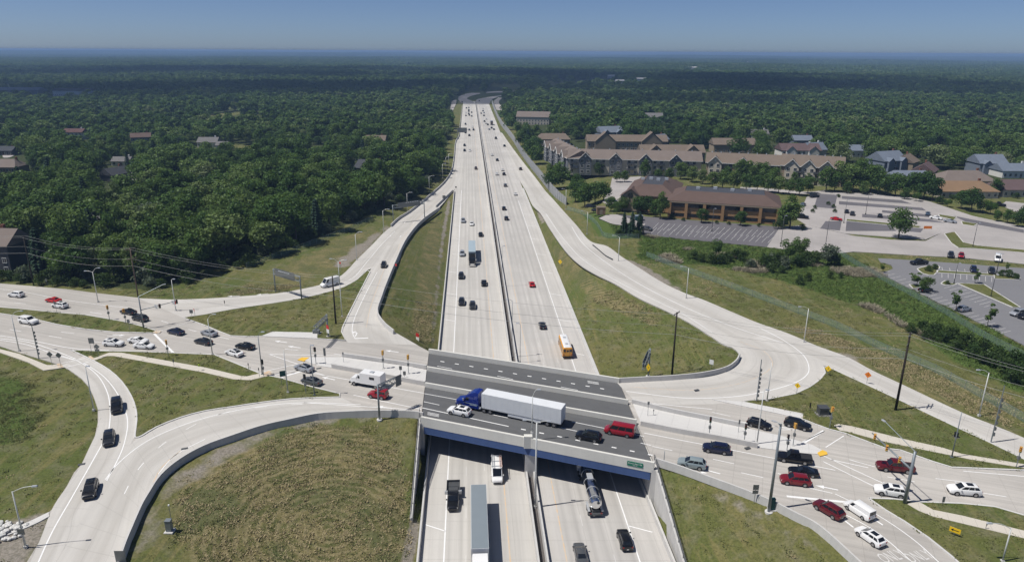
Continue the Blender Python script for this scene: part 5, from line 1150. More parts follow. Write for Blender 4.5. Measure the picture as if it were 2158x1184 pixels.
def L_(k, c, x, y, label, d=(-60, -10), **kw): return car(k, c, x, y, x + d[0], y + d[1], label, **kw)
SG = 'vehicles on the cross street'
# -- left part of the street
L_('suv', 'white', 35, 625, 'white SUV farthest out on the left street', (-60, -7), group=SG); L_('coupe', 'brightred', 113, 636, 'bright red sedan behind a white SUV on the left street', (-60, -9), group=SG); L_('suv', 'white', 127, 648, 'white SUV with dark roof glass beside the red sedan', (-60, -10), sun=True, group=SG)
L_('sedan', 'black', 271, 661, 'black sedan passing the amber median signals', (-60, -12), group=SG); L_('suv', 'charcoal', 296, 675, 'charcoal SUV behind the signal mast pole', (-60, -14), sun=True, group=SG); L_('sedan', 'navy', 371, 703, 'dark blue sedan crossing the left junction', (-60, -15), group=SG)
L_('sedan', 'silver', 441, 706, 'silver sedan behind the lamp at the edge of the grass triangle', (-60, -17), group=SG); L_('sedan', 'dark', 429, 724, 'dark sedan in the middle of the left junction', (-60, -14), group=SG); L_('sedan', 'black', 517, 734, 'black sedan ahead of the white car with black roof', (-60, -10), group=SG)
L_('sedan', 'white', 494, 748, 'white sedan with a black roof left of the median nose', (-60, -18), sun=True, group=SG); L_('sedan', 'silver', 641, 780, 'pale silver sedan at the crosswalk by the yellow median nose', (-60, -16), sun=True, group=SG); L_('sedan', 'grey', 657, 808, 'grey sedan behind the pole at the island tip', (-60, -15), sun=True, group=SG)
L_('jeep', 'red', 797, 837, 'red off-road car with black top under the sign truss', (-60, -9), group=SG)
L_('bigsuv', 'white', 61, 681, 'white pickup-like SUV heading for the bridge on the far left', (60, 10), group=SG); L_('suv', 'white', 240, 728, 'white SUV with roof rails waiting before the stop line', (60, 3), sun=True, group=SG); L_('sedan', 'white', 292, 722, 'white sedan waiting at the stop line, farther lane', (60, 5), group=SG); L_('sedan', 'white', 304, 733, 'white sedan waiting at the stop line, nearer lane', (60, 4), group=SG)
# -- near left ramp
L_('bigsuv', 'black', 247, 862, 'boxy black SUV on the near left ramp, first of three', (0, 60), group='vehicles on the near left ramp'); L_('suv', 'dark', 231, 930, 'dark grey SUV on the near left ramp, second of three', (-6, 60), group='vehicles on the near left ramp'); L_('suv', 'black', 192, 1038, 'black SUV with bright grille on the near left ramp, last of three', (-18, 60), sun=True, group='vehicles on the near left ramp')
# -- bridge
L_('suv', 'white', 968, 872, 'white SUV beside the blue tractor on the bridge', (-60, -13), sun=True, group=SG); L_('suv', 'black', 1240, 925, 'black SUV behind the semi trailer on the bridge', (-60, -12), group=SG); L_('van', 'red', 1305, 914, 'red passenger van at the right end of the bridge', (-60, -11), group=SG)
# -- right part of the street
L_('suv', 'navy', 1509, 951, 'navy blue SUV just right of the bridge', (-60, -9), group=SG); L_('suv', 'sage', 1457, 983, 'pale grey-green SUV along the near right barrier', (-60, -10), group=SG); L_('hatch', 'black', 1599, 899, 'small black hatchback on the far side of the right median', (60, 16), group=SG); L_('suv', 'black', 1680, 900, 'black SUV with bright rear window at the right crosswalk', (60, 15), group=SG)
L_('pickup', 'black', 1672, 971, 'black pickup truck with brown bed cover at the right median nose', (-60, -8), group=SG); L_('coupe', 'black', 1692, 999, 'black open convertible between pickup and red SUV', (-60, -7), group=SG); L_('suv', 'brick', 1675, 1018, 'red SUV beside the black convertible', (-60, -7), group=SG); L_('pickup', 'maroon', 1885, 990, 'dark red pickup truck behind the big signal mast', (-60, -6), group=SG)
L_('suv', 'white', 1875, 1041, 'white SUV behind the foot of the big signal mast', (-60, -10), sun=True, group=SG); L_('suv', 'white', 2030, 1039, 'white SUV at the right edge of the street', (-60, -5), sun=True, group=SG); L_('suv', 'maroon', 1745, 1080, 'maroon SUV turning up from the lower right ramp', (-60, -36), group=SG)
L_('smallvan', 'white', 1809, 1081, 'small white cargo van on the lower right ramp', (-60, -40), group=SG); L_('hatch', 'white', 1832, 1137, 'white hatchback with a black roof on the lower right ramp', (-60, -42), sun=True, group=SG)
# -- ramps
car('transit', 'white', 696, 602, 660, 611, 'white cargo van on the curve of the left ramp', zramp); car('hatch', 'dark', 809, 562, 803, 585, 'dark hatchback coming down the left ramp', zramp)
# -- freeway, oncoming
FC = 'vehicles on the oncoming carriageway'; OC = 'vehicles on the outbound carriageway'
fang = math.atan2(1, -.0609)
def F_(k, c, x, y, label, out=False, far=False): return car(k, c, x, y, 0, 0, label, FZ, far, OC if out else FC, rz=fang if out else fang + math.pi)
F_('suv', 'dark', 973, 640, 'dark SUV in the outer oncoming lane, first behind the bridge'); F_('suv', 'charcoal', 996, 648, 'charcoal SUV beside it in the middle oncoming lane, nearest behind the bridge'); F_('sedan', 'black', 1020, 600, 'black sedan in the inner oncoming lane behind the bridge'); F_('suv', 'dark', 972, 585, 'dark SUV in the outer oncoming lane in front of the semi truck'); F_('suv', 'silver', 974, 538, 'silver SUV in the outer oncoming lane beside the semi truck')
F_('sedan', 'black', 1013, 497, 'black sedan in the inner oncoming lane behind the semi truck'); F_('suv', 'silver', 976, 468, 'silver SUV side by side with a white sedan, outer oncoming lane'); F_('sedan', 'white', 994, 474, 'white sedan side by side with a silver SUV, middle oncoming lane'); F_('suv', 'brown', 1003, 357, 'lone dark brown SUV in the inner oncoming lane before the ramp gore')
# -- freeway, outbound
F_('coupe', 'brightred', 1121, 602, 'bright red car alone in the outbound lanes', True); F_('coupe', 'dark', 1143, 689, 'dark muscle car ahead of the school bus', True); F_('sedan', 'grey', 1223, 1172, 'grey sedan at the lower frame edge, outbound inner lane', True); F_('suv', 'black', 1316, 1143, 'black SUV at the lower frame edge, outbound outer lane', True)
F_('suv', 'dark', 1067, 463, 'dark SUV, first of a pair in the outbound lanes beyond the red car', True); F_('suv', 'black', 1062, 442, 'black SUV, second of a pair in the outbound lanes beyond the red car', True); F_('sedan', 'white', 1086, 411, 'white sedan in the outbound lanes beside the ramp gore', True); F_('suv', 'grey', 1065, 393, 'grey SUV in the outbound lanes beyond the white sedan', True)
for nm_, k, c, x, y, far in (('fifth', 'suv', 'black', 1062, 369, 0), ('sixth', 'suv', 'white', 1047, 369, 0), ('seventh', 'sedan', 'white', 1059, 360, 0), ('eighth', 'suv', 'black', 1097, 358, 0), ('ninth', 'suv', 'dark', 1048, 339, 1), ('tenth', 'sedan', 'white', 1037, 328, 1), ('eleventh', 'suv', 'black', 1063, 309, 1), ('twelfth', 'pickup', 'charcoal', 1045, 293, 1), ('thirteenth', 'sedan', 'silver', 1031, 274, 1), ('fourteenth', 'suv', 'dark', 1036, 271, 1), ('fifteenth', 'sedan', 'grey', 1041, 274, 1), ('sixteenth', 'suv', 'dark', 1028, 264, 1), ('seventeenth', 'sedan', 'white', 1024, 261, 1), ('eighteenth', 'suv', 'black', 1021, 257, 1), ('nineteenth', 'sedan', 'white', 1025, 252, 1), ('twentieth', 'suv', 'dark', 1020, 245, 1), ('twenty-first', 'sedan', 'black', 1014, 240, 1), ('twenty-second', 'sedan', 'silver', 1020, 239, 1), ('twenty-third', 'suv', 'dark', 1018, 235, 1), ('twenty-fourth', 'sedan', 'white', 1018, 230, 1), ('twenty-fifth', 'suv', 'black', 1010, 214, 1)):
    F_(k, c, x, y, f'{c} vehicle in the outbound lanes, {nm_} beyond the bridge row', True, bool(far))
for nm_, k, c, x, y in (('tenth', 'suv', 'dark', 979, 319), ('eleventh', 'sedan', 'white', 990, 319), ('twelfth', 'suv', 'black', 979, 308), ('thirteenth', 'suv', 'dark', 989, 287), ('fourteenth', 'sedan', 'charcoal', 981, 281), ('fifteenth', 'sedan', 'black', 989, 275), ('sixteenth', 'suv', 'dark', 998, 275), ('seventeenth', 'sedan', 'white', 996, 269), ('eighteenth', 'suv', 'charcoal', 981, 263), ('nineteenth', 'sedan', 'dark', 982, 245), ('twentieth', 'suv', 'black', 989, 244), ('twenty-first', 'sedan', 'dark', 994, 246), ('twenty-second', 'suv', 'dark', 988, 241), ('twenty-third', 'sedan', 'white', 982, 239), ('twenty-fourth', 'suv', 'black', 988, 236), ('twenty-fifth', 'sedan', 'dark', 994, 238), ('twenty-sixth', 'suv', 'charcoal', 988, 233), ('twenty-seventh', 'suv', 'dark', 983, 229), ('twenty-eighth', 'sedan', 'grey', 988, 228), ('twenty-ninth', 'suv', 'black', 974, 216)):
    F_(k, c, x, y, f'{c} vehicle in the oncoming lanes, {nm_} counted from the bridge', False, True)
# -- parked cars
def PK(k, c, x, y, tx, ty, label, far=True): return car(k, c, x, y, x + tx, y + ty, label, 0, far, 'parked cars', zo=.02)
PK('bigsuv', 'dark', 1716, 416, 20, -2, 'dark parked SUV by the shrubs in the upper lot'); PK('hatch', 'bluegrey', 1692, 434, 10, -6, 'blue-grey car parked beside the office lot tree'); PK('bigsuv', 'black', 1690, 460, 20, 2, 'black parked SUV behind the office tree'); PK('coupe', 'brightred', 1762, 464, 20, 2, 'bright red car parked in the upper lot')
PK('sedan', 'dark', 1784, 448, 1, -10, 'dark car parked in the upper lot, left of a pair'); PK('suv', 'charcoal', 1796, 453, 2, -10, 'charcoal SUV parked in the upper lot, right of a pair'); PK('sedan', 'dark', 1854, 457, 3, -10, 'dark sedan parked alone in the upper lot stall row'); PK('sedan', 'bluegrey', 1955, 453, 2, -10, 'blue-grey car parked near the right end of the upper lot'); PK('sedan', 'white', 1972, 462, 20, 3, 'white car parked near the right end of the upper lot'); PK('sedan', 'silver', 2002, 469, 20, 3, 'silver car parked near the right end of the upper lot')
PK('pickup', 'black', 2104, 434, 20, 2, 'black pickup parked by the houses at the right edge'); PK('suv', 'dark', 2003, 541, -1, 10, 'dark SUV parked on the pale driveway', False); PK('hatch', 'red', 2025, 542, -1, 10, 'red hatchback parked on the pale driveway', False); PK('van', 'white', 2102, 549, 0, 10, 'white van parked on the pale driveway', False)
PK('pickup', 'black', 1936, 557, -20, 1, 'black pickup in the smooth grey lot entrance', False); PK('suv', 'navy', 2051, 572, 2, 10, 'dark SUV parked head-in in the smooth grey lot, left of two', False); PK('suv', 'dark', 2089, 575, 2, 10, 'dark SUV parked head-in in the smooth grey lot, right of two', False); PK('sedan', 'black', 1950, 614, 20, -4, 'black sedan parked under the round young tree', False)
PK('hatch', 'silver', 2031, 655, 20, -4, 'silver hatchback parked in the near stalls of the grey lot', False); PK('suv', 'silver', 2144, 664, -20, 4, 'silver SUV at the right frame edge in the grey lot', False); PK('suv', 'black', 2160, 670, -20, 4, 'black SUV cut by the right frame edge in the grey lot', False); PK('hatch', 'grey', 1364, 485, 14, 3, 'grey car parked by the pines near the gravel yard', False)
PK('sedan', 'navy', 1290, 426, 16, 1, 'dark blue car under the trees on the office drive'); PK('suv', 'dark', 1245, 438, 16, 1, 'dark car parked under the big tree by the noise wall'); PK('sedan', 'black', 285, 370, 16, 0, 'black car parked on the drive among the left woods'); PK('sedan', 'charcoal', 1258, 446, 16, 1, 'charcoal car parked behind the fence by the gravel yard')
# -- trucks
def wheelset(par, xs, hw, r=.5, dual=True):
    w = MB().tube((0, -.16, 0), (0, .16, 0), r, n=16).mesh('wheel', ['rubber']); rm = MB().tube((0, -.168, 0), (0, .168, 0), r * .55, n=10).mesh('rim', ['rim'])
    for x in xs:
        for s in (-1, 1): q = link('wheel', w, par, (x, s * (hw - .17), r)); link('rim', rm, q)
def tractor(par, x0, col, sleeper=True, hw=1.22, roofz=3.9, stripe=None):
    """bonneted tractor, front bumper at x0, pointing +x"""
    L = 7.0; b = MB()
    def rg(x, w, z0, z1): return [(x, -w, z0), (x, w, z0), (x, w, z1 * .8 + z0 * .2), (x, w * .9, z1), (x, -w * .9, z1), (x, -w, z1 * .8 + z0 * .2)]
    b.loft([rg(x0, .85, .55, 1.35), rg(x0 - .15, 1.0, .5, 1.55), rg(x0 - 1.3, 1.05, .5, 1.85), rg(x0 - 1.75, 1.1, .55, 2.0)])
    b.loft([rg(x0 - 1.7, 1.18, .55, 2.0), rg(x0 - 2.35, 1.2, .55, 2.95), rg(x0 - 3.2, hw, .55, roofz - .35), rg(x0 - 4.2, hw, .55, roofz), rg(x0 - 5.0, hw, .55, roofz - .05)] if sleeper else [rg(x0 - 1.7, 1.18, .55, 2.0), rg(x0 - 2.3, 1.2, .55, 2.75), rg(x0 - 3.6, 1.2, .55, 2.8)])
    b.build('cab', col, par)
    xb = x0 - 5.0 if sleeper else x0 - 3.6
    MB().box(xb - 3.2, xb + .2, -.5, .5, .75, 1.0).build('chassis', 'trim_black', par)
    ws = MB(); ws.add([(x0 - 1.68, -1.0, 2.08), (x0 - 1.68, 1.0, 2.08), (x0 - 2.28, .98, 2.86), (x0 - 2.28, -.98, 2.86)], [(0, 1, 2, 3)]); o = ws.build('windscreen', 'glass_dark', par); o.location = (.05, 0, .03)
    for s in (-1, 1):
        y = s * 1.215; MB().add([(x0 - 2.1, y, 2.0), (x0 - 3.1, y, 2.0), (x0 - 3.1, y, 2.7), (x0 - 2.4, y, 2.7)], [(0, 1, 2, 3)]).build('side_window', 'glass_dark', par)
        MB().box(x0 - 1.95, x0 - 1.8, s * 1.35 - .12, s * 1.35 + .12, 1.9, 2.5).build('mirror', 'chrome', par); MB().box(x0 - .12, x0 + .03, s * .75 - .2, s * .75 + .2, .95, 1.2).build('headlight', 'lamp_lens', par)
        MB().tube((x0 - 5.4, s * .8, .7), (x0 - 4.2, s * .8, .7), .32, n=10).build('fuel_tank', 'aluminium', par)
        if stripe:
            MB().box(x0 - 4.9, x0 - 1.9, s * 1.232 - .01, s * 1.232 + .01, 1.45, 1.52).build('stripe', stripe, par); MB().box(x0 - 4.7, x0 - 3.2, s * 1.232 - .01, s * 1.232 + .01, 1.15, 1.32).build('stripe', stripe, par)
    MB().box(x0 - .02, x0 + .04, -.6, .6, .75, 1.3).build('grille', 'chrome', par); MB().box(x0 - .25, x0 + .1, -1.2, 1.2, .35, .72).build('bumper', 'chrome', par)
    wheelset(par, (x0 - 1.1,), 1.2); return xb
def trailer(par, x1, L, mat, hw=1.3, z0=1.15, z1=4.1, skirt=None, roofm=None):
    """box trailer, its front face at x1"""
    b = MB().box(x1 - L, x1, -hw, hw, z0, z1); tr_ = b.build('trailer_box', mat, par)
    MB().box(x1 - L + .05, x1 - .05, -hw + .04, hw - .04, z1 + .002, z1 + .02).build('trailer_roof', roofm or mat, par)
    rib = MB().box(-.03, .03, -hw - .015, hw + .015, z0 + .1, z1 - .08).mesh('side_post', [mat])
    for k in range(int(L / 1.22)): link('side_post', rib, tr_, (x1 - .6 - 1.22 * k, 0, 0))
    MB().box(x1 - L, x1, -hw - .02, hw + .02, z0 - .12, z0 + .06).build('bottom_rail', 'aluminium', par)
    for s in (-1, 1): MB().box(x1 - L - .03, x1 - L + .02, s * hw * .5 - hw * .48, s * hw * .5 + hw * .48, z0 + .1, z1 - .15).build('rear_door', mat, par)
    if skirt:
        for s in (-1, 1): MB().box(x1 - L + 4.0, x1 - 5.5, s * (hw - .06) - .02, s * (hw - .06) + .02, .42, z0 - .12).build('side_skirt', skirt, par)
    MB().box(x1 - L - .05, x1 - L + .1, -1.1, 1.1, .5, .68).build('rear_bumper', 'trim_black', par); wheelset(par, (x1 - L + 1.4, x1 - L + 2.7), 1.25)
def truck(name, label, px, py, tx, ty, z=0.0, rz=None, group=None):
    p = P(px, py, z); return thing(name, label, 'truck', p + Vector((0, 0, .012)), heading(px, py, tx, ty, z) if rz is None else rz, group)
t = truck('semi_truck', 'semi truck with deep blue tractor and long white trailer on the bridge', 1072, 874, 1012, 861.5, group=SG); xb = tractor(t, 10.9, 'car_royal', True, stripe='trailer_blue'); trailer(t, xb - .75, 16.15, 'trailer_white', skirt='trailer_white'); wheelset(t, (xb - 1.2, xb - 2.5), 1.22)
t = truck('semi_truck', 'semi truck with black tractor and pale blue trailer on the oncoming carriageway', 995, 545, 0, 0, FZ, fang + math.pi, FC); xb = tractor(t, 11, 'car_black', True); trailer(t, xb - .75, 16.15, 'trailer_blue', roofm='trailer_blue'); wheelset(t, (xb - 1.2, xb - 2.5), 1.22)
t = truck('semi_truck', 'semi truck with white tractor and grey roofed trailer at the lower frame edge', 1011, 1154, 0, 0, FZ, fang + math.pi, FC); xb = tractor(t, 11, 'car_white', True); trailer(t, xb - .75, 16.15, 'trailer_white', roofm='trailer_grey'); wheelset(t, (xb - 1.2, xb - 2.5), 1.22)
t = truck('box_truck', 'small dark red box truck far out on the outbound lanes', 1036, 263, 0, 0, FZ, fang, OC); xb = tractor(t, 5.5, 'car_maroon', False); MB().box(-7, xb - .3, -1.3, 1.3, 1.0, 4.0).build('cargo_box', 'car_brown', t); wheelset(t, (-5.5, -4.2), 1.22)
# tanker
t = truck('tank_truck', 'polished steel tank truck leaving the bridge shadow on the outbound lanes', 1240, 1034, 0, 0, FZ, fang, OC); xb = tractor(t, 9.2, 'car_white', False); R_ = 1.05; n = 20
tk = MB(); tk.loft([[(x, r * math.cos(2 * math.pi * k / n), 2.35 + r * math.sin(2 * math.pi * k / n)) for k in range(n)] for x, r in ((-7.4, .3), (-7.3, .75), (-7.05, .98), (-6.7, R_), (3.2, R_), (3.55, .95), (3.75, .6))]); tk.build('tank', 'chrome', t, smooth=False)
for x in (-6.2, -3.6, -1, 1.6): MB().tube((x - .06, 0, 2.35), (x + .06, 0, 2.35), R_ + .035, n=20).build('tank_ring', 'aluminium', t)
MB().box(-1.6, .2, -.5, .5, 3.35, 3.55).build('manway_deck', 'aluminium', t); MB().box(-7.2, 3.0, -.5, .5, .85, 1.3).build('chassis', 'steel_dark', t); MB().box(-7.7, -7.1, -1.2, 1.2, .55, .8).build('rear_bumper', 'steel_dark', t)
for s in (-1, 1): MB().box(-7.3, -4.6, s * 1.1 - .2, s * 1.1 + .2, 1.05, 1.15).build('mudguard', 'aluminium', t); MB().box(-7.72, -7.68, s * .9 - .15, s * .9 + .15, .85, 1.05).build('taillight', 'tail_lens', t)
wheelset(t, (-6.6, -5.3, 4.6, 3.4), 1.22)
# school bus
t = truck('school_bus', 'yellow school bus with white roof on the outbound lanes behind the bridge', 1190, 738, 0, 0, FZ, fang, OC); b = MB()
def bus_ring(x, w, z0, z1): return [(x, -w, z0), (x, w, z0), (x, w, z1 - .45), (x, w * .82, z1 - .08), (x, -w * .82, z1 - .08), (x, -w, z1 - .45)]
b.loft([bus_ring(-5.4, 1.18, .55, 3.0), bus_ring(-5.2, 1.22, .5, 3.1), bus_ring(3.4, 1.22, .5, 3.1), bus_ring(3.9, 1.15, .5, 2.75)]); b.loft([[(x, -w, .5), (x, w, .5), (x, w, z), (x, -w, z)] for x, w, z in ((3.8, 1.05, 1.75), (5.1, 1.0, 1.6), (5.4, .85, 1.3))]); b.build('body', 'car_schoolyellow', t)
MB().loft([[(x, -w * .80, z), (x, w * .80, z), (x, w * .5, z + .12), (x, -w * .5, z + .12)] for x, w, z in ((-5.25, 1.2, 2.97), (-5.1, 1.22, 3.03), (3.3, 1.22, 3.03), (3.6, 1.15, 2.9))]).build('roof', 'car_white', t)
for x in (-3.2, 1.0): MB().box(x - .4, x + .4, -.35, .35, 3.14, 3.24).build('roof_hatch', 'aluminium', t)
for s in (-1, 1):
    for k in range(10): MB().box(-4.7 + .8 * k, -4.02 + .8 * k, s * 1.225 - .01, s * 1.225 + .01, 1.95, 2.55).build('side_window', 'glass_dark', t)
    for z in (1.1, 1.5): MB().box(-5.2, 3.4, s * 1.228 - .012, s * 1.228 + .012, z, z + .08).build('rub_rail', 'trim_black', t)
    MB().box(-5.43, -5.38, s * .75 - .3, s * .75 + .3, 1.9, 2.55).build('rear_window', 'glass_dark', t); MB().box(-5.44, -5.38, s * .95 - .12, s * .95 + .12, 1.0, 1.3).build('taillight', 'tail_lens', t); MB().box(-5.43, -5.38, s * .9 - .14, s * .9 + .14, 2.62, 2.78).build('warning_lamp', 'lens_amber', t)
MB().box(-5.45, -5.38, -.36, .36, .8, 2.5).build('rear_door', 'car_schoolyellow', t); MB().box(-5.46, -5.44, -.28, .28, 1.9, 2.45).build('rear_window', 'glass_dark', t); MB().box(-5.6, -5.35, -1.2, 1.2, .45, .72).build('rear_bumper', 'trim_black', t); wheelset(t, (-3.6, 4.0), 1.2, .48)
# armoured van
t = truck('armored_truck', 'boxy white armored truck left of the bridge', 776, 812, 716, 802, group=SG); b = MB(); b.box(-3.6, 1.3, -1.18, 1.18, .85, 3.15, (-3.55, 1.25, -1.1, 1.1)); b.box(1.25, 2.3, -1.1, 1.1, .85, 2.75, (1.25, 1.7, -1.05, 1.05)); b.loft([[(x, -w, .7), (x, w, .7), (x, w * .92, z), (x, -w * .92, z)] for x, w, z in ((2.2, 1.05, 1.9), (3.4, .98, 1.7), (3.75, .85, 1.3))]); b.build('body', 'car_white', t)
MB().add([(2.32, -.95, 1.98), (2.32, .95, 1.98), (1.75, .92, 2.66), (1.75, -.92, 2.66)], [(0, 1, 2, 3)]).build('windscreen', 'glass_dark', t, (.04, 0, .02))
for s in (-1, 1): MB().box(1.3, 1.75, s * 1.11 - .015, s * 1.11 + .015, 1.95, 2.45).build('side_window', 'glass_dark', t); MB().box(-2.1, -1.0, s * 1.16 - .02, s * 1.16 + .02, 2.1, 2.6).build('side_window', 'glass_dark', t); MB().box(3.7, 3.8, s * .7 - .15, s * .7 + .15, 1.05, 1.25).build('headlight', 'lamp_lens', t); MB().box(-3.63, -3.58, s * .85 - .14, s * .85 + .14, 1.1, 1.4).build('taillight', 'tail_lens', t)
MB().box(-3.4, 3.4, -.9, .9, .5, .85).build('chassis', 'trim_black', t); MB().box(3.6, 3.9, -1.1, 1.1, .5, .8).build('bumper', 'trim_black', t); MB().box(-1.5, -.7, -.4, .4, 3.15, 3.3).build('roof_vent', 'aluminium', t); wheelset(t, (2.7, -2.3), 1.15, .46)
# ladder van and flatbed pickup on the near freeway
t = F_('transit', 'white', 1047, 1002, 'white cargo van with a ladder rack in front of the bridge shadow')
for s in (-.7, .7):
    lad = MB()
    for q in (-.18, .18): lad.box(-2.9, 1.6, s + q - .03, s + q + .03, 2.78, 2.86)
    for k in range(12): lad.box(-2.8 + .38 * k, -2.74 + .38 * k, s - .18, s + .18, 2.79, 2.85)
    tag(link('ladder', lad.mesh('ladder', ['ladder_wood' if s > 0 else 'aluminium'])), 'ladder on the rack of the white van, ' + ('nearer the median' if s > 0 else 'nearer the outer lane'), 'ladder').matrix_world = Matrix.Translation(t.location) @ Matrix.Rotation(t.rotation_euler[2], 4, 'Z')
for x in (-2.4, -.6, 1.0): MB().box(x - .04, x + .04, -.98, .98, 2.5, 2.78, ).build('rack_bar', 'aluminium', t)
t = F_('pickup', 'black', 955, 1058, 'black work pickup with a dropside bed on the outer oncoming lane'); MB().box(-4.3, -1.2, -1.15, 1.15, 1.05, 1.2).build('flat_bed', 'steel_dark', t)
for s in (-1, 1): MB().box(-4.3, -1.2, s * 1.12 - .04, s * 1.12 + .04, 1.2, 1.65).build('bed_side', 'charcoal_side', t) if False else MB().box(-4.3, -1.2, s * 1.12 - .04, s * 1.12 + .04, 1.2, 1.65).build('bed_side', 'steel_dark', t)
MB().box(-4.35, -4.25, -1.1, 1.1, 1.2, 1.6).build('tailgate', 'steel_dark', t); wheelset(t, (-3.0,), 1.15, .42)
for s in (-1, 1): MB().box(-1.4, -1.0, s * 1.2 - .25, s * 1.2 + .25, .9, 1.5).build('tool_box', 'aluminium', t)
# person on the island footpath
bm = bmesh.new(); sk = bm.verts.layers.skin.verify()
def J(x, y, z, r): v = bm.verts.new((x, y, z)); v[sk].radius = (r, r); return v
pel = J(0, 0, .95, .15); ch = J(0, .01, 1.35, .17); nk = J(0, .01, 1.52, .06); hd = J(0, .03, 1.68, .105); tp = J(0, .03, 1.78, .08)
for a, c in ((pel, ch), (ch, nk), (nk, hd), (hd, tp)): bm.edges.new((a, c))
for s in (-1, 1):
    hp = J(s * .1, 0, .88, .10); kn = J(s * .12, .12 * s, .48, .075); an = J(s * .12, -.08 + .2 * s, .08, .05); ft = J(s * .12, .1 + .2 * s, .04, .045); sh = J(s * .2, 0, 1.42, .065); el = J(s * .27, -.08 * s, 1.14, .05); ha = J(s * .26, .1 - .08 * s, .9, .04); fg_ = J(s * .26, .14 - .08 * s, .83, .028)
    for a, c in ((pel, hp), (hp, kn), (kn, an), (an, ft), (ch, sh), (sh, el), (el, ha), (ha, fg_)): bm.edges.new((a, c))
me = bpy.data.meshes.new('person'); bm.to_mesh(me); bm.free()
simple('cloth_dark', (.02, .025, .03), .8); simple('vest_yellow', (.45, .6, .05), .7); simple('skin', (.5, .32, .24), .6); simple('hair', (.03, .02, .015), .7)
po = link('person', me, None, P(421, 780, .155), 1.2); me.materials.append(m('cloth_dark')); po.modifiers.new('skin', 'SKIN'); sb = po.modifiers.new('sub', 'SUBSURF'); sb.levels = 1; sb.render_levels = 1
tag(po, 'person in dark clothes and yellow vest walking on the island footpath', 'person')
MB().loft([[(.21 * math.cos(q * .628), .15 * math.sin(q * .628), z) for q in range(10)] for z in (1.0, 1.25, 1.45)]).build('vest', 'vest_yellow', po); MB().loft([[(r * math.cos(q * .628), .02 + r * math.sin(q * .628), z) for q in range(10)] for z, r in ((1.7, .125), (1.78, .12), (1.83, .06))]).build('hair', 'hair', po)
# ================================================================== BUILDINGS
for n_, c_ in dict(siding_grey=(.16, .17, .19), siding_blue=(.17, .20, .25), siding_white=(.66, .65, .62), siding_tan=(.30, .245, .18), siding_cream=(.55, .50, .42), brick_tan=(.36, .22, .11), brick_red=(.20, .09, .06), siding_dark=(.075, .077, .088)).items(): wallmat(n_, c_, streak=.15)
def shingle(name, col):
    b = NB(name); o = b.n('ShaderNodeTexCoord').outputs['Object']; big = b.noise(o, .3, 4); fine = b.noise(o, 5, 3)
    w = b.n('ShaderNodeTexWave', i_Scale=2.2, i_Distortion=.6, wave_type='BANDS', bands_direction='Z'); b.l(o, w.inputs[0])
    c = b.mix(big, [v * .8 for v in col], [v * 1.2 for v in col]); c = b.mix(b.math('MULTIPLY', fine, .35), c, [v * .55 for v in col]); c = b.mix(b.math('MULTIPLY', w.outputs['Fac'], .15), c, [v * .6 for v in col]); b.bsdf(c, .9, bump=fine, bstr=.2, bdist=.05)
for n_, c_ in dict(roof_greybrown=(.20, .165, .145), roof_tan=(.185, .148, .118), roof_orange=(.25, .165, .10), roof_brown=(.125, .086, .073), roof_dark=(.06, .065, .075), roof_blue=(.17, .20, .25), roof_red=(.11, .06, .055), roof_purple=(.13, .09, .09), roof_grey=(.17, .165, .165)).items(): shingle('%s' % n_, c_)
simple('trim_white', (.72, .72, .70), .6); simple('flat_roof', (.055, .060, .072), .8, var=.2, scale=.3)
WINM = {}
def window(par, loc, rz, w=1.2, h=1.5, fr='trim_white', sill=True):
    k = (round(w, 2), round(h, 2), fr)
    if k not in WINM:
        WINM[k] = (MB().box(-w / 2, w / 2, -.05, .03, 0, h).mesh('window', ['glass_house']), [MB().box(-w / 2 - .1, w / 2 + .1, -.07, .0, h, h + .12), MB().box(-w / 2 - .1, w / 2 + .1, -.09, .0, -.12, 0), MB().box(-w / 2 - .1, -w / 2, -.07, 0, 0, h), MB().box(w / 2, w / 2 + .1, -.07, 0, 0, h), MB().box(-.03, .03, -.065, -.04, 0, h)])
        fb = MB()
        for q in WINM[k][1]: fb.add(q.v, q.f)
        WINM[k] = (WINM[k][0], fb.mesh('frame', [fr]))
    o = link('window', WINM[k][0], par, loc, rz); link('frame', WINM[k][1], o); return o
FOOT = []      # footprints kept free of trees: centre, radius
CORR = []      # sight corridors towards the camera
def roof_mesh(w, d, ez, rz_, hip=0.0, over=.5, t=.25):
    """ridge along x; hip = inset of the ridge ends"""
    a, c = w / 2 + over, d / 2 + over; r = w / 2 + over - hip
    top = [(-a, -c, ez), (a, -c, ez), (a, c, ez), (-a, c, ez), (-r, 0, rz_), (r, 0, rz_)]; b = MB(); v = top + [(x, y, z - t) for x, y, z in top[:4]]
    b.add(v, [(0, 1, 5, 4), (2, 3, 4, 5), (1, 2, 5), (3, 0, 4), (0, 6, 7, 1), (1, 7, 8, 2), (2, 8, 9, 3), (3, 9, 6, 0), (9, 8, 7, 6)]); return b
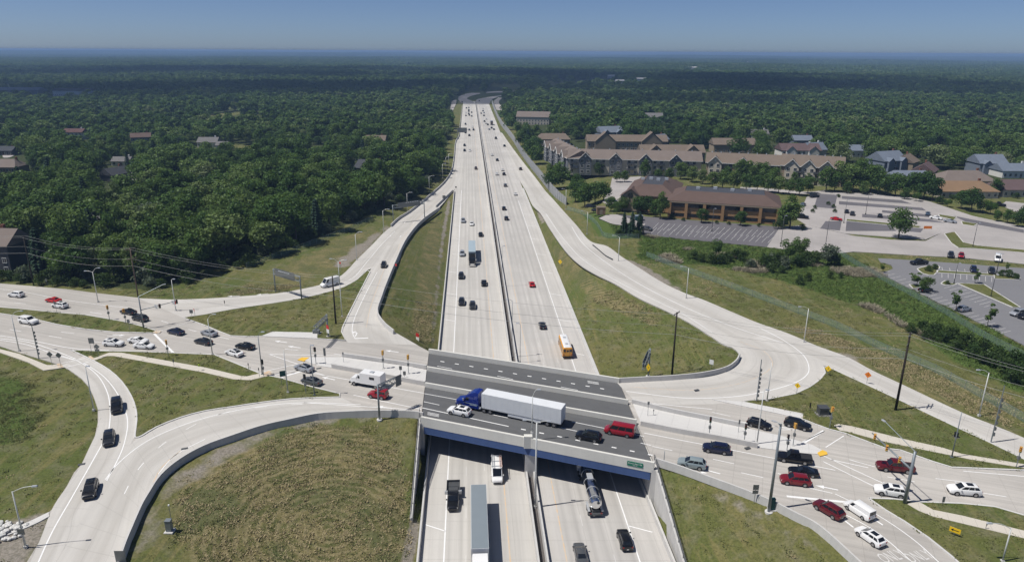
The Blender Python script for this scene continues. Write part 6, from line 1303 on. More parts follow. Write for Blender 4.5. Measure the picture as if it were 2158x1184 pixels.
def house(px, py, w, d, eave, ridge, wm, rm, label, rz=0.0, hip=0.0, chim=True, storeys=1, wings=0, by_roof=True, clear=60, zbase=None):
    z = -3.0
    for _ in range(12):
        p = P(px, py, z + ridge if by_roof else z); z = gz(p.x, p.y) if zbase is None else zbase
    p.z = z; t = thing('house', label, 'house', p, rz)
    b = MB().box(-w / 2, w / 2, -d / 2, d / 2, -.4, eave - .1)
    if not hip:
        for s in (-1, 1): b.add([(s * w / 2, -d / 2, eave - .1), (s * w / 2, d / 2, eave - .1), (s * w / 2, 0, ridge - .3)], [(0, 1, 2)])
    b.build('wall', wm, t); rf = roof_mesh(w, d, eave, ridge, hip or -.0001).build('roof', rm, t)
    if chim: MB().box(w * .28, w * .28 + 1.0, .4, 1.3, ridge - 1.5, ridge + 1.0).build('chimney', 'brick_red' if wm != 'siding_white' else 'trim_white', rf)
    for k in range(wings):
        x = (-w * .28, w * .3)[k % 2]; g = w * .26; gb = MB().box(x - g / 2, x + g / 2, -d / 2 - 1.8, -d / 2 + .5, -.3, eave); gb.add([(x - g / 2, -d / 2 - 1.8, eave), (x + g / 2, -d / 2 - 1.8, eave), (x, -d / 2 - 1.8, eave + g * .42)], [(0, 1, 2)]); gb.build('gable_bay', wm, t)
        q = MB(); q.add([(x - g / 2 - .3, -d / 2 - 2.1, eave - .12), (x, -d / 2 - 2.1, eave + g * .45), (x + g / 2 + .3, -d / 2 - 2.1, eave - .12), (x - g / 2 - .3, 0, eave - .12), (x, 0, eave + g * .45), (x + g / 2 + .3, 0, eave - .12)], [(0, 1, 4, 3), (1, 2, 5, 4)]); q.build('gable_roof', rm, rf)
    n = max(2, int(w / 3))
    for s in range(storeys):
        for k in range(n): window(t, (-w / 2 + w * (k + .5) / n, -d / 2 - .02, .9 + 2.9 * s), 0)
    MB().box(-.5, .5, -d / 2 - .06, -d / 2 + .02, 0, 2.1).build('door', 'roof_red', t, (w * .08, 0, 0))
    FOOT.append((p.x, p.y, max(w, d) * .6 + 3)); CORR.append((p.x, p.y, w * .5, clear * 1.7)); return t
H_ = house
H_(-26, 566, 25, 11, 9.2, 13.4, 'siding_dark', 'roof_greybrown', 'dark grey house with brown shingle roof behind the hedge at left', storeys=2, by_roof=False, clear=10, rz=-.06)
H_(158, 271, 16, 10, 6, 8.6, 'siding_white', 'roof_red', 'white two storey house with dark red roof among the left woods', storeys=2, clear=75); H_(10, 308, 15, 10, 3.4, 6, 'siding_dark', 'roof_dark', 'low dark house at the left frame edge', clear=70); H_(14, 335, 16, 12, 3.5, 7.4, 'siding_tan', 'roof_greybrown', 'house with grey-brown hip roof and chimney at the left edge', hip=4, clear=60)
H_(258, 330, 11, 8, 3, 5.4, 'siding_white', 'roof_grey', 'small pale roofed house in the middle of the left woods', clear=50); H_(241, 352, 12, 9, 3.6, 7, 'siding_dark', 'roof_dark', 'dark gabled house beside the woodland drive', rz=1.2, clear=55); H_(296, 280, 14, 10, 6, 9, 'siding_blue', 'roof_brown', 'blue-grey house half hidden in the left woods', storeys=2, clear=60, rz=.4); H_(440, 289, 15, 10, 4, 7.5, 'siding_white', 'roof_grey', 'pale grey roofed house in the woods, left of a pair', clear=55)
H_(470, 298, 9, 7, 3, 5.6, 'siding_white', 'roof_grey', 'small grey roofed garage in the woods, right of a pair', clear=45, chim=False); H_(790, 285, 17, 12, 5.5, 9, 'siding_cream', 'roof_tan', 'cream house with tan roofs left of the freeway', wings=2, clear=30, storeys=2); H_(783, 337, 16, 12, 5, 9, 'siding_dark', 'roof_dark', 'dark roofed house with chimney left of the freeway', clear=16, rz=-.35); H_(207, 448, 12, 9, 3.4, 6.4, 'siding_grey', 'roof_grey', 'grey roof peeping from the near left wood', clear=14)
H_(155, 186, 60, 18, 8, 12, 'siding_white', 'roof_dark', 'large white building in front of the dark far wood', clear=90, chim=False); H_(30, 184, 90, 24, 9, 13, 'siding_grey', 'roof_blue', 'long low building at the far left edge', clear=90, chim=False)
H_(1125, 235, 34, 18, 8, 13, 'siding_cream', 'roof_greybrown', 'big pale building with grey-brown roof right of the far freeway', clear=80, rz=-.15, storeys=2); H_(1378, 238, 18, 13, 5, 9, 'siding_cream', 'roof_grey', 'small beige house in the right woods', clear=50)
H_(1166, 281, 26, 14, 6, 10, 'siding_tan', 'roof_tan', 'tan roofed block left of the apartments', hip=4, clear=0, storeys=2); H_(1320, 284, 58, 15, 7, 11, 'siding_tan', 'roof_tan', 'long tan roofed apartment block behind the grey one, left', wings=2, clear=0, storeys=2, chim=False); H_(1415, 305, 40, 14, 7, 11, 'siding_tan', 'roof_tan', 'long tan roofed apartment block behind the grey one, right', wings=2, clear=0, storeys=2, chim=False); H_(1545, 291, 30, 13, 6, 10, 'siding_tan', 'roof_tan', 'tan roof behind the trees right of the apartments', clear=20)
H_(1284, 266, 20, 14, 5.5, 10, 'siding_blue', 'roof_blue', 'blue-grey gabled house behind the tan roofs', wings=2, clear=25, rz=.3); H_(1388, 283, 14, 10, 5, 9, 'siding_blue', 'roof_blue', 'small blue-grey house beside the tan apartments', clear=20, rz=.7); H_(1683, 302, 26, 14, 6, 10, 'siding_white', 'roof_purple', 'row house with white gables and brown roof in the right woods', wings=2, clear=45, storeys=2); H_(1716, 300, 13, 11, 6, 10.5, 'siding_white', 'roof_blue', 'white gabled house with blue-grey roof in the right woods', wings=1, clear=40, rz=.3)
H_(1871, 318, 17, 14, 6, 11, 'siding_blue', 'roof_blue', 'blue-grey house with white trim behind the big trees', wings=2, clear=35, rz=.35, storeys=2); H_(1911, 325, 12, 12, 5, 9, 'siding_tan', 'roof_tan', 'tan gabled house between trees at right', clear=30, rz=.8); H_(1952, 343, 14, 11, 4.5, 8.5, 'siding_tan', 'roof_purple', 'brown gabled house behind the blue roof', clear=20, rz=.9); H_(1917, 359, 20, 13, 4, 8, 'siding_blue', 'roof_blue', 'large pale blue roofed house behind the lot trees', wings=1, clear=25, hip=2)
H_(2030, 359, 27, 15, 3.6, 8, 'siding_cream', 'roof_greybrown', 'wide house with grey-brown hip roof at right', hip=6, clear=10); H_(2030, 381, 28, 14, 3.4, 7.4, 'siding_cream', 'roof_orange', 'wide house with orange hip roof above the parking lot', hip=6, clear=25); H_(2083, 325, 16, 14, 6, 10.5, 'siding_blue', 'roof_blue', 'tall blue-grey house near the right edge', wings=1, clear=30); H_(2150, 378, 24, 14, 3.6, 7.6, 'siding_cream', 'roof_purple', 'house with purple-brown roof at the right frame edge', hip=2, clear=25); H_(2136, 344, 18, 12, 4, 7.5, 'siding_white', 'roof_blue', 'pale house behind the purple roof at the right edge', clear=20)
H_(1600, 273, 14, 10, 4.5, 8, 'siding_white', 'roof_grey', 'grey roof far in the right woods, left', clear=35); H_(1690, 285, 14, 10, 4.5, 8, 'siding_blue', 'roof_blue', 'blue roof far in the right woods, middle', clear=35); H_(1810, 305, 13, 10, 4.5, 8, 'siding_white', 'roof_blue', 'blue-grey roof far in the right woods, right', clear=30); H_(1966, 307, 13, 10, 4.5, 8, 'siding_blue', 'roof_blue', 'bluish roof in the trees above the orange roof', clear=25)
for k, (x, y, w) in enumerate(((1578, 131, 70), (1460, 142, 45), (1742, 128, 90), (1662, 134, 40), (1306, 168, 22), (1352, 164, 26), (1288, 158, 18))): H_(x, y, w, w * .4, 7, 10, 'siding_white', 'siding_white', f'tiny white building on the far plain, number {["one", "two", "three", "four", "five", "six", "seven"][k]} of the far row' if False else ['white shed on the far plain, left of the pair near the horizon', 'white shed on the far plain below the horizon', 'bright white strip building close to the horizon at right', 'small white shed near the horizon', 'white roof beside the far stretch of freeway', 'white roof right of the far stretch of freeway', 'small white roof above the far stretch of freeway'][k], clear=260 if y < 150 else 120, chim=False)
# ---- long blocks along a facade line
def block(name, label, a, c, depth, eave, ridge, wm, rm, cat='building', storeys=3, col=3.6, gables=(), gm='siding_blue', z=0.0, balc=()):
    p, q = P(*a, z), P(*c, z); d = q - p; L = d.length; rz = math.atan2(d.y, d.x); t = thing(name, label, cat, p, rz)
    b = MB().box(0, L, 0, depth, -.5, eave - .1)
    for s in (0, L): b.add([(s, 0, eave - .1), (s, depth, eave - .1), (s, depth / 2, ridge - .3)], [(0, 1, 2)])
    b.build('wall', wm, t); rf = roof_mesh(L, depth, eave, ridge, -.0001, .7).build('roof', rm, t, (L / 2, depth / 2, 0))
    for k in range(8): MB().box(L * (k + .5) / 8 - .3, L * (k + .5) / 8 + .3, depth / 2 - .3, depth / 2 + .3, ridge - .2, ridge + .5).build('roof_vent', 'aluminium', rf, (-L / 2, -depth / 2, 0))
    MB().box(-.6, L + .6, -.75, -.62, eave - .3, eave).build('fascia', 'trim_white', t)
    for g in gables:
        x, g_ = g * L, 7.0; gb = MB().box(x - g_ / 2, x + g_ / 2, -1.2, .3, -.4, eave); gb.add([(x - g_ / 2, -1.2, eave), (x + g_ / 2, -1.2, eave), (x, -1.2, eave + 3.2)], [(0, 1, 2)]); go = gb.build('gable_bay', gm, t)
        r = MB()
        for zz in (0, -.22): r.add([(x - g_ / 2 - .5, -1.8, eave - .35 + zz), (x, -1.8, eave + 3.5 + zz), (x + g_ / 2 + .5, -1.8, eave - .35 + zz), (x - g_ / 2 - .5, depth * .3, eave - .35 + zz), (x, depth * .45, eave + 3.5 + zz), (x + g_ / 2 + .5, depth * .3, eave - .35 + zz)], [(0, 1, 4, 3), (1, 2, 5, 4), (0, 1, 2)] if False else [(0, 1, 4, 3), (1, 2, 5, 4)])
        r.build('gable_roof', rm, rf, (-L / 2, -depth / 2, 0)); MB().tube((x, -1.28, eave + 1.5), (x, -1.2, eave + 1.5), .5, n=12).build('round_vent', 'trim_white', go)
        for s_ in (-1, 1):
            w1, w2 = Vector((x, -1.84, eave + 3.52)), Vector((x + s_ * (g_ / 2 + .5), -1.84, eave - .33)); MB().tube(w1, w2, .16, n=4).build('verge_board', 'trim_white', go)
        for s in range(storeys):
            for xx in (-1.7, 1.7): window(t, (x + xx, -1.23, .8 + 3.0 * s), 0, 1.5, 1.7)
    x = 2.0
    while x < L - 2:
        if all(abs(x - g * L) > 5.0 for g in gables):
            for s in range(storeys):
                window(t, (x, -.03, .8 + 3.0 * s), 0, 1.5, 1.7)
        x += col
    for g in balc:
        for s in range(1, storeys):
            bx = MB().box(g * L - 2, g * L + 2, -1.5, 0, 3.0 * s, 3.0 * s + .2).build('balcony', 'steel_dark', t); MB().box(g * L - 2, g * L + 2, -1.5, -1.42, 3.0 * s + .2, 3.0 * s + 1.1).build('railing', 'steel_dark', bx)
    for k in range(int(L / 12) + 1): 
        w_ = Vector((p.x, p.y, 0)) + Vector((d.x, d.y, 0)) * (k * 12 / L); n = Vector((-d.y, d.x, 0)).normalized() * depth / 2; FOOT.append((w_.x + n.x, w_.y + n.y, depth * .75 + 2))
    return t
block('apartment_building', 'three storey grey apartment building with white gable trim, long front', (1197, 366), (1476, 373), 17, 8.8, 13.2, 'siding_cream', 'roof_greybrown', gables=(.13, .36, .585, .81), gm='siding_grey', balc=(.045, .25, .475, .70, .92))
block('apartment_building', 'grey apartment wing running back along the noise wall side', (1147, 334), (1196, 366), 16, 8.8, 13.0, 'siding_grey', 'roof_greybrown', gables=(.12, .37, .62, .86), gm='siding_grey', balc=(.25, .5, .75))
block('apartment_building', 'long tan roofed apartment building with pale bays right of the grey one', (1486, 376), (1640, 384), 17, 9, 13.5, 'siding_tan', 'roof_tan', gables=(.12, .5), gm='siding_cream', balc=(.3, .7))
block('apartment_building', 'tan roofed apartment building with three pale gable bays at its right end', (1642, 385), (1772, 394), 17, 9.5, 14.5, 'siding_tan', 'roof_tan', gables=(.18, .45, .74), gm='siding_cream', balc=(.32, .6))
# ---- office with mansard roof
def mansard(par, x0, x1, y0, y1, ez, rise, inset, rm):
    b = MB().box(x0 - .8, x1 + .8, y0 - .8, y1 + .8, ez - .35, ez); b.add([(x0 - .8, y0 - .8, ez), (x1 + .8, y0 - .8, ez), (x1 + .8, y1 + .8, ez), (x0 - .8, y1 + .8, ez), (x0 + inset, y0 + inset, ez + rise), (x1 - inset, y0 + inset, ez + rise), (x1 - inset, y1 - inset, ez + rise), (x0 + inset, y1 - inset, ez + rise)], [(0, 1, 5, 4), (1, 2, 6, 5), (2, 3, 7, 6), (3, 0, 4, 7)]); r = b.build('roof', rm, par)
    MB().box(x0 + inset, x1 - inset, y0 + inset, y1 - inset, ez + rise - .4, ez + rise - .12).build('flat_roof', 'flat_roof', r)
    for k in range(4): 
        xx = x0 + (x1 - x0) * (.25 + .16 * k); yy = (y0 + y1) / 2 + (k % 2) * 2; MB().box(xx - .8, xx + .8, yy - .6, yy + .6, ez + rise - .12, ez + rise + .9).build('roof_unit', 'aluminium', r)
    return r
p, q = P(1407, 457), P(1640, 473); d = q - p; L = d.length; of = thing('office_building', 'tan brick office with brown mansard roof and dark flat top behind the worn lot', 'office building', p, math.atan2(d.y, d.x))
MB().box(0, L, 0, 24, -.4, 7.0).build('wall', 'brick_tan', of); mansard(of, 0, L, 0, 24, 7.2, 3.4, 6.0, 'roof_brown')
nb_ = 6
for k in range(nb_ + 1): x = L * k / nb_; x = min(max(x, .6), L - .6); MB().box(x - .6, x + .6, -.9, .2, -.3, 6.9).build('pillar', 'brick_tan', of)
for k in range(nb_):
    x0, x1 = L * k / nb_ + .7, L * (k + 1) / nb_ - .7
    for z0, z1 in ((.6, 2.0), (4.6, 6.2)): MB().box(x0, x1, -.06, .1, z0, z1).build('window', 'glass_dark', of)
MB().box(0, L, -.95, -.85, 6.5, 7.0).build('fascia', 'siding_tan', of)
# left wing of the office running back
MB().box(-20, 0, 10, 44, -.4, 6.4).build('side_wing', 'brick_tan', of); mansard(of, -20, 2, 10, 46, 6.6, 4.0, 6.5, 'roof_brown')
gb = MB().box(-21.5, -13, 8.2, 12, -.3, 6.2); gb.add([(-21.5, 8.2, 6.2), (-13, 8.2, 6.2), (-17.25, 8.2, 9.2)], [(0, 1, 2)]); go = gb.build('gable_porch', 'siding_tan', of); MB().add([(-22.2, 7.6, 5.9), (-17.25, 7.6, 9.6), (-12.3, 7.6, 5.9), (-22.2, 16, 5.9), (-17.25, 16, 9.6), (-12.3, 16, 5.9)], [(0, 1, 4, 3), (1, 2, 5, 4)]).build('porch_roof', 'roof_brown', of)
MB().tube((-17.25, 8.22, 6.6), (-17.25, 8.1, 6.6), 1.2, n=14).build('round_window', 'glass_dark', of)
for s in (-19.5, -15): MB().box(s - 1, s + 1, 8.1, 8.22, 1, 4).build('window', 'glass_dark', of)
_m = of.matrix_basis.copy(); 
for lx, ly, r in ((10, 12, 16), (25, 12, 16), (L - 12, 12, 16), (-10, 20, 16), (-10, 36, 16)):
    c_, s_ = math.cos(of.rotation_euler[2]), math.sin(of.rotation_euler[2]); FOOT.append((p.x + lx * c_ - ly * s_, p.y + lx * s_ + ly * c_, r))
# small yard things
t = thing('storage_shed', 'small yellow-tan storage box in the gravel yard', 'shed', P(1266, 452)); MB().box(-1.8, 1.8, -1.5, 1.5, .2, 3.2).build('wall', 'siding_orange' if 'siding_orange' in MATS else 'roof_orange', t); MB().box(-1.95, 1.95, -1.65, 1.65, 3.2, 3.35).build('roof', 'roof_tan', t); MB().box(-.6, .6, -1.56, -1.5, .25, 2.4).build('door', 'siding_tan', t)
t = thing('dumpster', 'blue-green dumpster beside the pines', 'dumpster', P(1346, 464)); MB().box(-1.6, 1.6, -1, 1, .2, 1.9, (-1.6, 1.6, -1.25, 1.25)).build('body', 'sign_darkgreen', t); MB().box(-1.65, 1.65, -1.3, 1.3, 1.9, 2.0).build('lid', 'siding_blue', t)
t = thing('construction_fence', 'orange barrier netting in the middle of the upper lot', 'barrier', P(1955, 482)); MB().box(-1.6, 1.6, -.05, .05, 0, 1.1).build('board', 'sign_orange', t)
for s in (-1.4, 1.4): MB().box(s - .05, s + .05, -.4, .4, 0, .1).build('foot', 'steel_dark', t)
# ================================================================== TREES
def leafmat(name, stops, trans=.36):
    b = NB(name); oi = b.n('ShaderNodeObjectInfo').outputs['Random']; o = b.n('ShaderNodeTexCoord').outputs['Object']
    lc = b.n('ShaderNodeObjectInfo').outputs['Location']; pn = b.noise(lc, .011, 3, .6); oi = b.math('ADD', b.math('MULTIPLY', oi, .55), b.math('SUBTRACT', b.math('MULTIPLY', pn, 1.5), .52))
    c = b.ramp(oi, stops); n1 = b.noise(o, .55, 3, .6); n2 = b.noise(o, 3.2, 2)
    hs = b.n('ShaderNodeHueSaturation'); b.l(c, hs.inputs['Color']); b.l(b.math('ADD', b.math('MULTIPLY', n1, .9), b.math('ADD', b.math('MULTIPLY', n2, .5), .3)), hs.inputs['Value']); c = hs.outputs[0]
    d = b.n('ShaderNodeBsdfDiffuse'); t = b.n('ShaderNodeBsdfTranslucent'); g = b.n('ShaderNodeBsdfGlossy'); g.inputs['Roughness'].default_value = .45; b.l(c, d.inputs[0]); b.l(b.mix(.5, c, (.10, .14, .02)), t.inputs[0]); g.inputs[0].default_value = (.6, .65, .6, 1)
    m1 = b.n('ShaderNodeMixShader', i_0=trans); b.l(d.outputs[0], m1.inputs[1]); b.l(t.outputs[0], m1.inputs[2]); m2 = b.n('ShaderNodeMixShader', i_0=.012); b.l(m1.outputs[0], m2.inputs[1]); b.l(g.outputs[0], m2.inputs[2]); b.out(m2.outputs[0])
leafmat('leaf_broad', [(0.0, (.036, .074, .024)), (.25, (.062, .122, .032)), (.55, (.098, .168, .044)), (.82, (.150, .215, .066)), (1.0, (.200, .240, .120))]); leafmat('leaf_silver', [(0, (.11, .145, .095)), (1, (.15, .18, .125))]); leafmat('leaf_conifer', [(0, (.022, .045, .028)), (.6, (.032, .060, .036)), (1, (.060, .095, .085))], .1); leafmat('leaf_bright', [(0, (.075, .14, .030)), (1, (.11, .165, .042))]); leafmat('leaf_shrub', [(0, (.042, .082, .024)), (1, (.080, .12, .038))])
simple('bark', (.075, .062, .05), .9, var=.35); simple('bark_pale', (.22, .20, .17), .9, var=.3)
def leaves(rs, centers, radii, n, size, flat=.8):
    """n leaf clumps (bent quads) spread over lobes -> verts, faces"""
    k = rs.choice(len(centers), n, p=radii ** 2 / (radii ** 2).sum()); dirs = rs.normal(size=(n, 3)); dirs[:, 2] += .25; dirs /= np.linalg.norm(dirs, axis=1)[:, None]
    pos = centers[k] + dirs * radii[k][:, None] * (1 - .55 * rs.random(n)[:, None] ** 2.2) * np.array([1, 1, flat])
    nr = dirs + rs.normal(size=(n, 3)) * .55; nr /= np.linalg.norm(nr, axis=1)[:, None]
    a = np.cross(nr, rs.normal(size=(n, 3))); a /= np.linalg.norm(a, axis=1)[:, None]; c = np.cross(nr, a); s = (size * (.6 + .8 * rs.random(n)))[:, None]
    v = np.stack([pos - a * s * .5, pos - c * s * .32 + nr * s * .12, pos + a * s * .5, pos + c * s * .32 + nr * s * .12], 1).reshape(-1, 3); f = np.arange(4 * n).reshape(n, 4); return v, f
def npmesh(name, v, f, mat):
    me = bpy.data.meshes.new(name); me.vertices.add(len(v)); me.vertices.foreach_set('co', np.asarray(v, np.float32).ravel()); me.loops.add(f.size); me.loops.foreach_set('vertex_index', f.ravel().astype(np.int32)); me.polygons.add(len(f)); me.polygons.foreach_set('loop_start', np.arange(0, f.size, 4, dtype=np.int32)); me.polygons.foreach_set('loop_total', np.full(len(f), 4, np.int32)); me.update(calc_edges=True); me.materials.append(m(mat)); return me
def crown(seed, w, z0, z1, lobes, n, size, mat='leaf_broad', name='crown', shape='round'):
    rs = np.random.default_rng(seed); cs, rd = [], []; H = z1 - z0
    for k in range(lobes):
        t = rs.random(); 
        prof = {'round': math.sin(math.pi * (.12 + .83 * t)) ** .7, 'oval': math.sin(math.pi * (.1 + .85 * t)) ** .9, 'vase': .35 + .65 * t if t < .8 else 1 - 1.5 * (t - .8), 'bush': math.cos(t * 1.3)}[shape]
        a = rs.random() * 6.283; r = w * .5 * prof * (.35 + .65 * math.sqrt(rs.random())) * .72; rr = w * (.15 + .11 * rs.random())
        cs.append((r * math.cos(a), r * math.sin(a), z0 + rr * .7 + t * (H - 1.5 * rr))); rd.append(rr)
    v, f = leaves(rs, np.array(cs), np.array(rd), n, size); return npmesh(name, v, f, mat), np.array(cs), np.array(rd)
def trunk_mesh(seed, h, r, cs, mat='bark', limbs=7):
    rs = np.random.default_rng(seed); b = MB(); b.tube((0, 0, -.4), (.12 * h * .1, 0, h * .45), r, r * .7, 7); b.tube((.12 * h * .1, 0, h * .45), (0, .02 * h, h * .8), r * .7, r * .25, 6)
    for k in rs.choice(len(cs), min(limbs, len(cs)), replace=False):
        z = h * (.28 + .35 * rs.random()); b.tube((.03 * h * .3, 0, z), tuple(cs[k]), r * .42, r * .1, 5)
    return b.mesh('trunk', [mat])
KIND = {}   # name -> list of (crown mesh, trunk mesh, nominal height, nominal width)
def mk(kind, seed, w, h, z0, lobes, n, size, mat='leaf_broad', shape='round', bark='bark', r=None):
    c, cs, rd = crown(seed, w, z0, h, lobes, n, size, mat, 'crown', shape); KIND.setdefault(kind, []).append((c, trunk_mesh(seed, h, r or h * .022, cs, bark), h, w))
for s in range(3): mk('round', 10 + s, 10.5, 12.5, 2.2, 26, 1900, .78)
for s in range(2): mk('oval', 20 + s, 8, 15, 2.6, 26, 1800, .75, shape='oval')
for s in range(2): mk('vase', 30 + s, 11, 13.5, 3.6, 22, 1700, .8, shape='vase')
mk('silver', 40, 8, 8, 1.2, 20, 1200, .65, 'leaf_silver'); mk('bright', 45, 8, 9, 1.5, 20, 1300, .65, 'leaf_bright'); mk('bush', 50, 4.6, 3.4, .1, 14, 700, .42, 'leaf_shrub', 'bush', r=.06); mk('bush', 51, 5.2, 3.8, .1, 16, 800, .42, 'leaf_shrub', 'bush', r=.06); mk('young', 55, 2.8, 6, 1.5, 10, 420, .4, 'leaf_bright', 'oval', r=.07); mk('silverbush', 57, 4.6, 3.8, .1, 14, 700, .42, 'leaf_silver', 'bush', r=.06)
def conifer(seed, h, w, tiers, n, size, mat='leaf_conifer'):
    rs = np.random.default_rng(seed); vs = []; t = rs.random(n) ** .75; ti = np.round(t * tiers) / tiers; z = h * (.08 + .9 * ti) + rs.normal(size=n) * .12; R_ = w / 2 * (1 - ti) ** .85 + .12; a = rs.random(n) * 6.283; a = np.round(a * 9 / 6.283) / 9 * 6.283 * .5 + a * .5; rr = R_ * np.sqrt(rs.random(n)) ; z = z - rr * .28
    pos = np.stack([rr * np.cos(a), rr * np.sin(a), z], 1); d = np.stack([np.cos(a), np.sin(a), -.35 + 0 * a], 1); sd_ = np.stack([-np.sin(a), np.cos(a), 0 * a], 1); up = np.array([0, 0, 1.0]); s = (size * (.6 + .7 * rs.random(n)))[:, None]
    v = np.stack([pos - d * s * .4, pos - sd_ * s * .4 - up * s * .1, pos + d * s * .7 - up * s * .15, pos + sd_ * s * .4 - up * s * .1], 1).reshape(-1, 3); return npmesh('crown', v, np.arange(4 * n).reshape(n, 4), mat)
for s in range(2): KIND.setdefault('conifer', []).append((conifer(60 + s, 13, 5.2, 13, 1500, .95), MB().tube((0, 0, -.4), (0, 0, 12.4), .2, .04, 6).mesh('trunk', ['bark']), 13, 5.2))
def tree(kind, p, h, rz, label, group, name='tree', wide=1.0, var=0):
    c, tk, h0, w0 = KIND[kind][var % len(KIND[kind])]; t = thing(name, label, 'shrub' if name == 'shrub' else 'tree', p, rz, group); s = h / h0; t.scale = (s * wide, s * wide, s); link('trunk', tk, t); link('crown', c, t); return t
ORD = ['first', 'second', 'third', 'fourth', 'fifth', 'sixth', 'seventh', 'eighth', 'ninth', 'tenth', 'eleventh', 'twelfth', 'thirteenth', 'fourteenth', 'fifteenth', 'sixteenth', 'seventeenth', 'eighteenth', 'nineteenth', 'twentieth'] + ['twenty-' + x for x in ('first', 'second', 'third', 'fourth', 'fifth', 'sixth', 'seventh', 'eighth', 'ninth')] + ['thirtieth'] + ['thirty-' + x for x in ('first', 'second', 'third', 'fourth', 'fifth', 'sixth', 'seventh', 'eighth', 'ninth')] + ['fortieth'] + ['forty-' + x for x in ('first', 'second', 'third', 'fourth', 'fifth', 'sixth', 'seventh', 'eighth', 'ninth')]
TPOS = []; NTREE = 0
def rowtrees(items, phrase, group, kind='round', name='tree', word='tree'):
    """items (px, py, height[, kind[, wide]]) -> trees told apart by their order from the left"""
    global NTREE
    for k, it in enumerate(sorted(items)):
        kd = it[3] if len(it) > 3 else kind; p = G(it[0], it[1]); tree(kd, p, it[2], random.random() * 6.28, f'{"conical " if kd == "conifer" else "silvery " if "silver" in kd else ""}{word} {phrase}, {ORD[k]} from the left', group, name, it[4] if len(it) > 4 else 1.0, NTREE); TPOS.append((p.x, p.y)); NTREE += 1
rowtrees([(1172, 384, 9.5), (1190, 374, 9), (1214, 400, 9), (1236, 376, 8.5), (1262, 374, 9.5), (1300, 384, 6), (1316, 384, 6.5), (1357, 380, 12, 'oval'), (1386, 378, 6), (1410, 380, 7), (1434, 378, 10), (1458, 384, 9), (1480, 388, 8), (1160, 366, 7)], 'in front of the grey apartments', 'trees by the apartments')
rowtrees([(1212, 426, 11), (1232, 436, 11.5), (1254, 430, 11), (1272, 424, 9.5), (1226, 414, 9), (1287, 446, 7), (1300, 452, 6), (1312, 446, 7)], 'in the cluster at the end of the noise wall', 'trees by the noise wall')
rowtrees([(1326, 444, 8), (1344, 450, 8), (1364, 452, 8.5), (1391, 462, 12, 'oval', 1.0), (1382, 458, 8), (1416, 462, 2.5, 'bush'), (1478, 470, 6.5), (1560, 476, 6.5), (1640, 482, 4, 'bush'), (1664, 482, 14, 'oval', 1.15), (1652, 480, 9), (1690, 484, 2.4, 'bush'), (1440, 466, 1.6, 'bush'), (1510, 472, 1.6, 'bush'), (1535, 474, 1.6, 'bush'), (1600, 478, 1.6, 'bush')], 'along the front of the brown office', 'trees by the office', word='tree or shrub')
rowtrees([(1314, 494, 9, 'conifer'), (1331, 497, 9.5, 'conifer'), (1347, 494, 9, 'conifer', 1.1), (1323, 490, 4, 'bush'), (1340, 500, 3, 'bush'), (1305, 498, 3, 'bush')], 'by the gravel yard and worn lot', 'pines by the gravel yard', word='tree or shrub')
rowtrees([(1500, 396, 9), (1522, 398, 9.5), (1546, 400, 10), (1572, 402, 9), (1595, 404, 9), (1618, 406, 10), (1640, 408, 9), (1662, 410, 8), (1684, 412, 9), (1702, 408, 9)], 'along the lane behind the office', 'trees behind the office'); rowtrees([(1560, 382, 12), (1586, 385, 12, 'vase'), (1608, 388, 12), (1632, 392, 10), (1672, 394, 8, 'oval'), (1700, 396, 8, 'oval'), (1740, 404, 13), (1530, 380, 8)], 'in front of the tan apartments', 'trees by the tan apartments')
rowtrees([(1758, 404, 11), (1776, 400, 15, 'vase'), (1796, 405, 14), (1812, 402, 17, 'round'), (1834, 406, 15), (1850, 410, 12), (1868, 412, 11), (1886, 414, 12), (1904, 412, 10), (1926, 416, 13), (1946, 420, 14, 'round'), (1964, 424, 12), (1784, 408, 6), (1820, 410, 7), (1906, 420, 6), (1930, 424, 5, 'bright')], 'in the dense row behind the upper lot', 'trees behind the upper lot')
rowtrees([(1893, 502, 12), (2046, 446, 11), (2024, 440, 9), (1996, 436, 4, 'bright'), (2070, 450, 7, 'bright'), (1980, 430, 4, 'bush'), (2006, 420, 2.5, 'bush'), (2086, 452, 6, 'bright'), (2100, 466, 5), (2122, 470, 6), (2144, 478, 7), (2158, 470, 8), (2095, 414, 9), (2050, 414, 2.5, 'bush'), (2140, 418, 3, 'bush'), (1970, 412, 4, 'bush')], 'around the right end of the upper lot', 'trees round the upper lot', word='tree or shrub')
rowtrees([(1745, 432, 1.8, 'bush'), (1716, 440, 1.8, 'bush'), (1757, 438, 1.8, 'bush'), (1712, 448, 1.8, 'bush'), (1759, 448, 1.8, 'bush'), (1766, 416, 1.8, 'bush')], 'clipped beside the upper lot drive', 'round lot shrubs', name='shrub', word='round shrub')
rowtrees([(1860, 574, 3.6, 'young', 1.3), (1931, 603, 5.0, 'young', 1.9), (1950, 616, 5.2, 'bright', 1.0), (2013, 656, 7, 'young', .95), (2080, 688, 7, 'young', .95), (2054, 597, 5, 'young', 1.1), (1958, 572, 2.2, 'bush'), (1970, 568, 2.0, 'bush'), (1995, 600, 1.5, 'bush'), (2112, 582, 2.2, 'bush'), (2126, 584, 2.6, 'bush'), (2140, 588, 2, 'bush'), (2120, 572, 3.5, 'young')], 'in the beds of the smooth grey lot', 'trees in the grey lot', word='young tree or shrub')
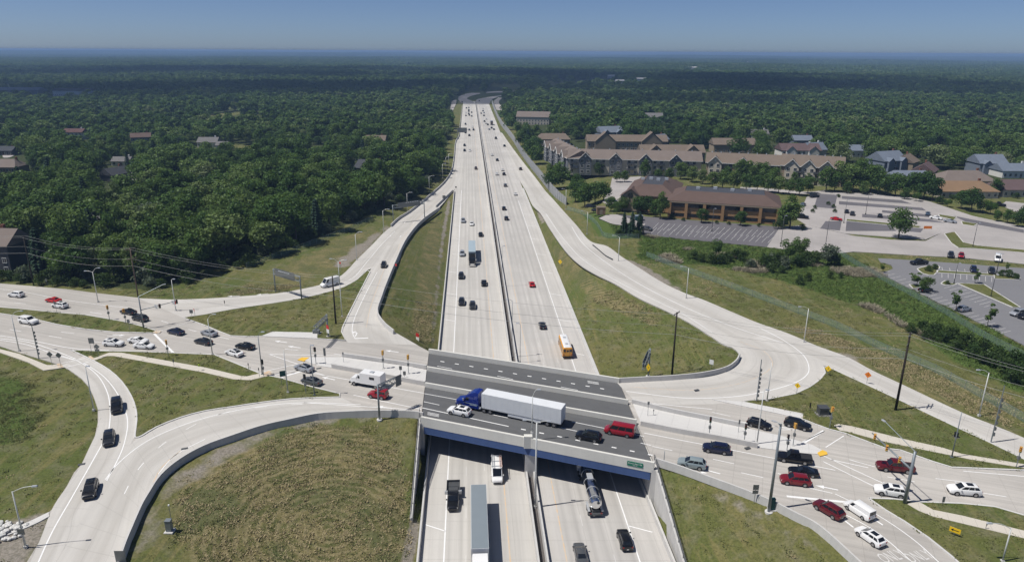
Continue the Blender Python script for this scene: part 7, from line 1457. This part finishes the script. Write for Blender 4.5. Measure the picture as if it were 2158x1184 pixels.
rowtrees([(1460, 547, 3.4, 'bush'), (1478, 552, 3.2, 'bush'), (1497, 556, 4.2, 'bush'), (1508, 546, 7, 'vase', .8), (1516, 556, 4, 'bush'), (1536, 552, 3, 'bush'), (1552, 546, 4, 'bush'), (1566, 550, 3.6, 'bush'), (1534, 544, 2.6, 'bush'), (1582, 566, 3.4, 'silverbush'), (1579, 560, 2, 'bush'), (1610, 562, 4.6, 'bush'), (1626, 556, 4, 'silverbush'), (1640, 562, 5, 'bush'), (1660, 554, 8, 'vase'), (1684, 548, 8, 'vase', .9), (1652, 566, 4.4, 'silverbush'), (1676, 562, 4.5, 'bush'), (1698, 558, 5, 'bush'), (1718, 556, 4.6, 'bush'), (1744, 560, 8, 'silver', .8), (1758, 558, 4, 'bush'), (1626, 574, 3.4, 'bush'), (1648, 576, 2.6, 'bush')], 'along the far edge of the wet meadow', 'meadow shrubs', name='shrub', word='shrub')
rowtrees([(1686, 600, 3.4, 'bush', .7), (1702, 592, 3, 'bush', .7), (1750, 588, 2.6, 'bush', .6), (1772, 586, 2.2, 'bush', .6), (1920, 700, 2.6, 'bush'), (1944, 694, 2.6, 'bush'), (1950, 712, 3, 'bush'), (1972, 704, 3.2, 'bush'), (1984, 722, 3.2, 'bush'), (2004, 714, 3.4, 'bush'), (2012, 738, 3, 'bush'), (2036, 730, 3.8, 'bush'), (2050, 752, 3.6, 'bush'), (2072, 742, 3.4, 'bush'), (2086, 770, 4, 'bush'), (2104, 758, 3.6, 'bush'), (2116, 788, 4.2, 'bush'), (2134, 774, 4.4, 'bush'), (2150, 800, 4.6, 'bush'), (2166, 786, 4, 'bush'), (2175, 815, 4.4, 'bush'), (2070, 766, 2.6, 'bush'), (2128, 806, 3.4, 'bush')], 'in the lush ditch by the lower right fence', 'ditch shrubs', name='shrub', word='shrub')
rowtrees([(604, 530, 6.2, 'bright', .9), (580, 542, 3.2, 'bush'), (524, 560, 4.5, 'bush'), (536, 556, 3.5, 'bush'), (470, 572, 3, 'bush'), (440, 582, 2.5, 'bush'), (500, 566, 2.6, 'bush'), (574, 524, 5, 'silver', .8), (400, 598, 2.6, 'bush'), (340, 606, 3, 'bush'), (660, 500, 2.6, 'bush'), (620, 522, 3, 'bush')], 'on the grass bank in front of the left wood', 'bank shrubs', name='shrub', word='shrub')
rowtrees([(-30, 590, 3, 'bush'), (6, 592, 3.6, 'bush'), (24, 590, 3.2, 'bush'), (44, 596, 3.2, 'bush'), (60, 592, 3, 'bush'), (88, 600, 3.4, 'bush'), (104, 594, 4.4, 'bush'), (122, 602, 3.2, 'bush'), (142, 600, 3.6, 'bush'), (160, 604, 3, 'bush'), (178, 606, 2.6, 'bush'), (18, 586, 2.6, 'bush'), (52, 584, 2.6, 'bush')], 'in the hedge along the left street', 'hedge shrubs', name='shrub', word='hedge shrub')
rowtrees([(88, 572, 14, 'conifer', 1.2), (6, 520, 12, 'conifer', 1.1), (98, 352, 9, 'conifer', 1.3), (270, 352, 10, 'conifer')], 'among the left woods', 'spruces in the left woods', kind='conifer', word='spruce')
# ---- woods: scattered places outside roads, houses and clearings
def far_ok(x, y):
    px, py = proj((x, y, gz(x, y))); return px, py
def inside(poly, x, y): return inpoly(poly, np.asarray(x), np.asarray(y))
def scatter(x0, x1, y0, y1, step, seed):
    rs = np.random.default_rng(seed); X, Y = np.meshgrid(np.arange(x0, x1, step), np.arange(y0, y1, step)); X = X + rs.uniform(-.48, .48, X.shape) * step + (np.arange(X.shape[0]) % 2)[:, None] * step * .5; Y = Y + rs.uniform(-.48, .48, Y.shape) * step; return X.ravel(), Y.ravel()
CLEAR = [[(-50, 320), (45, 322), (70, 352), (62, 372), (-50, 385)], [(246, 362), (302, 360), (308, 412), (250, 412)], [(660, 314), (720, 318), (738, 334), (726, 362), (668, 352)], [(480, 310), (545, 308), (552, 345), (495, 350)], [(0, 262), (24, 264), (24, 285), (0, 285)], [(862, 288), (884, 288), (884, 306), (862, 306)], [(400, 305), (425, 305), (425, 325), (400, 325)]]
CLW = [[(lambda v: (v.x, v.y))(P(a, b_, -4)) for a, b_ in c] for c in CLEAR]
RIGHT = [(1040, 216), (1044, 232), (1056, 258), (1072, 276), (1090, 300), (1106, 322), (1126, 348), (1150, 372), (1166, 392), (1192, 420), (1196, 404), (1150, 352), (1140, 326), (1150, 300), (1200, 296), (1480, 318), (1500, 330), (1640, 345), (1790, 370), (1960, 400), (1975, 395), (2158, 385), (2700, 380)]
RW = [(lambda v: (v.x, v.y))(P(a, b_, -2 if a > 1140 else FZ)) for a, b_ in RIGHT] + [(2500, 800), (2500, 1600), (-40, 1600), (-60, 1130)]
for q in ((1150, 187), (1180, 183), (1205, 180), (1230, 177), (1255, 174), (1280, 171)):
    v_ = P(*q, FZ); FOOT.append((v_.x, v_.y, 22)); CORR.append((v_.x, v_.y, 30, 120))
def ok_mask(X, Y):
    k = np.zeros(X.shape, bool); gp_ = gapn(X, Y) | (Y > 1150); k |= inpoly(WOOD_POLY_L, X, Y); k |= inpoly(RW, X, Y); k |= (Y > 1180) | (X < -420) & (Y > 420)
    k &= gp_
    for c in CLW: k &= ~inpoly(c, X, Y)
    for x, y, r in FOOT: k &= (X - x) ** 2 + (Y - y) ** 2 > r * r
    for x, y, w, L in CORR:
        if L <= 0: continue
        D = math.hypot(x, y); ux, uy = -x / D, -y / D; s = (X - x) * ux + (Y - y) * uy; n = np.abs((X - x) * uy - (Y - y) * ux); k &= ~((s > -2) & (s < L) & (n < w + 4))
    i = np.clip(np.searchsorted(gx, X) - 1, 0, len(gx) - 1); j = np.clip(np.searchsorted(gy, Y) - 1, 0, len(gy) - 1)
    rm = ROADMASK.copy(); 
    for _ in range(2): rm[1:-1, 1:-1] = rm[1:-1, 1:-1] | rm[2:, 1:-1] | rm[:-2, 1:-1] | rm[1:-1, 2:] | rm[1:-1, :-2]
    k &= ~rm[j, i]
    # gravel local roads and the far freeway keep a free strip
    ang = np.degrees(np.arctan2(X, Y)); k &= np.abs(ang) < 43; return k
X1, Y1 = scatter(-900, 1500, 330, 1500, 10.0, 5); Xa, Ya = scatter(-300, 20, 188, 330, 7.4, 15); X1, Y1 = np.concatenate([X1, Xa]), np.concatenate([Y1, Ya]); k = ok_mask(X1, Y1); X1, Y1 = X1[k], Y1[k]
XU, YU = scatter(-300, 20, 186, 430, 5.6, 25); k = ok_mask(XU, YU) & (XU < -20); XU, YU = XU[k], YU[k]
if TPOS:
    tp = np.array(TPOS); keep = np.ones(len(X1), bool)
    for a in tp: keep &= (X1 - a[0]) ** 2 + (Y1 - a[1]) ** 2 > 9
    X1, Y1 = X1[keep], Y1[keep]
thin = RNG.random(len(X1)) > np.where(Y1 > 420, .16, .04); X1, Y1 = X1[thin], Y1[thin]
D1 = np.hypot(X1, Y1); od = np.argsort(D1); X1, Y1, D1 = X1[od], Y1[od], D1[od]
seen = np.array([-40 < proj((x, y, gz(x, y) + 8))[0] < 2200 for x, y in zip(X1[:900], Y1[:900])]); pick = np.where(seen)[0][:205]
cand = []
for i in pick:
    x, y = X1[i], Y1[i]; p = Vector((x, y, gz(x, y))); cand.append((proj(p)[0], p))
cand.sort(key=lambda q: q[0]); front = []
for pxx, p in cand:                                  # front row: nothing of the wood stands before it
    D = math.hypot(p.x, p.y); blocked = any(abs((q.x * p.y - q.y * p.x) / D) < 3.2 and math.hypot(q.x, q.y) < D - 1 for _, q in cand if q is not p); front.append(not blocked)
nf = 0; inner = []
for (pxx, p), fr in zip(cand, front):
    kd = random.choices(['round', 'oval', 'vase', 'silver', 'bright', 'conifer'], [5, 3.5, 3, .25, .35, .35])[0]; h = random.uniform(10, 17) * (.8 if kd in ('silver', 'bright') else 1)
    if fr and nf < len(ORD): lb = f'tree in the front row of the left wood, {ORD[nf]} from the left'; nf += 1
    else: lb = None
    to_ = tree(kd, p, h, random.random() * 6.28, lb, 'trees of the near left wood', 'tree', random.uniform(.9, 1.3), random.randrange(3))
    if lb is None: inner.append((math.hypot(p.x, p.y), pxx, to_))
inner.sort(key=lambda q: q[0])
for r_ in range(0, len(inner), 24):
    for k_, (_, _, to_) in enumerate(sorted(inner[r_:r_ + 24], key=lambda q: q[1])): to_['label'] = f'tree in the {ORD[r_ // 24 + 1]} row of the left wood, {ORD[k_]} from the left'
mask = np.ones(len(X1), bool); mask[pick] = False; X1, Y1 = X1[mask], Y1[mask]
# far scatter: trees, then groves, then whole woods
def lod(seed, w, h, lobes, n, size, mat='leaf_broad'):
    rs = np.random.default_rng(seed); me, cs, rd = crown(seed, w, h * .1, h, lobes, n, size, mat); return me
def grove(seed, w, h, nt, n, size):
    rs = np.random.default_rng(seed); cs, rd = [], []
    for _ in range(nt):
        a, r = rs.random() * 6.283, w / 2 * math.sqrt(rs.random()); hh = h * (.62 + .38 * rs.random())
        for q in range(4): rr = hh * (.2 + .1 * rs.random()); cs.append((r * math.cos(a) + rs.normal() * 2, r * math.sin(a) + rs.normal() * 2, hh - rr * (.9 + 1.1 * rs.random()))); rd.append(rr)
    v, f = leaves(rs, np.array(cs), np.array(rd), n, size); return npmesh('grove', v, f, 'leaf_broad')
LIB = [q[0] for q in KIND['round']] + [q[0] for q in KIND['oval']] + [q[0] for q in KIND['vase']] + [KIND['silver'][0][0], KIND['conifer'][0][0]]
nA = len(LIB); LIB += [lod(80 + s, 10, 12.5, 14, 430, 1.5) for s in range(4)] + [lod(85, 8, 15, 12, 380, 1.5)]; nB = len(LIB); LIB += [grove(90 + s, 34, 16, 16, 1500, 3.0) for s in range(3)]; nC = len(LIB); LIB += [grove(95 + s, 110, 18, 60, 1700, 7.5) for s in range(3)]; nD = len(LIB); LIB += [q[0] for q in KIND['bush']] + [KIND['silverbush'][0][0]]; nE = len(LIB)
X2, Y2 = scatter(-1500, 1900, 1500, 2300, 12.5, 6); k = ok_mask(X2, Y2) & (RNG.random(len(X2)) > .12); X2, Y2 = X2[k], Y2[k]
X3, Y3 = scatter(-4200, 4200, 2300, 5200, 27, 8); k = ok_mask(X3, Y3) & (RNG.random(len(X3)) > .08) & (vnoise(X3, Y3, 420, 21) > .16); X3, Y3 = X3[k], Y3[k]
X4, Y4 = scatter(-13500, 13500, 5200, 15600, 95, 9); k = ok_mask(X4, Y4) & (vnoise(X4, Y4, 900, 22) > .14); X4, Y4 = X4[k], Y4[k]
def zs_of(X, Y):
    i = np.clip(np.searchsorted(gx, X) - 1, 0, len(gx) - 2); j = np.clip(np.searchsorted(gy, Y) - 1, 0, len(gy) - 2); a = (X - gx[i]) / (gx[i + 1] - gx[i]); b_ = (Y - gy[j]) / (gy[j + 1] - gy[j])
    return (SURF[j, i] * (1 - a) + SURF[j, i + 1] * a) * (1 - b_) + (SURF[j + 1, i] * (1 - a) + SURF[j + 1, i + 1] * a) * b_
parts_ = []
for X, Y, lo, hi, smin, smax in ((X1, Y1, 0, None, .62, 1.28), (X2, Y2, nA, nB, .65, 1.35), (X3, Y3, nB, nC, .85, 1.2), (X4, Y4, nC, nD, .85, 1.25), (XU, YU, nD, nE, .7, 1.5)):
    n = len(X); D = np.hypot(X, Y); s = RNG.uniform(smin, smax, n)
    if hi is None:
        idx = np.where(D < 620, RNG.choice(nA, n, p=np.array([1.3] * 3 + [1.1] * 2 + [1] * 2 + [.12, .35]) / (3.9 + 2.2 + 2 + .47)), RNG.integers(nA, nB, n))
    else: idx = RNG.integers(lo, hi, n)
    parts_.append((X, Y, zs_of(X, Y), s, idx))
FX, FY_, FZ_, FS, FI = (np.concatenate([q[c] for q in parts_]) for c in range(5))
fm = bpy.data.meshes.new('forest'); fm.vertices.add(len(FX)); fm.vertices.foreach_set('co', np.stack([FX, FY_, FZ_], 1).astype(np.float32).ravel())
for nme, arr, ty in (('tscale', FS, 'FLOAT'), ('twide', RNG.uniform(.95, 1.45, len(FX)), 'FLOAT'), ('tkind', FI, 'INT'), ('trot', RNG.uniform(0, 6.283, len(FX)), 'FLOAT')):
    a = fm.attributes.new(nme, ty, 'POINT'); a.data.foreach_set('value', arr.astype(np.int32 if ty == 'INT' else np.float32))
fm.update(); forest = tag(link('forest', fm), 'dense summer woods of broadleaf trees stretching to the horizon', 'forest', kind='stuff')
ng = bpy.data.node_groups.new('scatter_trees', 'GeometryNodeTree'); ng.interface.new_socket('Geometry', in_out='INPUT', socket_type='NodeSocketGeometry'); ng.interface.new_socket('Geometry', in_out='OUTPUT', socket_type='NodeSocketGeometry')
gi, go_ = ng.nodes.new('NodeGroupInput'), ng.nodes.new('NodeGroupOutput'); jn = ng.nodes.new('GeometryNodeJoinGeometry'); iop = ng.nodes.new('GeometryNodeInstanceOnPoints')
def nattr(nme, ty): q = ng.nodes.new('GeometryNodeInputNamedAttribute'); q.data_type = ty; q.inputs[0].default_value = nme; return q.outputs[0]
tobjs = []
jo = ng.nodes.new('GeometryNodeGeometryToInstance')
for k, me in enumerate(LIB):
    tobjs.append(bpy.data.objects.new('forest_tree_source', me))
for to in reversed(tobjs):
    oi = ng.nodes.new('GeometryNodeObjectInfo'); oi.inputs[0].default_value = to; oi.inputs['As Instance'].default_value = True; ng.links.new(oi.outputs['Geometry'], jo.inputs[0])
sv = ng.nodes.new('ShaderNodeCombineXYZ'); sx_ = nattr('tscale', 'FLOAT'); wm_ = ng.nodes.new('ShaderNodeMath'); wm_.operation = 'MULTIPLY'; ng.links.new(sx_, wm_.inputs[0]); ng.links.new(nattr('twide', 'FLOAT'), wm_.inputs[1])
for k_ in (0, 1): ng.links.new(wm_.outputs[0], sv.inputs[k_])
ng.links.new(sx_, sv.inputs[2])
eu = ng.nodes.new('ShaderNodeCombineXYZ'); ng.links.new(nattr('trot', 'FLOAT'), eu.inputs[2])
ng.links.new(gi.outputs[0], iop.inputs['Points']); ng.links.new(jo.outputs[0], iop.inputs['Instance']); iop.inputs['Pick Instance'].default_value = True; ng.links.new(nattr('tkind', 'INT'), iop.inputs['Instance Index']); ng.links.new(eu.outputs[0], iop.inputs['Rotation']); ng.links.new(sv.outputs[0], iop.inputs['Scale']); ng.links.new(iop.outputs[0], go_.inputs[0])
md = forest.modifiers.new('scatter', 'NODES'); md.node_group = ng
print('TREES', NTREE, len(pick), len(FX), 'front', nf)

# ---- rough grass and weeds on the near banks and in the wet meadow
simple('blade_green', (.15, .16, .058), .9, var=.4, scale=.15); simple('blade_tan', (.36, .30, .17), .9, var=.3, scale=.15); simple('blade_dark', (.095, .150, .034), .9, var=.4, scale=.15); simple('blade_reed', (.26, .235, .17), .9, var=.3, scale=.2)
def tuft(seed, n, h, w, mat):
    rs = np.random.default_rng(seed); v = []
    for _ in range(n):
        a, r = rs.random() * 6.283, w * math.sqrt(rs.random()); x, y = r * math.cos(a), r * math.sin(a); t = rs.random() * 6.283; bw_ = .05 + .05 * rs.random(); hh = h * (.5 + .7 * rs.random()); lx, ly = rs.normal() * .9 * h, rs.normal() * .9 * h
        v += [(x - bw_ * math.cos(t), y - bw_ * math.sin(t), 0), (x + bw_ * math.cos(t), y + bw_ * math.sin(t), 0), (x + lx + bw_ * .4 * math.cos(t), y + ly, hh), (x + lx - bw_ * .4 * math.cos(t), y + ly, hh)]
    return npmesh('tuft', np.array(v), np.arange(4 * n).reshape(n, 4), mat)
TLIB = [tuft(1, 22, .16, .6, 'blade_green'), tuft(2, 22, .18, .7, 'blade_tan'), tuft(3, 24, .18, .45, 'blade_dark'), tuft(4, 34, .36, .9, 'blade_dark'), tuft(5, 40, .7, 1.0, 'blade_reed')]
def pts_in(n, x0, x1, y0, y1): return RNG.uniform(x0, x1, n), RNG.uniform(y0, y1, n)
TX, TY = pts_in(60000, -125, 95, 74, 200); A2, B2 = pts_in(60000, 40, 200, 100, 300); TX, TY = np.concatenate([TX, A2]), np.concatenate([TY, B2])
i = np.clip(np.searchsorted(gx, TX) - 1, 0, len(gx) - 1); j = np.clip(np.searchsorted(gy, TY) - 1, 0, len(gy) - 1); rmk = ROADMASK | np.roll(ROADMASK, 1, 0) | np.roll(ROADMASK, -1, 0) | np.roll(ROADMASK, 1, 1) | np.roll(ROADMASK, -1, 1)
isl = np.zeros(len(TX), bool); wk = np.zeros(len(TX), bool)
for q in ISL: isl |= inpoly(q, TX, TY)
for q in WALKS: wk |= inpoly(q, TX, TY)
lz, bz, hz_ = zone[j, i, 0], zone[j, i, 1], hay[j, i]; keep = (isl | ~rmk[j, i]) & ~wk & ((bz < .3) | (RNG.random(len(TX)) < .12)) & (np.abs(np.degrees(np.arctan2(TX, TY))) < 42); keep &= (RNG.random(len(TX)) < np.where(lz > .3, 1.0, np.where(hz_ > .3, .8, .14))); nz = vnoise(TX, TY, 9, 41)
r = RNG.random(len(TX)); kd_ = np.where(lz > .45, np.where((nz > .74) & (TX > 0), 4, np.where((r < .6) & (TX > 0), 3, 0)), np.where(hz_ > .3, np.where(r < .6, 1, 0), np.where(nz + r * .5 > 1.12, 1, 0)))
TZ = np.where(isl, .10, zs_of(TX, TY) - .1); TX, TY, TZ, kd_ = TX[keep], TY[keep], TZ[keep], kd_[keep]
def scatter_obj(name, label, cat, X, Y, Z, kinds, scl, lib):
    me = bpy.data.meshes.new(name); me.vertices.add(len(X)); me.vertices.foreach_set('co', np.stack([X, Y, Z], 1).astype(np.float32).ravel())
    for nme, arr, ty in (('tscale', scl, 'FLOAT'), ('twide', np.ones(len(X)), 'FLOAT'), ('tkind', kinds, 'INT'), ('trot', RNG.uniform(0, 6.283, len(X)), 'FLOAT')):
        q = me.attributes.new(nme, ty, 'POINT'); q.data.foreach_set('value', arr.astype(np.int32 if ty == 'INT' else np.float32))
    me.update(); o = tag(link(name, me), label, cat, kind='stuff'); g = ng.copy(); infos = [q for q in g.nodes if q.type == 'OBJECT_INFO']
    for q in infos[len(lib):]: g.nodes.remove(q)
    for q, lm in zip(infos[:len(lib)], reversed(lib)): q.inputs[0].default_value = bpy.data.objects.new('tuft_source', lm)
    o.modifiers.new('scatter', 'NODES').node_group = g; return o
scatter_obj('rough_grass', 'rough grass, weeds and reeds on the banks and in the wet meadow', 'grass', TX, TY, TZ, kd_, RNG.uniform(.7, 1.3, len(TX)), TLIB); print('TUFTS', len(TX), 'TOP', (FZ_ + np.array([max(v.co.z for v in q.vertices) for q in LIB])[FI] * FS).max(), 'LOW', SURF.min())
# ================================================================== CLOUD (its shadow lies over the far freeway bend) AND HAZE
b_ = NB('cloud_white'); d_ = b_.n('ShaderNodeBsdfDiffuse'); d_.inputs[0].default_value = (.85, .86, .88, 1); t_ = b_.n('ShaderNodeBsdfTransparent'); x_ = b_.n('ShaderNodeMixShader', i_0=.4); b_.l(t_.outputs[0], x_.inputs[1]); b_.l(d_.outputs[0], x_.inputs[2]); b_.out(x_.outputs[0])
bm = bmesh.new(); rs = np.random.default_rng(4)
for k in range(95):
    a, r = rs.random() * 6.283, math.sqrt(rs.random()); r *= 1 + .25 * rs.random(); q = r * math.cos(a) * 1550; w_ = r * math.sin(a) * 800; s = (110 + 230 * rs.random()) * (1.1 - .6 * r)
    Mx = Matrix.Translation((q, w_ - .16 * q, s * .25)) @ Matrix.Diagonal((s * 1.3, s * 1.05, s * .5, 1)); bmesh.ops.create_icosphere(bm, subdivisions=2, radius=1, matrix=Mx)
me = bpy.data.meshes.new('cloud'); bm.to_mesh(me); bm.free(); me.materials.append(m('cloud_white')); me.polygons.foreach_set('use_smooth', [True] * len(me.polygons))
ch_ = 1500.0; sh_ = -sdir * (ch_ / sdir.z)
cl = link('cloud', me, None, (-650 - sh_.x, 1980 - sh_.y, ch_)); tag(cl, 'broad flat summer cloud high above the far woods', 'cloud', kind='stuff')
hz = MB().box(-14600, 14600, -2700, 16600, -45, 71).build('haze', ['cloud_white']); hz.data.materials.clear(); hm = bpy.data.materials.new('haze'); hm.use_nodes = True; hm.node_tree.nodes.clear(); pv = hm.node_tree.nodes.new('ShaderNodeVolumePrincipled'); ho = hm.node_tree.nodes.new('ShaderNodeOutputMaterial'); hm.node_tree.links.new(pv.outputs[0], ho.inputs['Volume'])
pv.inputs['Color'].default_value = (.40, .62, .97, 1); pv.inputs['Density'].default_value = 1.6e-4; pv.inputs['Anisotropy'].default_value = 0.1
hz.data.materials.append(hm); tag(hz, 'thin blue summer haze over the whole landscape', 'haze', kind='stuff')
